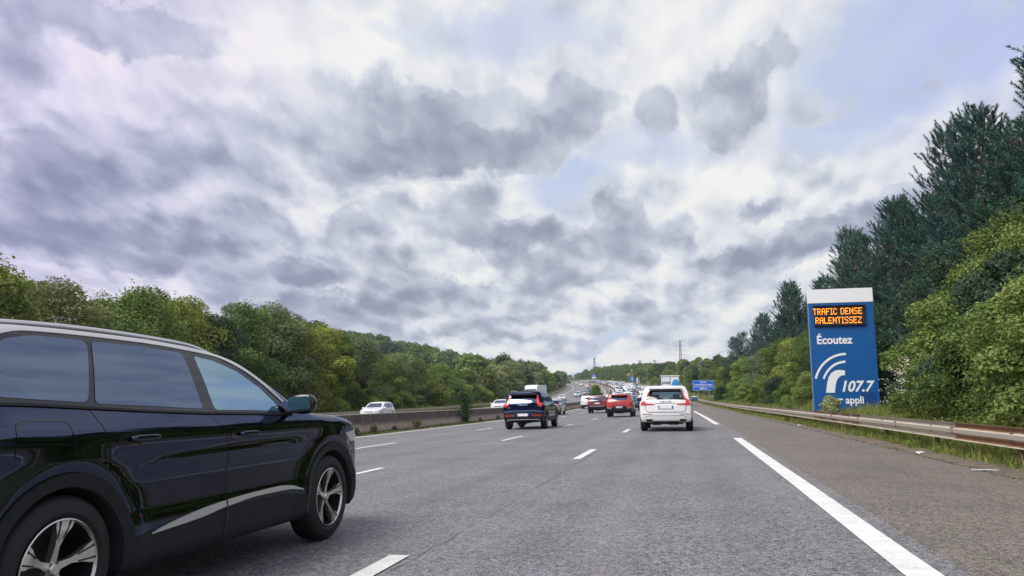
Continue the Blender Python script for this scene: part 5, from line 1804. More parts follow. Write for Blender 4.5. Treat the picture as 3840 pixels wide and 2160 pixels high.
# --- white SUV straight ahead
def white_suv():
    L, Wd, H = 4.69, 1.90, 1.645
    col = (.66, .67, .67)
    gp = [(-.645, 1.13), (-.60, 1.27), (-.54, 1.425), (.54, 1.425), (.60, 1.27), (.645, 1.13)]
    root, s = base_car('crossover_car', 'suv', L, Wd, H, col, 1.03, 1.06, .33, .36, .04, True, 'ten', False, cuts=[(gp, 'yz', -.3, 4.0)], wheel_w=.245)
    patch(s, 'rear_window', rounded(gp, .04), 'rear', M_GLASS, root, .004, .05)
    patch(s, 'window_surround', rounded([(-.72, 1.105), (-.665, 1.27), (-.585, 1.45), (.585, 1.45), (.665, 1.27), (.72, 1.105)], .05), 'rear', M_GLOSSBLK, root, .003, .05, holes=(gp,))
    patch(s, 'windscreen', rounded([(-.70, 1.14), (-.57, 1.47), (.57, 1.47), (.70, 1.14)], .05), 'front', M_GLASS, root, .004, .07)
    # spoiler
    mb = MB(); sp = [(-.60, 1.50), (-.55, 1.565), (.55, 1.565), (.60, 1.50)]
    mb.prism([(-.61, 0), (-.56, .34), (.56, .34), (.61, 0)], 1.515, 1.575, 'xy')
    me = mb.v
    so = MB(); so.add([(v[1] + .16, v[0], v[2] + (.02 if v[1] > .1 else -.012)) for v in mb.v], mb.f)
    so.build('spoiler', M_PAINT, root, bevel=.012).color = (*col, 1)
    so = MB().box((.25, 0, 1.487), (.16, 1.08, .05)).build('spoiler_underside', M_GLOSSBLK, root, bevel=.01)
    lamp = [(.555, 1.43), (.60, 1.435), (.665, 1.27), (.73, 1.165), (.82, 1.10), (.885, .94), (.68, .925), (.40, .945), (.38, .965), (.42, .985), (.66, .99), (.70, 1.01), (.715, 1.09), (.66, 1.13), (.63, 1.26)]
    for k in (1, -1):
        q = lamp if k > 0 else mirror(lamp)
        o = patch(s, 'tail_lamp', q, 'rear', M_RED, root, .018, .035, thick=.03)
        hot = [(.80, 1.085), (.865, .955), (.68, .94), (.68, .955), (.83, .97), (.775, 1.08)]
        patch(s, 'light_bar', hot if k > 0 else mirror(hot), 'rear', M_REDHOT, o, .022, .04, thick=.004)
        hot2 = [(.575, 1.40), (.60, 1.40), (.70, 1.16), (.675, 1.16)]
        patch(s, 'light_bar', hot2 if k > 0 else mirror(hot2), 'rear', M_REDHOT, o, .022, .04, thick=.004)
        lamp2 = [(4.42, .84), (4.05, .93), (4.3, .95), (4.5, .90)]
        patch(s, 'headlamp', lamp2, 'left' if k > 0 else 'right', M_HEADLAMP, root, .006, .05)
        # reflector slit, exhaust trim
        sl = [(.45, .605), (.52, .625), (.80, .618), (.83, .60), (.80, .600), (.52, .607)]
        patch(s, 'reflector', sl if k > 0 else mirror(sl), 'rear', M_REFL, root, .041, .05)
        ex = rounded([(.44, .385), (.47, .455), (.70, .460), (.72, .40), (.66, .370), (.50, .365)], .02)
        e = patch(s, 'exhaust_trim', ex if k > 0 else mirror(ex), 'rear', M_CHROME, root, .046, .05, thick=.03)
        ei = [( .48 + (x - .58) * .82 + .10, .413 + (z - .413) * .62) for x, z in ex]
        patch(s, 'exhaust_opening', ei if k > 0 else mirror(ei), 'rear', M_GLOSSBLK, e, .050, .05)
    patch(s, 'tailgate', rounded([(-.66, .70), (-.70, .93), (-.71, 1.105), (-.35, 1.125), (.35, 1.125), (.71, 1.105), (.70, .93), (.66, .70)], .06), 'rear', M_PAINT, root, .008, .05, thick=.012, color=col)
    for pts, w_ in (([(-.72, .93), (-.70, .76), (-.62, .685), (0, .675), (.62, .685), (.70, .76), (.72, .93)], .012), ([(-.36, .985), (-.33, .995), (.33, .995), (.36, .985)], .016)):
        strip(s, 'tailgate_gap', dense(pts, .08), w_, 'rear', M_GLOSSBLK if w_ < .013 else M_TRIM, root, .010)
    patch(s, 'bumper', rounded([(-.80, .36), (-.86, .52), (-.84, .655), (-.60, .64), (.60, .64), (.84, .655), (.86, .52), (.80, .36), (.42, .39), (-.42, .39)], .04), 'rear', M_PAINT, root, .035, .045, thick=.05, color=col)
    strip(s, 'bumper_crease_shade', dense([(-.78, .36), (-.74, .50), (-.60, .56), (.60, .56), (.74, .50), (.78, .36)], .08), .012, 'rear', M_TRIM, root, .038)  # shading along the bumper crease, painted as a dark strip
    patch(s, 'diffuser', [(-.72, .32), (-.42, .375), (.42, .375), (.72, .32)], 'rear', M_TRIM, root, .012, .05, thick=.02)
    mb = MB().box((.60, 0, .30), (.7, 1.2, .09)).box((.35, -.25, .27), (.3, .35, .08)).box((.35, .35, .26), (.25, .3, .07)).box((1.6, 0, .27), (2.2, .9, .05)).tube((.87, -.7, .33), (.87, .7, .33), .05)
    mb.build('underbody', M_DARK, root)
    plate(root, (-.012, 0, .865))
    M = Matrix.Translation((.035, 0, 1.055)) @ Matrix.Rotation(-math.pi / 2, 4, 'Z') @ Matrix.Rotation(math.pi / 2, 4, 'X')
    text_mesh('VOLVO', .075, M_GREYLETTER, root, 'badge_letters', .04, M=M, depth=.012, space=1.9)
    mb = MB().tube((.16, .0, 1.135), (.12, -.32, 1.145), .010, .007).build('wiper', M_GLOSSBLK, root)
    for sg in (1, -1): mirror_part(root, 3.02, sg * 1.06, 1.15, sg, M_PAINT, col, 1.2)
    roof_rails(s, root, .45, 2.6, .60, M_SATIN, .04)
    lozenge('roof_fin', (.75, 0, 1.665), (.09, .02, .035), M_PAINT, root).color = (*col, 1)
    # cabin
    MB().box((1.9, 0, .62), (3.0, 1.5, .10)).box((3.3, 0, .98), (.3, 1.4, .12)).build('cabin_floor', M_DARK, root)
    for sx in (1.25, 2.25):
        for sy in (-.38, .38):
            MB().box((sx, sy, .88), (.16, .50, .62), M=Matrix.Rotation(-.2, 3, 'Y')).box((sx - .08, sy, 1.24), (.09, .25, .15)).build('seat', M_SEAT, root, bevel=.03)
    place(root, -.66, 27.5)
    return lbl(root, 'clean white SUV driving straight ahead in the rightmost lane, with tall red tail lamps')
white_suv()


# --- dark blue-black compact SUV, three-quarter rear view
def dark_suv():
    L, Wd, H = 4.38, 1.83, 1.64
    col = (.010, .016, .036)
    root, s = base_car('crossover_car', 'suv', L, Wd, H, col, 1.03, 1.04, .30, .355, .045, True, 'five', True, wheel_w=.24, paint=M_BLACKPAINT)
    patch(s, 'rear_window', rounded([(-.66, 1.115), (-.56, 1.41), (.56, 1.41), (.66, 1.115)], .05), 'rear', M_PRIV, root, .006, .05)
    so = MB().prism([(.17, -.60), (.52, -.56), (.52, .56), (.17, .60)], 1.445, 1.545, 'xy').build('spoiler', M_GLOSSBLK, root, bevel=.02)
    patch(s, 'roof_sheen', rounded([(.45, -.55), (.45, .55), (2.6, .55), (2.6, -.55)], .1), 'top', M_PAINT, root, .006, .15, color=(.12, .12, .15))  # lighter sky sheen of the roof, put into this patch's colour
    lamp = [(.57, 1.44), (.625, 1.43), (.69, 1.20), (.72, 1.13), (.815, 1.085), (.83, .965), (.72, .955), (.655, 1.0), (.60, 1.12)]
    for k in (1, -1):
        o = patch(s, 'tail_lamp', lamp if k > 0 else mirror(lamp), 'rear', M_REDHOT, root, .02, .035, thick=.03)
        c = [(.70, 1.06), (.80, 1.05), (.815, .99), (.73, .98)]
        patch(s, 'lamp_inner', c if k > 0 else mirror(c), 'rear', M_RED, o, .024, .05, thick=.003)
        r_ = rounded([(.36, .555), (.38, .625), (.80, .625), (.84, .57), (.70, .54)], .02)
        patch(s, 'reflector', r_ if k > 0 else mirror(r_), 'rear', M_REFL, root, .008, .05)
    patch(s, 'lower_bumper', rounded([(-.88, .33), (-.90, .70), (-.60, .74), (.60, .74), (.90, .70), (.88, .33)], .04), 'rear', M_TRIM, root, .005, .05, thick=.01)
    strip(s, 'bumper_bar', smooth_path([(-.72, .36), (-.68, .405), (-.5, .42), (0, .425), (.5, .42), (.68, .405), (.72, .36)], .05), .028, 'rear', M_SATIN, root, .020)
    strip(s, 'bumper_highlight', dense([(-.86, .74), (-.5, .785), (.5, .785), (.86, .74)], .06), .05, 'rear', M_PAINT, root, .010).color = (.03, .06, .16, 1)  # blue highlight on the bumper shoulder, painted as a strip
    plate(root, (-.014, 0, .615))
    M = Matrix.Translation((.028, 0, 1.035)) @ Matrix.Rotation(-math.pi / 2, 4, 'Z') @ Matrix.Rotation(math.pi / 2, 4, 'X')
    text_mesh('VOLVO', .080, M_LETTER, root, 'badge_letters', .05, M=M, depth=.012, space=1.8)
    M2 = Matrix.Translation((.012, .60, .925)) @ Matrix.Rotation(-math.pi / 2, 4, 'Z') @ Matrix.Rotation(math.pi / 2, 4, 'X')
    text_mesh('XC40', .042, M_LETTER, root, 'badge_letters', .0, M=M2, depth=.012)
    MB().tube((.16, .0, 1.14), (.13, -.34, 1.17), .012, .008).box((.12, 0, 1.14), (.03, .46, .05)).build('wiper', M_GLOSSBLK, root)
    for sg in (1, -1): mirror_part(root, 2.92, sg * 1.0, 1.12, sg, M_GLOSSBLK)
    roof_rails(s, root, .5, 2.5, .60, M_SATIN, .05)
    lozenge('roof_fin', (.8, 0, 1.665), (.09, .02, .035), M_GLOSSBLK, root)
    windscreen(s, root, H, 1.03, .93)
    MB().box((.62, 0, .34), (.6, 1.1, .10)).box((.5, .15, .27), (.18, .36, .16)).build('underbody', M_DARK, root)
    strip(s, 'sill_moulding', dense([(1.3, .56), (3.0, .56)], .2), .05, 'right', M_SATIN, root, .012)
    strip(s, 'window_chrome', smooth_path([(.6, 1.10), (1.6, 1.075), (3.05, 1.06)], .1), .02, 'right', M_SATIN, root, .010)
    place(root, -6.72, 31.5)
    return lbl(root, 'dark blue-black SUV with bright red tail lamps, next car right of the black one')
dark_suv()


def red_two():
    L, Wd, H = 4.45, 1.83, 1.60
    col = (.33, .022, .018)
    root, s = base_car('crossover_car', 'suv', L, Wd, H, col, 1.02, 1.02, .30, .355, .05, True, 'ten', True)
    patch(s, 'rear_window', rounded([(-.58, 1.15), (-.50, 1.40), (.50, 1.40), (.58, 1.15)], .05), 'rear', M_PRIV, root, .006, .05)
    patch(s, 'roof_sheen', rounded([(.42, -.57), (.42, .57), (2.7, .57), (2.7, -.57)], .1), 'top', M_PAINT, root, .006, .15, color=(.45, .44, .46))  # sky reflected in the roof, painted as a pale grey patch
    MB().prism([(.20, -.58), (.5, -.56), (.5, .56), (.20, .58)], 1.46, 1.53, 'xy').build('spoiler', M_PAINT, root, bevel=.02).color = (*col, 1)
    lamp = [(.40, .955), (.62, .985), (.80, 1.10), (.72, 1.11), (.60, 1.03), (.36, .985)]
    lamp = [(.34, .955), (.60, .945), (.78, 1.01), (.84, 1.13), (.78, 1.14), (.72, 1.045), (.58, .985), (.36, .985)]
    for k in (1, -1):
        patch(s, 'tail_lamp', lamp if k > 0 else mirror(lamp), 'rear', M_REDHOT, root, .016, .04, thick=.02)
        cr = [(.50, .60), (.70, .63), (.84, .66), (.84, .64), (.62, .585)]
        patch(s, 'bumper_trim', cr if k > 0 else mirror(cr), 'rear', M_SATIN, root, .016, .05)
    patch(s, 'lower_bumper', [(-.86, .31), (-.88, .64), (-.52, .60), (-.44, .76), (.44, .76), (.52, .60), (.88, .64), (.86, .31)], 'rear', M_TRIM, root, .006, .05, thick=.012)
    strip(s, 'tailgate_gap', dense([(-.74, .98), (-.70, .80), (.70, .80), (.74, .98)], .08), .012, 'rear', M_GLOSSBLK, root, .003)
    plate(root, (-.016, 0, .675), text='GL 616 MM')
    d = MB().prism([(-.035, 0), (0, .055), (.035, 0), (0, -.055)], 0, .012, 'yz').build('emblem', M_LETTER, root); d.location = (.012, 0, 1.045)
    M = Matrix.Translation((.016, 0, .925)) @ Matrix.Rotation(-math.pi / 2, 4, 'Z') @ Matrix.Rotation(math.pi / 2, 4, 'X')
    MB().tube((.17, .05, 1.165), (.15, -.30, 1.175), .012, .008).build('wiper', M_GLOSSBLK, root)
    for sg in (1, -1): mirror_part(root, 2.95, sg * .99, 1.11, sg, M_GLOSSBLK)
    lozenge('roof_fin', (.6, 0, 1.62), (.09, .02, .035), M_GLOSSBLK, root)
    windscreen(s, root, H, 1.02, .915)
    MB().box((.62, 0, .33), (.6, 1.1, .09)).build('underbody', M_DARK, root)
    place(root, -4.12, 52)
    return lbl(root, 'bright red SUV with painted sky sheen on its roof, just left of the white SUV')
red_two()


def red_one():
    L, Wd, H = 4.45, 1.84, 1.61
    col = (.125, .009, .012)
    root, s = base_car('crossover_car', 'suv', L, Wd, H, col, 1.05, 1.04, .30, .355, .05, True, 'ten', True)
    patch(s, 'rear_window', rounded([(-.62, 1.16), (-.52, 1.43), (.52, 1.43), (.62, 1.16)], .05), 'rear', M_PRIV, root, .006, .06)
    patch(s, 'roof_sheen', rounded([(.42, -.57), (.42, .57), (2.7, .57), (2.7, -.57)], .1), 'top', M_PAINT, root, .006, .15, color=(.40, .38, .40))  # pale sky sheen painted over the dark red roof
    patch(s, 'lamp_band', [(-.80, 1.075), (-.80, 1.145), (.80, 1.145), (.80, 1.075)], 'rear', M_GLOSSBLK, root, .010, .06, thick=.012)
    for k in (1, -1):
        l_ = [(.48, 1.085), (.48, 1.135), (.84, 1.14), (.86, 1.08)]
        patch(s, 'tail_lamp', l_ if k > 0 else mirror(l_), 'rear', M_REDHOT, root, .016, .05, thick=.012)
    patch(s, 'lower_bumper', [(-.86, .31), (-.88, .62), (.88, .62), (.86, .31)], 'rear', M_TRIM, root, .006, .06, thick=.012)
    strip(s, 'bumper_bar', dense([(-.66, .635), (.66, .635)], .1), .03, 'rear', M_CHROME, root, .016)
    plate(root, (-.004, 0, .90))
    d = MB().prism([(-.03, .04), (0, .055), (.03, .04), (.02, -.04), (0, -.055), (-.02, -.04)], 0, .012, 'yz').build('emblem', M_LETTER, root); d.location = (.04, 0, 1.10)
    for sg in (1, -1): mirror_part(root, 2.95, sg * .99, 1.12, sg, M_GLOSSBLK)
    windscreen(s, root, H, 1.05, .92)
    MB().box((.62, 0, .33), (.6, 1.1, .09)).build('underbody', M_DARK, root)
    place(root, -7.25, 69)
    return lbl(root, 'dark red SUV with a black band joining its tail lamps')
red_one()


def rear_basic(s, root, H, belt, hw, g_=.09, col=None, lampz=None, platez=.8, sedan=False, detail=True, black_low=.5):
    bz = belt + .08 if not sedan else 1.1
    if not sedan: patch(s, 'rear_window', rounded([(-hw * .70, bz), (-hw * .60, H - .20), (hw * .60, H - .20), (hw * .70, bz)], .06), 'rear', M_PRIV, root, .008, g_)
    else: patch(s, 'rear_window', rounded([(-hw * .66, 1.13), (-hw * .58, H - .12), (hw * .58, H - .12), (hw * .66, 1.13)], .06), 'rear', M_PRIV, root, .008, g_)
    lz = lampz or belt - .12
    for k in (1, -1):
        l_ = [(hw * .70, lz), (hw * .72, lz + .09), (hw * .93, lz + .13), (hw * .95, lz)]
        patch(s, 'tail_lamp', l_ if k > 0 else mirror(l_), 'rear', M_REDHOT if detail == 2 else M_RED, root, .014, g_, thick=.012)
    patch(s, 'lower_bumper', [(-hw * .9, s.gc + .02), (-hw * .92, black_low), (hw * .92, black_low), (hw * .9, s.gc + .02)], 'rear', M_TRIM, root, .008, g_, thick=.01)
    plate(root, (-.016, 0, platez))


def front_basic(s, root, H, belt, hood, hw, L, g_=.09, grille=True):
    windscreen(s, root, H, belt, hw, M_PRIV, g_)
    for k in (1, -1):
        l_ = rounded([(hw * .52, hood - .30), (hw * .55, hood - .19), (hw * .90, hood - .13), (hw * .93, hood - .24)], .02)
        patch(s, 'headlamp', l_ if k > 0 else mirror(l_), 'front', M_HEADLAMP, root, .012, g_, thick=.012)
        f_ = [(hw * .62, .40), (hw * .62, .50), (hw * .86, .50), (hw * .84, .40)]
        patch(s, 'fog_lamp', f_ if k > 0 else mirror(f_), 'front', M_TRIM, root, .008, g_)
    if grille: patch(s, 'grille', rounded([(-hw * .42, hood - .34), (-hw * .48, hood - .22), (hw * .48, hood - .22), (hw * .42, hood - .34)], .02), 'front', M_GLOSSBLK, root, .008, g_, thick=.01)
    patch(s, 'air_intake', rounded([(-hw * .55, s.gc + .06), (-hw * .6, s.gc + .24), (hw * .6, s.gc + .24), (hw * .55, s.gc + .06)], .03), 'front', M_TRIM, root, .008, g_, thick=.01)
    plate(root, (s.cast([(0, .48)], 'front')[0][0][0] + .012, 0, .48), face='front')


def wagon():
    col = (.34, .35, .36)
    root, s = base_car('estate_car', 'wagon', 4.55, 1.80, 1.47, col, .96, .96, .24, .325, .06, True, 'ten')
    rear_basic(s, root, 1.47, .96, .90, .07, platez=.72, detail=1)
    windscreen(s, root, 1.47, .96, .9); roof_rails(s, root, .5, 2.5, .56)
    for sg in (1, -1): mirror_part(root, 3.0, sg * .97, 1.02, sg, M_PAINT, col)
    place(root, -11.0, 64.5)
    lbl(root, 'silver-grey estate car half hidden behind the dark blue SUV')
wagon()
def mpv():
    col = (.66, .67, .68)
    root, s = base_car('family_van', 'suv', 4.4, 1.83, 1.66, col, 1.04, 1.02, .24, .33, .06, True, 'ten')
    rear_basic(s, root, 1.66, 1.04, .915, .07, platez=.80)
    windscreen(s, root, 1.66, 1.04, .915)
    for sg in (1, -1): mirror_part(root, 3.0, sg * .98, 1.1, sg, M_PAINT, col)
    place(root, -10.95, 97)
    lbl(root, 'white people carrier partly hidden behind the dark red SUV')
mpv()
def blue_suv():
    col = (.035, .085, .13)
    root, s = base_car('crossover_car', 'suv', 4.3, 1.80, 1.58, col, 1.0, 1.0, .26, .34, .06, True, 'ten')
    rear_basic(s, root, 1.58, 1.0, .9, .07, platez=.66, lampz=.90)
    patch(s, 'roof_sheen', rounded([(.42, -.57), (.42, .57), (2.6, .57), (2.6, -.57)], .1), 'top', M_PAINT, root, .006, .15, color=(.45, .46, .48))  # sky sheen on the roof painted in as pale grey
    strip(s, 'tailgate_trim', dense([(-.7, .86), (-.4, .80), (.4, .80), (.7, .86)], .08), .03, 'rear', M_CHROME, root, .012)
    windscreen(s, root, 1.58, 1.0, .9)
    for sg in (1, -1): mirror_part(root, 2.9, sg * .96, 1.07, sg, M_GLOSSBLK)
    place(root, -4.62, 79.5)
    lbl(root, 'teal-blue hatchback between the bright red SUV and the white SUV')
blue_suv()

# --- cars coming towards us
def facing(root, o_, Y, L):
    """front bumper at (o_, Y), driving towards the camera"""
    hd = heading(Y); p = W(o_, Y)
    g1 = float(zc(Y + 2) - zc(Y - 2)) / 4; sl = .026
    M = Matrix.Rotation(math.pi / 2 + hd, 4, 'Z') @ Matrix.Rotation(-math.atan(g1), 4, 'Y') @ Matrix.Rotation(-math.atan(sl), 4, 'X') @ Matrix.Rotation(math.pi, 4, 'Z') @ Matrix.Translation((-L, 0, 0))
    root.rotation_euler = M.to_euler(); root.location = Vector(p) + (M.to_3x3() @ Vector((0, 0, 0))) + M.to_translation()

def oncoming(name, kind, L, Wd, H, col, belt, hood, o_, Y, label, hi=True, gc=.2, group=None, **kw):
    root, s = base_car(name, kind, L, Wd, H, col, belt, hood, gc, .33, .06 if hi else .1, hi, 'ten', **kw)
    front_basic(s, root, H, belt, hood, Wd / 2, L, .07 if hi else .12)
    rear_basic(s, root, H, belt, Wd / 2, .1, sedan=(kind == 'sedan'))
    for sg in (1, -1): mirror_part(root, L * .68, sg * (Wd / 2 + .07), belt + .06, sg, M_PAINT, col)
    facing(root, o_, Y, L)
    lbl(root, label, 'car', group)
    return root
oncoming('hatchback', 'hatch', 4.08, 1.78, 1.55, (.72, .73, .74), .97, 1.0, -25.4, 58.5, 'white hatchback driving on the opposite carriageway behind the black car nose')
oncoming('crossover_car', 'suv', 4.2, 1.80, 1.54, (.62, .65, .70), 1.0, 1.02, -20.3, 85.0, 'small pale silver car just left of the dark blue SUV, beyond the concrete wall')
oncoming('saloon_car', 'sedan', 4.55, 1.80, 1.44, (.58, .60, .63), .93, .95, -22.8, 171, 'silver saloon alone on the opposite carriageway, nearest of the oncoming cars past the lorry')
oncoming('crossover_car', 'suv', 4.4, 1.84, 1.58, (.42, .45, .48), 1.0, 1.0, -22.0, 212, 'pale grey oncoming car with dark front, beyond the silver saloon')
oncoming('hatchback', 'hatch', 4.2, 1.8, 1.5, (.10, .13, .18), .97, .98, -20.4, 232, 'dark blue oncoming car just behind the pale grey one')
oncoming('crossover_car', 'suv', 4.3, 1.82, 1.6, (.02, .02, .025), 1.0, 1.0, -20.9, 274, 'black oncoming car in the middle lane before the bend', hi=False)
oncoming('hatchback', 'hatch', 4.2, 1.8, 1.48, (.38, .42, .48), .97, .98, -19.2, 300, 'grey-blue oncoming car directly behind the black one', hi=False)
oncoming('hatchback', 'hatch', 4.1, 1.78, 1.5, (.70, .68, .52), .97, .98, -22.0, 374, 'cream oncoming car at the start of the bend', hi=False)
oncoming('crossover_car', 'suv', 4.3, 1.8, 1.6, (.30, .05, .04), 1.0, 1.0, -20.2, 398, 'dark red oncoming car just behind the cream one', hi=False)
oncoming('hatchback', 'hatch', 4.1, 1.78, 1.5, (.66, .68, .70), .97, .98, -17.6, 384, 'white oncoming car right of the cream one in the bend', hi=False)
oncoming('hatchback', 'hatch', 4.2, 1.8, 1.5, (.68, .70, .72), .97, .98, -24.0, 430, 'white oncoming car in the far bend', hi=False)
oncoming('hatchback', 'hatch', 4.2, 1.8, 1.5, (.62, .64, .66), .97, .98, -23.6, 505, 'farthest oncoming car, silver, at the top of the bend', hi=False)


# --- the traffic jam
def small_proto(name, kind, L, Wd, H, belt, hood):
    root, s = base_car(name, kind, L, Wd, H, (.5, .5, .5), belt, hood, .22, .33, .11, False, 'ten')
    rear_basic(s, root, H, belt, Wd / 2, .14, sedan=(kind == 'sedan'), detail=1, black_low=.42)
    windscreen(s, root, H, belt, Wd / 2, None, .14)
    for o in list(root.children):
        if o.name.startswith('number_plate'):
            for c in list(o.children): bpy.data.objects.remove(c)
    return root
JP = [('hatchback', small_proto('hatchback', 'hatch', 4.1, 1.78, 1.47, .96, .96)), ('crossover_car', small_proto('crossover_car', 'suv', 4.45, 1.84, 1.63, 1.02, 1.02)),
      ('estate_car', small_proto('estate_car', 'wagon', 4.6, 1.80, 1.49, .96, .96)), ('saloon_car', small_proto('saloon_car', 'sedan', 4.6, 1.80, 1.44, .93, .95)),
      ('van', small_proto('van', 'van', 4.9, 1.90, 1.92, 1.15, 1.1))]
KINDW = {'hatchback': 'hatchback', 'crossover_car': 'SUV', 'estate_car': 'estate car', 'saloon_car': 'saloon', 'van': 'van'}
COLS = [('white', (.72, .73, .74)), ('silver', (.42, .44, .46)), ('grey', (.14, .15, .16)), ('black', (.012, .012, .014)), ('dark blue', (.02, .04, .11)), ('dark red', (.16, .02, .02)), ('white', (.75, .75, .75)), ('silver', (.5, .52, .54)), ('pale blue', (.20, .32, .46)), ('grey', (.22, .23, .24)), ('black', (.015, .016, .02)), ('white', (.7, .72, .74))]
ORD = ['first', 'second', 'third', 'fourth', 'fifth', 'sixth', 'seventh', 'eighth', 'ninth', 'tenth', 'eleventh', 'twelfth', 'thirteenth', 'fourteenth', 'fifteenth', 'sixteenth', 'seventeenth', 'eighteenth']
LN = ['rightmost lane', 'second lane from right', 'third lane from right', 'leftmost lane']
def jam():
    rr = random.Random(21); used = set(); n = 0
    lanes = [(-.35, 132), (-3.85, 118), (-7.1, 126), (-10.3, 116)]
    for li, (o_, Y0) in enumerate(lanes):
        Y = Y0; k = 0
        while Y < 640:
            pi = rr.choices([0, 1, 2, 3, 4], [5, 6, 2, 2, 1.4])[0]
            ci = rr.randrange(len(COLS))
            forced = {(0, 0): (2, 5), (3, 0): (0, 5), (3, 1): (1, 2)}.get((li, k))
            if forced: pi, ci = forced
            if pi == 4 and ci not in (0, 1, 6, 11): ci = 0
            name, src = JP[pi]
            root = src if pi not in used else copy_tree(src)
            used.add(pi)
            b = [c for c in root.children if c.name.startswith('body')][0]; b.color = (*COLS[ci][1], 1)
            oo = o_ + rr.uniform(-.3, .3)
            place(root, oo, Y)
            for q in ('label', 'category', 'group'):
                if q in root: del root[q]
            if Y < 262:
                tag(root, '%s %s in the %s of the jam, %s from near end' % (COLS[ci][0], KINDW[name], LN[li], ORD[k]), 'car', 'cars in the traffic jam')
            else:
                tag(root, 'one of the many cars packed in the far part of the jam', 'car', 'cars in the far part of the jam')
            n += 1; k += 1
            gap = rr.uniform(8.5, 15) if Y > 330 else rr.uniform(14, 26)
            Y += gap
    print('jam cars', n)
jam()


# --- lorries
M_BOXWHITE = simple('lorry_white', (.70, .71, .73), .4, var=.08, vscale=1.2)
M_BOXFRAME = simple('lorry_black_frame', (.02, .022, .025), .5)
M_LOGOBLUE = simple('logo_blue', (.02, .28, .68), .45)
M_NAVY = simple('logo_navy', (.015, .03, .10), .45)
def truck_wheels(root, xs, w=2.45, r=.5):
    for x in xs:
        for sg in (-1, 1):
            T = wheel(root, x, sg * (w / 2 - .16), r, .30, sg, 'ten', rimr=.28, detail=0)
def lorry_ahead():
    root = empty('box_lorry', (0, 0, 0))
    Lb, Wb, z0, z1 = 9.0, 2.5, 1.15, 3.96
    MB().box((Lb / 2, 0, (z0 + z1) / 2), (Lb, Wb - .03, z1 - z0)).build('cargo_box', M_BOXWHITE, root, bevel=.03)
    fr = MB()
    for y_ in (-1, 1): fr.box((-.02, y_ * (Wb / 2 - .04), (z0 + z1) / 2), (.10, .10, z1 - z0 + .04))
    fr.box((-.02, 0, z0), (.10, Wb, .12))
    fr.build('rear_frame', M_BOXFRAME, root)
    MB().box((-.03, 0, z1 + .01), (.14, Wb + .06, .10)).build('roof_lip', M_BOXWHITE, root, bevel=.01)
    for y_, w_ in ((.60, 1.12), (-.60, 1.12)):
        d = MB().box((-.035, y_, (z0 + z1) / 2 - .02), (.05, w_, z1 - z0 - .28)).build('cargo_door', M_BOXWHITE, root, bevel=.008)
        MB().tube((-.075, y_ - .45 * (1 if y_ < 0 else -1), z0 + .2), (-.075, y_ - .45 * (1 if y_ < 0 else -1), z1 - .2), .02).build('lock_rod', M_SATIN, d)
    MB().box((-.05, 0, (z0 + z1) / 2), (.04, .06, z1 - z0 - .25)).build('centre_post', M_BOXFRAME, root)
    M = Matrix.Translation((-.064, .60, 3.05)) @ Matrix.Rotation(-math.pi / 2, 4, 'Z') @ Matrix.Rotation(math.pi / 2, 4, 'X')
    text_mesh('GRIM', .42, M_NAVY, root, 'lettering', .03, .35, M=M, depth=.004)
    MB().box((-.064, .56, 2.90), (.004, .98, .035)).build('logo_stripe', M_LOGOBLUE, root)
    # blue disc with a dark leaping figure, cut by the door edge
    pts = [(-.60 + .52 * math.cos(t) * (1 if math.cos(t) > -1.02 else 1), 2.72 + .72 * math.sin(t)) for t in np.linspace(0, 2 * math.pi, 36, endpoint=False)]
    pts = [(max(-1.13, -.72 + .56 * math.cos(t)), 2.62 + .86 * math.sin(t)) for t in np.linspace(0, 2 * math.pi, 40, endpoint=False)]
    MB().prism(pts, -.066, -.062, 'yz').build('logo_disc', M_LOGOBLUE, root)
    fg = MB()
    for a, b in (((-.95, 2.9), (-.72, 2.72)), ((-.72, 2.72), (-.55, 3.0)), ((-.72, 2.72), (-.66, 2.45)), ((-.66, 2.45), (-.9, 2.2)), ((-.66, 2.45), (-.45, 2.28)), ((-.72, 2.72), (-.98, 2.62)), ((-1.0, 3.15), (-1.08, 2.7))):
        fg.tube((-.068, *a), (-.068, *b), .035, .028, 6)
    fg.build('logo_figure', M_NAVY, root)
    MB().box((Lb / 2, 0, .95), (Lb, 1.0, .25)).box((-.02, 0, .60), (.12, 2.3, .14)).build('chassis', M_BOXFRAME, root)
    for y_ in (-.95, .95): MB().box((-.06, y_, .82), (.06, .40, .16)).build('tail_lamp', M_REDHOT, root, bevel=.01)
    cab = MB().prism([(Lb + .15, .7), (Lb + .15, 3.2), (Lb + .5, 3.45), (Lb + 1.7, 2.9), (Lb + 2.15, 2.0), (Lb + 2.25, .5), (Lb + .6, .5)], -1.2, 1.2, 'xz').build('cab', M_BOXWHITE, root, bevel=.05)
    truck_wheels(root, (1.6, 2.9, Lb + 1.2))
    p = plate(root, (-.085, 0, .60))
    place(root, -.30, 100)
    tag(root, 'white box lorry with black frame and blue disc logo ahead of the white SUV', 'lorry')
lorry_ahead()

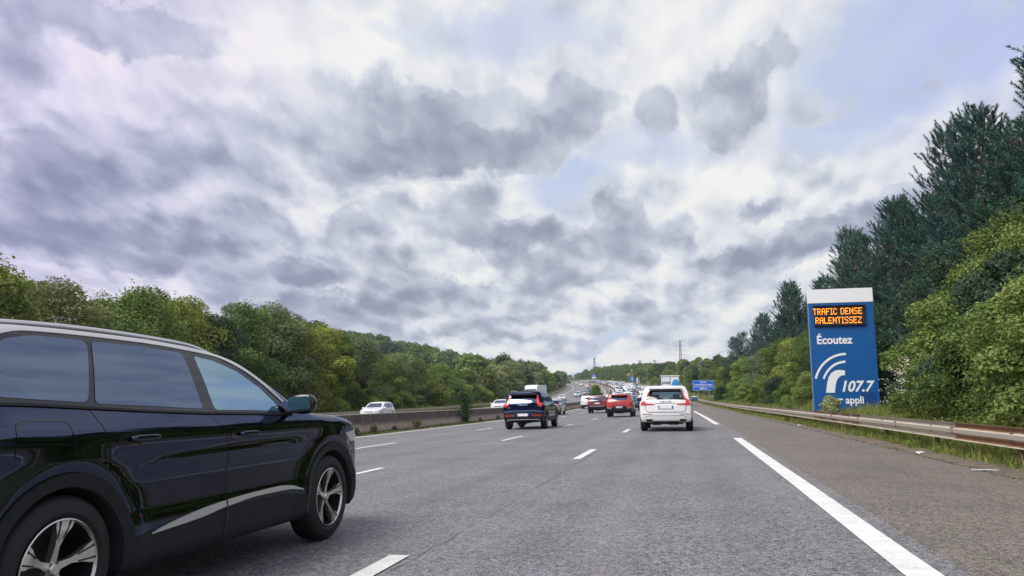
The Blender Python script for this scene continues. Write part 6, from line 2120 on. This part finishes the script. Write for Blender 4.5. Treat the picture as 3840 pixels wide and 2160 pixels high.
def lorry_oncoming():
    root = empty('articulated_lorry', (0, 0, 0))
    # x from rear to front, total 16 m
    MB().box((6.6, 0, 2.42), (13.2, 2.50, 2.85)).build('trailer_box', M_BOXWHITE, root, bevel=.03)
    MB().box((6.6, 0, .92), (12.6, .9, .16)).box((4.5, 0, .7), (3.6, 2.3, .4)).build('chassis', M_BOXFRAME, root)
    rail = MB().box((6.6, 1.262, .985), (13.2, .02, .09)).box((6.6, 1.262, 3.82), (13.2, .02, .07)).build('side_rail', M_SATIN, root)
    # framed name on the side facing us
    sg = 1
    fr = MB().box((10.4, 1.262, 2.55), (1.95, .014, 1.25)).build('logo_panel', M_SATIN, root)
    MB().box((10.4, 1.272, 2.55), (1.80, .010, 1.10)).build('logo_ground', M_PLATE, fr)
    M = Matrix.Translation((10.4, 1.28, 2.5)) @ Matrix.Rotation(math.pi, 4, 'Z') @ Matrix.Rotation(math.pi / 2, 4, 'X')
    text_mesh('TIMAT', .62, M_NAVY, fr, 'lettering', .05, M=M, depth=.006, space=.8)
    c = MB().prism([(13.5, .55), (13.5, 3.55), (13.75, 3.75), (14.6, 3.72), (15.35, 3.25), (15.62, 2.2), (15.72, 1.1), (15.72, .42), (13.9, .42)], -1.22, 1.22, 'xz').build('cab', M_BOXWHITE, root, bevel=.06)
    ws = MB().prism([(-1.05, 1.62), (-1.02, 2.62), (1.02, 2.62), (1.05, 1.62)], 0, .05, 'yz').build('windscreen', M_PRIV, root, bevel=.01); ws.location = (15.66, 0, 0); ws.rotation_euler = (0, -.12, 0); ws.location = (15.86, 0, -.02)
    MB().box((15.60, 0, 2.88), (.30, 2.1, .10), M=Matrix.Rotation(.5, 3, 'Y')).build('sun_visor', M_BOXFRAME, root)
    MB().box((15.74, 0, 1.12), (.05, 1.5, .52)).build('grille', M_BOXFRAME, root, bevel=.01)
    for y_ in (-1, 1):
        MB().box((15.74, y_ * .95, .75), (.06, .40, .20)).build('headlamp', M_HEADLAMP, root, bevel=.02)
        MB().box((15.55, y_ * 1.40, 2.35), (.16, .24, .60)).tube((15.45, y_ * 1.2, 2.75), (15.5, y_ * 1.40, 2.6), .025).build('mirror', M_BOXFRAME, root, bevel=.02)
        MB().prism([(14.2, 1.75), (14.2, 2.65), (15.1, 2.65), (15.35, 1.75)], y_ * 1.215, y_ * 1.235, 'xz').build('side_window', M_FARGLASS, root)
    truck_wheels(root, (1.8, 3.1, 4.4, 12.4, 14.9))
    plate(root, (15.78, 0, .55), face='front')
    facing(root, -26.6, 148, 15.75)
    tag(root, 'white articulated lorry coming towards us on the opposite carriageway', 'lorry')
lorry_oncoming()

# ------------------------------------------------------------------ signs
M_SIGNBLUE = simple('sign_blue', (.004, .086, .285), .5, spec=.35, var=.10, vscale=.8)
M_SIGNBLUE2 = simple('sign_blue_patch', (.008, .05, .20), .5, spec=.35)
M_SIGNWHITE = simple('sign_white', (.74, .76, .78), .5, spec=.35, var=.05, vscale=1.5)
M_SIGNSIDE = simple('sign_edge', (.14, .24, .38), .5)
M_ROADBLUE = simple('road_sign_blue', (.01, .12, .60), .4)
M_LEDBOARD = simple('led_board', (.010, .010, .014), .5)
M_AMBER = simple('amber_led', (.9, .35, .02), .5, emis=(1.0, .26, .012, 1.7))
M_GALV = simple('galvanised_steel', (.33, .34, .35), .5, .5, var=.2, vscale=3)
M_GREYSTEEL = simple('pylon_steel', (.13, .15, .17), .6, .3)

FONT5 = {'T': ['11111', '00100', '00100', '00100', '00100', '00100', '00100'], 'R': ['11110', '10001', '10001', '11110', '10100', '10010', '10001'],
         'A': ['01110', '10001', '10001', '11111', '10001', '10001', '10001'], 'F': ['11111', '10000', '10000', '11110', '10000', '10000', '10000'],
         'I': ['111', '010', '010', '010', '010', '010', '111'], 'C': ['01110', '10001', '10000', '10000', '10000', '10001', '01110'],
         'D': ['11110', '10001', '10001', '10001', '10001', '10001', '11110'], 'E': ['11111', '10000', '10000', '11110', '10000', '10000', '11111'],
         'N': ['10001', '11001', '10101', '10101', '10011', '10001', '10001'], 'S': ['01111', '10000', '10000', '01110', '00001', '00001', '11110'],
         'L': ['10000', '10000', '10000', '10000', '10000', '10000', '11111'], 'Z': ['11111', '00001', '00010', '00100', '01000', '10000', '11111'], ' ': ['000'] * 7}
def dot_row(mb, txt, x0, z0, p, h_mul=1.0, y=-.0):
    x = x0
    for ch in txt:
        g_ = FONT5[ch]; w = len(g_[0])
        for r_, row in enumerate(g_):
            for c_, b in enumerate(row):
                if b == '1': mb.box((x + c_ * p, y, z0 - r_ * p * h_mul), (p * .80, .008, p * h_mul * .80))
        x += (w + 1) * p
    return x - x0 - p

def radio_sign():
    Wd, Hh, T = 3.06, 5.55, .34
    root = empty('radio_sign', (0, 0, 0))
    # local: x right, y away from the traffic, z up; front at y=0
    MB().box((0, T / 2, Hh / 2 - .32), (Wd, T, Hh - .64)).build('panel', M_SIGNBLUE, root, bevel=.012)
    MB().box((0, T / 2 - .004, Hh - .32), (Wd + .02, T + .02, .64)).build('top_band', M_SIGNWHITE, root, bevel=.012)
    MB().box((-Wd / 2 - .006, T / 2, Hh / 2 - .32), (.010, T * .9, Hh - .66)).build('side_sheet', M_SIGNSIDE, root)
    MB().box((0, .5, .25), (2.2, .12, .5)).box((-.9, .25, 0), (.16, .16, 1.6)).box((.9, .25, 0), (.16, .16, 1.6)).build('footing', M_GALV, root)
    bd = MB().box((-.10, -.045, 4.30), (2.42, .09, .90)).build('display_board', M_LEDBOARD, root, bevel=.015)
    MB().box((-.10, -.10, 4.77), (2.50, .12, .03)).build('display_visor', M_GLOSSBLK, bd)
    mb = MB(); p = .0345
    w1 = dot_row(MB(), 'TRAFIC DENSE', 0, 0, p); w2 = dot_row(MB(), 'RALENTISSEZ', 0, 0, p)
    dot_row(mb, 'TRAFIC DENSE', -w1 / 2 - .16, 4.635, p, 1.22, -.094)
    dot_row(mb, 'RALENTISSEZ', -w2 / 2 - .14, 4.225, p, 1.22, -.094)
    mb.build('led_lettering', M_AMBER, bd)
    def T_(x, z, y=-.006): return Matrix.Translation((x, y, z)) @ Matrix.Rotation(math.pi / 2, 4, 'X')
    text_mesh('Écoutez', .52, M_SIGNWHITE, root, 'lettering', .026, M=T_(-.40, 3.20), align='CENTER', depth=.01)
    text_mesh('107.7', .66, M_SIGNWHITE, root, 'lettering', .028, .28, M=T_(.46, 1.10), align='CENTER', depth=.01, space=1.0)
    text_mesh('sur appli', .46, M_SIGNWHITE, root, 'lettering', .024, M=T_(.02, .50), align='CENTER', depth=.01)
    # radio wave mark: two thin arcs and one thick hooked stem
    def arc_band(cx, cz, r0, r1, a0, a1, sx=1., n=26, cut=None):
        o = [(cx + r1 * sx * math.cos(R(a0 + (a1 - a0) * i / n)), cz + r1 * math.sin(R(a0 + (a1 - a0) * i / n))) for i in range(n + 1)]
        i_ = [(cx + r0 * sx * math.cos(R(a0 + (a1 - a0) * i / n)), cz + r0 * math.sin(R(a0 + (a1 - a0) * i / n))) for i in range(n + 1)][::-1]
        V = [(x, -.010, z) for x, z in o + i_[::-1]]; m = n + 1
        F = [(i, i + 1, m + i + 1, m + i) for i in range(n)]
        return V, F
    a = MB().add(*arc_band(.10, 1.02, 1.50, 1.60, 90, 163, 1.0)); a.build('wave_arc', M_SIGNWHITE, root)
    b = MB().add(*arc_band(.06, .95, 1.22, 1.32, 90, 156, .92)); b.build('wave_arc', M_SIGNWHITE, root)
    stem = []
    A = [(-.93, .84), (-.90, 1.05), (-.85, 1.30), (-.76, 1.55), (-.62, 1.74), (-.42, 1.84), (-.22, 1.86), (.02, 1.82)]
    B = [(-.52, .84), (-.50, 1.0), (-.46, 1.20), (-.40, 1.38), (-.30, 1.52), (-.18, 1.60), (-.08, 1.62), (-.02, 1.60)]
    V = [(x, -.010, z) for x, z in A + B]; n = len(A)
    MB().add(V, [(i, i + 1, n + i + 1, n + i) for i in range(n - 1)]).build('wave_stem', M_SIGNWHITE, root)
    MB().box((1.02, -.005, .50), (.68, .01, .70)).build('plain_square', M_SIGNBLUE2, root)
    root.scale = (.895, 1, 1)
    base = WT(7.13, 36.2)
    root.location = (base.x, base.y, .61)
    root.rotation_euler = (0, 0, R(-2.0))
    tag(root, 'tall blue radio sign with white top and amber TRAFIC DENSE RALENTISSEZ display', 'sign')
    return root
radio_sign()

def services_sign():
    root = empty('services_sign', (0, 0, 0))
    def T_(x, z): return Matrix.Translation((x, -.012, z)) @ Matrix.Rotation(math.pi / 2, 4, 'X')
    for (cz, hh) in ((3.15, 1.22), (2.14, .74)):
        pn = MB().box((0, .02, cz), (4.15, .03, hh)).build('panel', M_ROADBLUE, root, bevel=.004)
        b = MB()
        for s_ in (-1, 1):
            b.box((0, -.0, cz + s_ * (hh / 2 - .06)), (4.03, .012, .035)); b.box((s_ * 2.0, -.0, cz), (.035, .012, hh - .10))
        b.build('border', M_SIGNWHITE, pn)
    text_mesh('aire de', .40, M_SIGNWHITE, root, 'lettering', .02, M=T_(0, 3.42), depth=.01)
    text_mesh('Limours Briis /s Forges', .40, M_SIGNWHITE, root, 'lettering', .02, .2, M=T_(0, 2.92), depth=.01, space=.92)
    text_mesh('2000 m', .46, M_SIGNWHITE, root, 'lettering', .02, M=T_(0, 2.14), depth=.01)
    for x in (-1.1, 1.1): MB().box((x, .09, 1.4), (.12, .10, 4.2)).build('post', M_GALV, root)
    b = WT(7.6, 155); root.location = (b.x, b.y, b.z - .35 + .2)
    root.rotation_euler = (0, 0, heading(155) * .5)
    tag(root, 'small blue motorway services sign with white lettering on two posts', 'sign')
services_sign()

def far_signs():
    # blue and white board at the far bend
    root = empty('direction_sign', (0, 0, 0))
    MB().box((0, .03, 4.6), (3.9, .05, 2.3)).build('blue_panel', M_ROADBLUE, root)
    MB().box((0, .03, 2.65), (3.7, .05, 1.5)).build('white_panel', M_SIGNWHITE, root)
    MB().box((0, 0, 5.2), (.7, .02, .5)).box((0, 0, 4.4), (2.2, .02, .25)).build('symbols', M_SIGNWHITE, root)
    for x in (-1.2, 1.2): MB().box((x, .1, 2.4), (.16, .1, 4.9)).build('post', M_GALV, root)
    b = WT(8.5, 690); root.location = (b.x, b.y, b.z); root.rotation_euler = (0, 0, heading(690))
    tag(root, 'distant blue and white direction board above the far bend of the jam', 'sign')
    root = empty('direction_sign', (0, 0, 0))
    MB().box((0, .03, 2.75), (2.75, .05, 2.6)).build('blue_panel', M_ROADBLUE, root)
    MB().box((-.5, 0, 3.3), (.5, .02, .35)).box((.5, 0, 3.3), (.5, .02, .35)).box((0, 0, 2.5), (1.6, .02, .2)).build('symbols', M_SIGNWHITE, root)
    for x in (-.9, .9): MB().box((x, .1, 1.4), (.14, .1, 4.2)).build('post', M_GALV, root)
    b = WT(7.6, 455); root.location = (b.x, b.y, b.z); root.rotation_euler = (0, 0, heading(455))
    tag(root, 'distant dark blue board beside the tall lamp pole at the jam', 'sign')
    # warning lamps above it
    root = empty('warning_lights', (0, 0, 0))
    MB().tube((0, 0, 0), (0, 0, 6.4), .05).build('pole', M_GALV, root)
    for x, z in ((-.9, 5.4), (.3, 6.1), (.45, 5.2)):
        MB().lathe([(0, -.05), (.36, -.05), (.36, .05), (0, .05)], (x, 0, z), 14, 'Y').build('lamp', simple('warning_lamp_amber', (.85, .45, .2), .4) if 'warning_lamp_amber' not in MATS else MATS['warning_lamp_amber'], root)
    b = WT(7.2, 470); root.location = b; root.rotation_euler = (0, 0, heading(470))
    tag(root, 'cluster of small orange-white warning discs above the dark blue board', 'signal')
    # white roadside cabins
    for k, (o_, Y, w, h, lab) in enumerate([(9.6, 440, 1.7, 3.0, 'narrow white cabin right of the dark blue board'), (11.6, 432, 2.5, 2.2, 'low white roadside cabin, right of the narrower one')]):
        root = empty('roadside_cabin', (0, 0, 0))
        MB().box((0, 0, h / 2), (w, 2.0, h)).build('wall', M_SIGNWHITE, root, bevel=.03)
        MB().box((0, 0, h + .05), (w + .2, 2.2, .12)).build('roof', M_GALV, root)
        MB().box((0, -1.01, .95), (.8, .03, 1.9)).build('door', M_SIGNSIDE, root)
        b = WT(o_, Y); root.location = b; root.rotation_euler = (0, 0, heading(Y)); tag(root, lab, 'cabin')
    for o_, Y, hgt, lab, arm in ((7.0, 448, 8.6, 'tall pale lamp pole beside the dark blue board at the jam', True), (9.5, 392, 7.6, 'slim grey pole on the slope left of the lorry ahead', True)):
        root = empty('lamp_pole', (0, 0, 0))
        MB().tube((0, 0, 0), (0, 0, hgt), .11, .07, 10).build('pole', M_SIGNWHITE if Y > 400 else M_GALV, root)
        MB().box((-.25, 0, hgt + .05), (.75, .22, .14)).build('lamp_head', M_SIGNWHITE, root, bevel=.02)
        b = WT(o_, Y); root.location = b; tag(root, lab, 'pole')
    # reference marker posts on the median
    for o_, Y, lab in ((-13.3, 132, 'thin dark post standing on the median barrier above the red cars'),):
        root = empty('marker_post', (0, 0, 0))
        MB().tube((0, 0, .8), (0, 0, 2.5), .07, .07, 8).build('pole', M_GREYSTEEL, root)
        MB().box((0, 0, 2.45), (.18, .12, .25)).build('cap', M_GREYSTEEL, root)
        root.location = W(o_, Y); tag(root, lab, 'post')
    # little conifer-like shrub on the median
    plant(NB_KEEP, -13.6, 150, .75, 'dull green shrub on the median between the carriageways, above the dark red SUV', 'shrub', tint=(.9, .95, .7), dz=.3)
NB_KEEP = [o for o in bpy.data.objects if o.name.startswith('roadside_bush') and o.parent is None][0]
NB_KEEP['used'] = 1
far_signs()
for o in bpy.data.objects:
    if 'used' in o: del o['used']

# --- timber noise fence beyond the opposite carriageway
def noise_fence():
    M_WOOD = simple('fence_timber', (.38, .19, .08), .8, var=.35, vscale=.8)
    M_WOODPALE = simple('fence_concrete', (.44, .38, .30), .8)
    root = empty('noise_fence', W(-36.6, 330))
    inv = Matrix.Translation(-Vector(root.location))
    ys = np.arange(322, 432, 4.0)
    for a, b in zip(ys[:-1], ys[1:]):
        p, q = WT(-36.0, a), WT(-36.0, b); m = (p + q) / 2; d = q - p; ang = math.atan2(d.y, d.x)
        o = MB().box((0, 0, 1.35), (d.length - .16, .10, 2.7)).build('fence_panel', M_WOOD if a < 412 else M_WOODPALE, root)
        o.matrix_local = inv @ Matrix.Translation(m) @ Matrix.Rotation(ang, 4, 'Z')
        o = MB().box((0, 0, 1.42), (.16, .2, 2.9)).build('fence_post', M_WOODPALE, root)
        o.matrix_local = inv @ Matrix.Translation(p) @ Matrix.Rotation(ang, 4, 'Z')
    tag(root, 'orange-brown timber noise fence with pale posts beyond the opposite carriageway', 'fence')
noise_fence()

# --- lattice pylons and mast
def lattice(mb, z0, z1, w0, w1, n, r=.09):
    for i in range(n):
        a, b = i / n, (i + 1) / n
        za, zb = z0 + (z1 - z0) * a, z0 + (z1 - z0) * b; wa, wb = w0 + (w1 - w0) * a, w0 + (w1 - w0) * b
        ca = [(-wa, -wa), (wa, -wa), (wa, wa), (-wa, wa)]; cb_ = [(-wb, -wb), (wb, -wb), (wb, wb), (-wb, wb)]
        for k in range(4):
            j = (k + 1) % 4
            mb.tube((*ca[k], za), (*cb_[k], zb), r, r, 4, False)
            mb.tube((*ca[k], za), (*cb_[j], zb), r * .55, r * .55, 3, False); mb.tube((*ca[j], za), (*cb_[k], zb), r * .55, r * .55, 3, False)
            mb.tube((*ca[k], za), (*ca[j], za), r * .5, r * .5, 3, False)
def pylon(x, y, z, hgt, label, s=1.0, arms=((.62, 5.2), (.76, 5.0), (.885, 4.8)), cap=2.4, rz=0, r=.16):
    root = empty('power_pylon', (x, y, z), rz)
    mb = MB(); lattice(mb, 0, hgt * .55, hgt * .065, hgt * .026, 7, r); lattice(mb, hgt * .55, hgt * .97, hgt * .026, hgt * .016, 9, r * .8)
    mb.tube((0, 0, hgt * .96), (0, 0, hgt * 1.0), r, .02, 4)
    mb.build('tower', M_GREYSTEEL, root)
    for f, w in arms + ((.965, cap),):
        mb = MB(); zz = hgt * f
        for sg in (-1, 1):
            mb.tube((0, -.8, zz), (sg * w, 0, zz + .1), r * .7, r * .5, 4); mb.tube((0, .8, zz), (sg * w, 0, zz + .1), r * .7, r * .5, 4)
            mb.tube((0, 0, zz + 1.7), (sg * w, 0, zz + .15), r * .5, r * .4, 4)
            if f < .95: mb.tube((sg * w * .97, 0, zz), (sg * w * .97, 0, zz - 1.1), .14, .14, 5)
        mb.build('cross_arm', M_GREYSTEEL, root)
    return tag(root, label, 'pylon')
pylon(-7.0, 800, 22, 41, 'tall steel lattice electricity pylon standing above the trees right of the lorry', arms=((.617, 5.9), (.737, 5.6), (.84, 5.2)), cap=3.4, rz=.15, r=.17)
pylon(-92, 1500, 30, 49, 'tiny distant pylon left of the tall pylon, its top just above the trees', arms=((.82, 9), (.93, 7)), cap=3, rz=.6, r=.3)
pylon(-63, 1500, 30, 49, 'tiny distant pylon nearer to the tall pylon, its top just above the trees', arms=((.82, 9), (.93, 7)), cap=3, rz=.6, r=.3)
def mast():
    root = empty('telecom_mast', (-110, 905, 34))
    mb = MB(); lattice(mb, 0, 17.5, 1.0, .5, 9, .12); mb.build('tower', M_GREYSTEEL, root)
    mb = MB()
    for k in range(6):
        a = k * 1.047
        mb.box((1.0 * math.cos(a), 1.0 * math.sin(a), 15.6), (.4, .3, 2.4), a)
        mb.box((.9 * math.cos(a + .4), .9 * math.sin(a + .4), 12.2), (.4, .3, 1.6), a)
    mb.build('antennas', M_GREYSTEEL, root)
    MB().tube((0, 0, 17), (0, 0, 20), .06).build('rod', M_GREYSTEEL, root)
    tag(root, 'telecom mast on the skyline above the far bend', 'mast')
mast()
def wires():
    M = M_GREYSTEEL
    k = 0
    for f, w in ((.617, 5.9), (.737, 5.6), (.84, 5.2)):
        a = Vector((-7.0 + w, 800, 22 + 41 * f - 1)); b = Vector((210, 720, 22 + 41 * f + 6)); mb = MB(); prev = a
        for i in range(1, 15):
            u = i / 14; p = a.lerp(b, u); p.z -= 9 * 4 * u * (1 - u) / 2
            mb.tube(prev, p, .045, .045, 3, False); prev = p
        o = mb.build('power_line', M); tag(o, ['lowest', 'middle', 'highest'][k] + ' power line running right from the tall pylon', 'power line'); k += 1
wires()

# --- litter on the shoulder edge
def litter():
    M_LIT = simple('pale_debris', (.62, .64, .66), .5)
    M_BRN = simple('brown_debris', (.25, .17, .10), .9)
    def flat(name, pts, o_, Y, rz, lab, mat, th=.02, tilt=0):
        ob = MB().prism(pts, 0, th, 'xy').build(name, mat, None, bevel=.003)
        p = W(o_, Y, .02); ob.location = p; ob.rotation_euler = (tilt, .04, rz); tag(ob, lab, 'debris')
    flat('plastic_strip', [(-.24, -.02), (.22, -.035), (.26, 0), (.1, .03), (-.22, .012)], 4.46, 13.2, .35, 'long pale plastic strip lying at the edge of the hard shoulder', M_LIT, .014)
    flat('plastic_scrap', [(-.16, -.04), (.02, -.06), (.17, .0), (.12, .06), (-.03, .02), (-.13, .05)], 4.62, 17.0, 1.0, 'small crumpled pale scrap beside the grass, beyond the long strip', M_LIT, .03, .3)
    flat('plastic_scrap', [(-.06, -.04), (.07, -.03), (.05, .05), (-.05, .04)], 4.66, 33.5, .2, 'tiny white scrap far along the shoulder edge', M_LIT, .05)
    flat('bark_scrap', [(-.10, -.02), (.09, -.03), (.11, .02), (-.08, .03)], 4.5, 20.5, -.4, 'small brown scrap on the shoulder edge', M_BRN, .03)
    rr = random.Random(4); mb = MB()
    for i in range(420):
        Y = 5 + 40 * rr.random() ** 1.5; o_ = 4.42 + abs(rr.gauss(0, .12)); s_ = rr.uniform(.008, .028)
        p = W(o_, Y, .012); mb.box(p, (s_ * 1.4, s_, s_ * .7), rr.random() * 3)
    for i in range(260):
        Y = 14 + 45 * rr.random(); o_ = -12.45 - rr.random() * .2; s_ = rr.uniform(.02, .05)
        p = W(o_, Y, .012); mb.box(p, (s_ * 1.4, s_, s_ * .6), rr.random() * 3)
    o = mb.build('loose_gravel', M_GRIT); tag(o, kind='stuff')
litter()

# ------------------------------------------------------------------ thin summer haze
def haze():
    m = bpy.data.materials.new('haze_air'); m.use_nodes = True
    for n in list(m.node_tree.nodes): m.node_tree.nodes.remove(n)
    g = NT(m.node_tree); out = g.node('ShaderNodeOutputMaterial'); v = g.node('ShaderNodeVolumePrincipled')
    v.inputs['Color'].default_value = (.72, .86, 1.0, 1); v.inputs['Density'].default_value = .00016; v.inputs['Anisotropy'].default_value = .2
    m.node_tree.links.new(v.outputs[0], out.inputs[1])
    o = MB().box((-60, 660, 58), (2560, 2240, 130)).build('haze', m)
    tag(o, kind='stuff')
haze()
SC.cycles.volume_bounces = 0
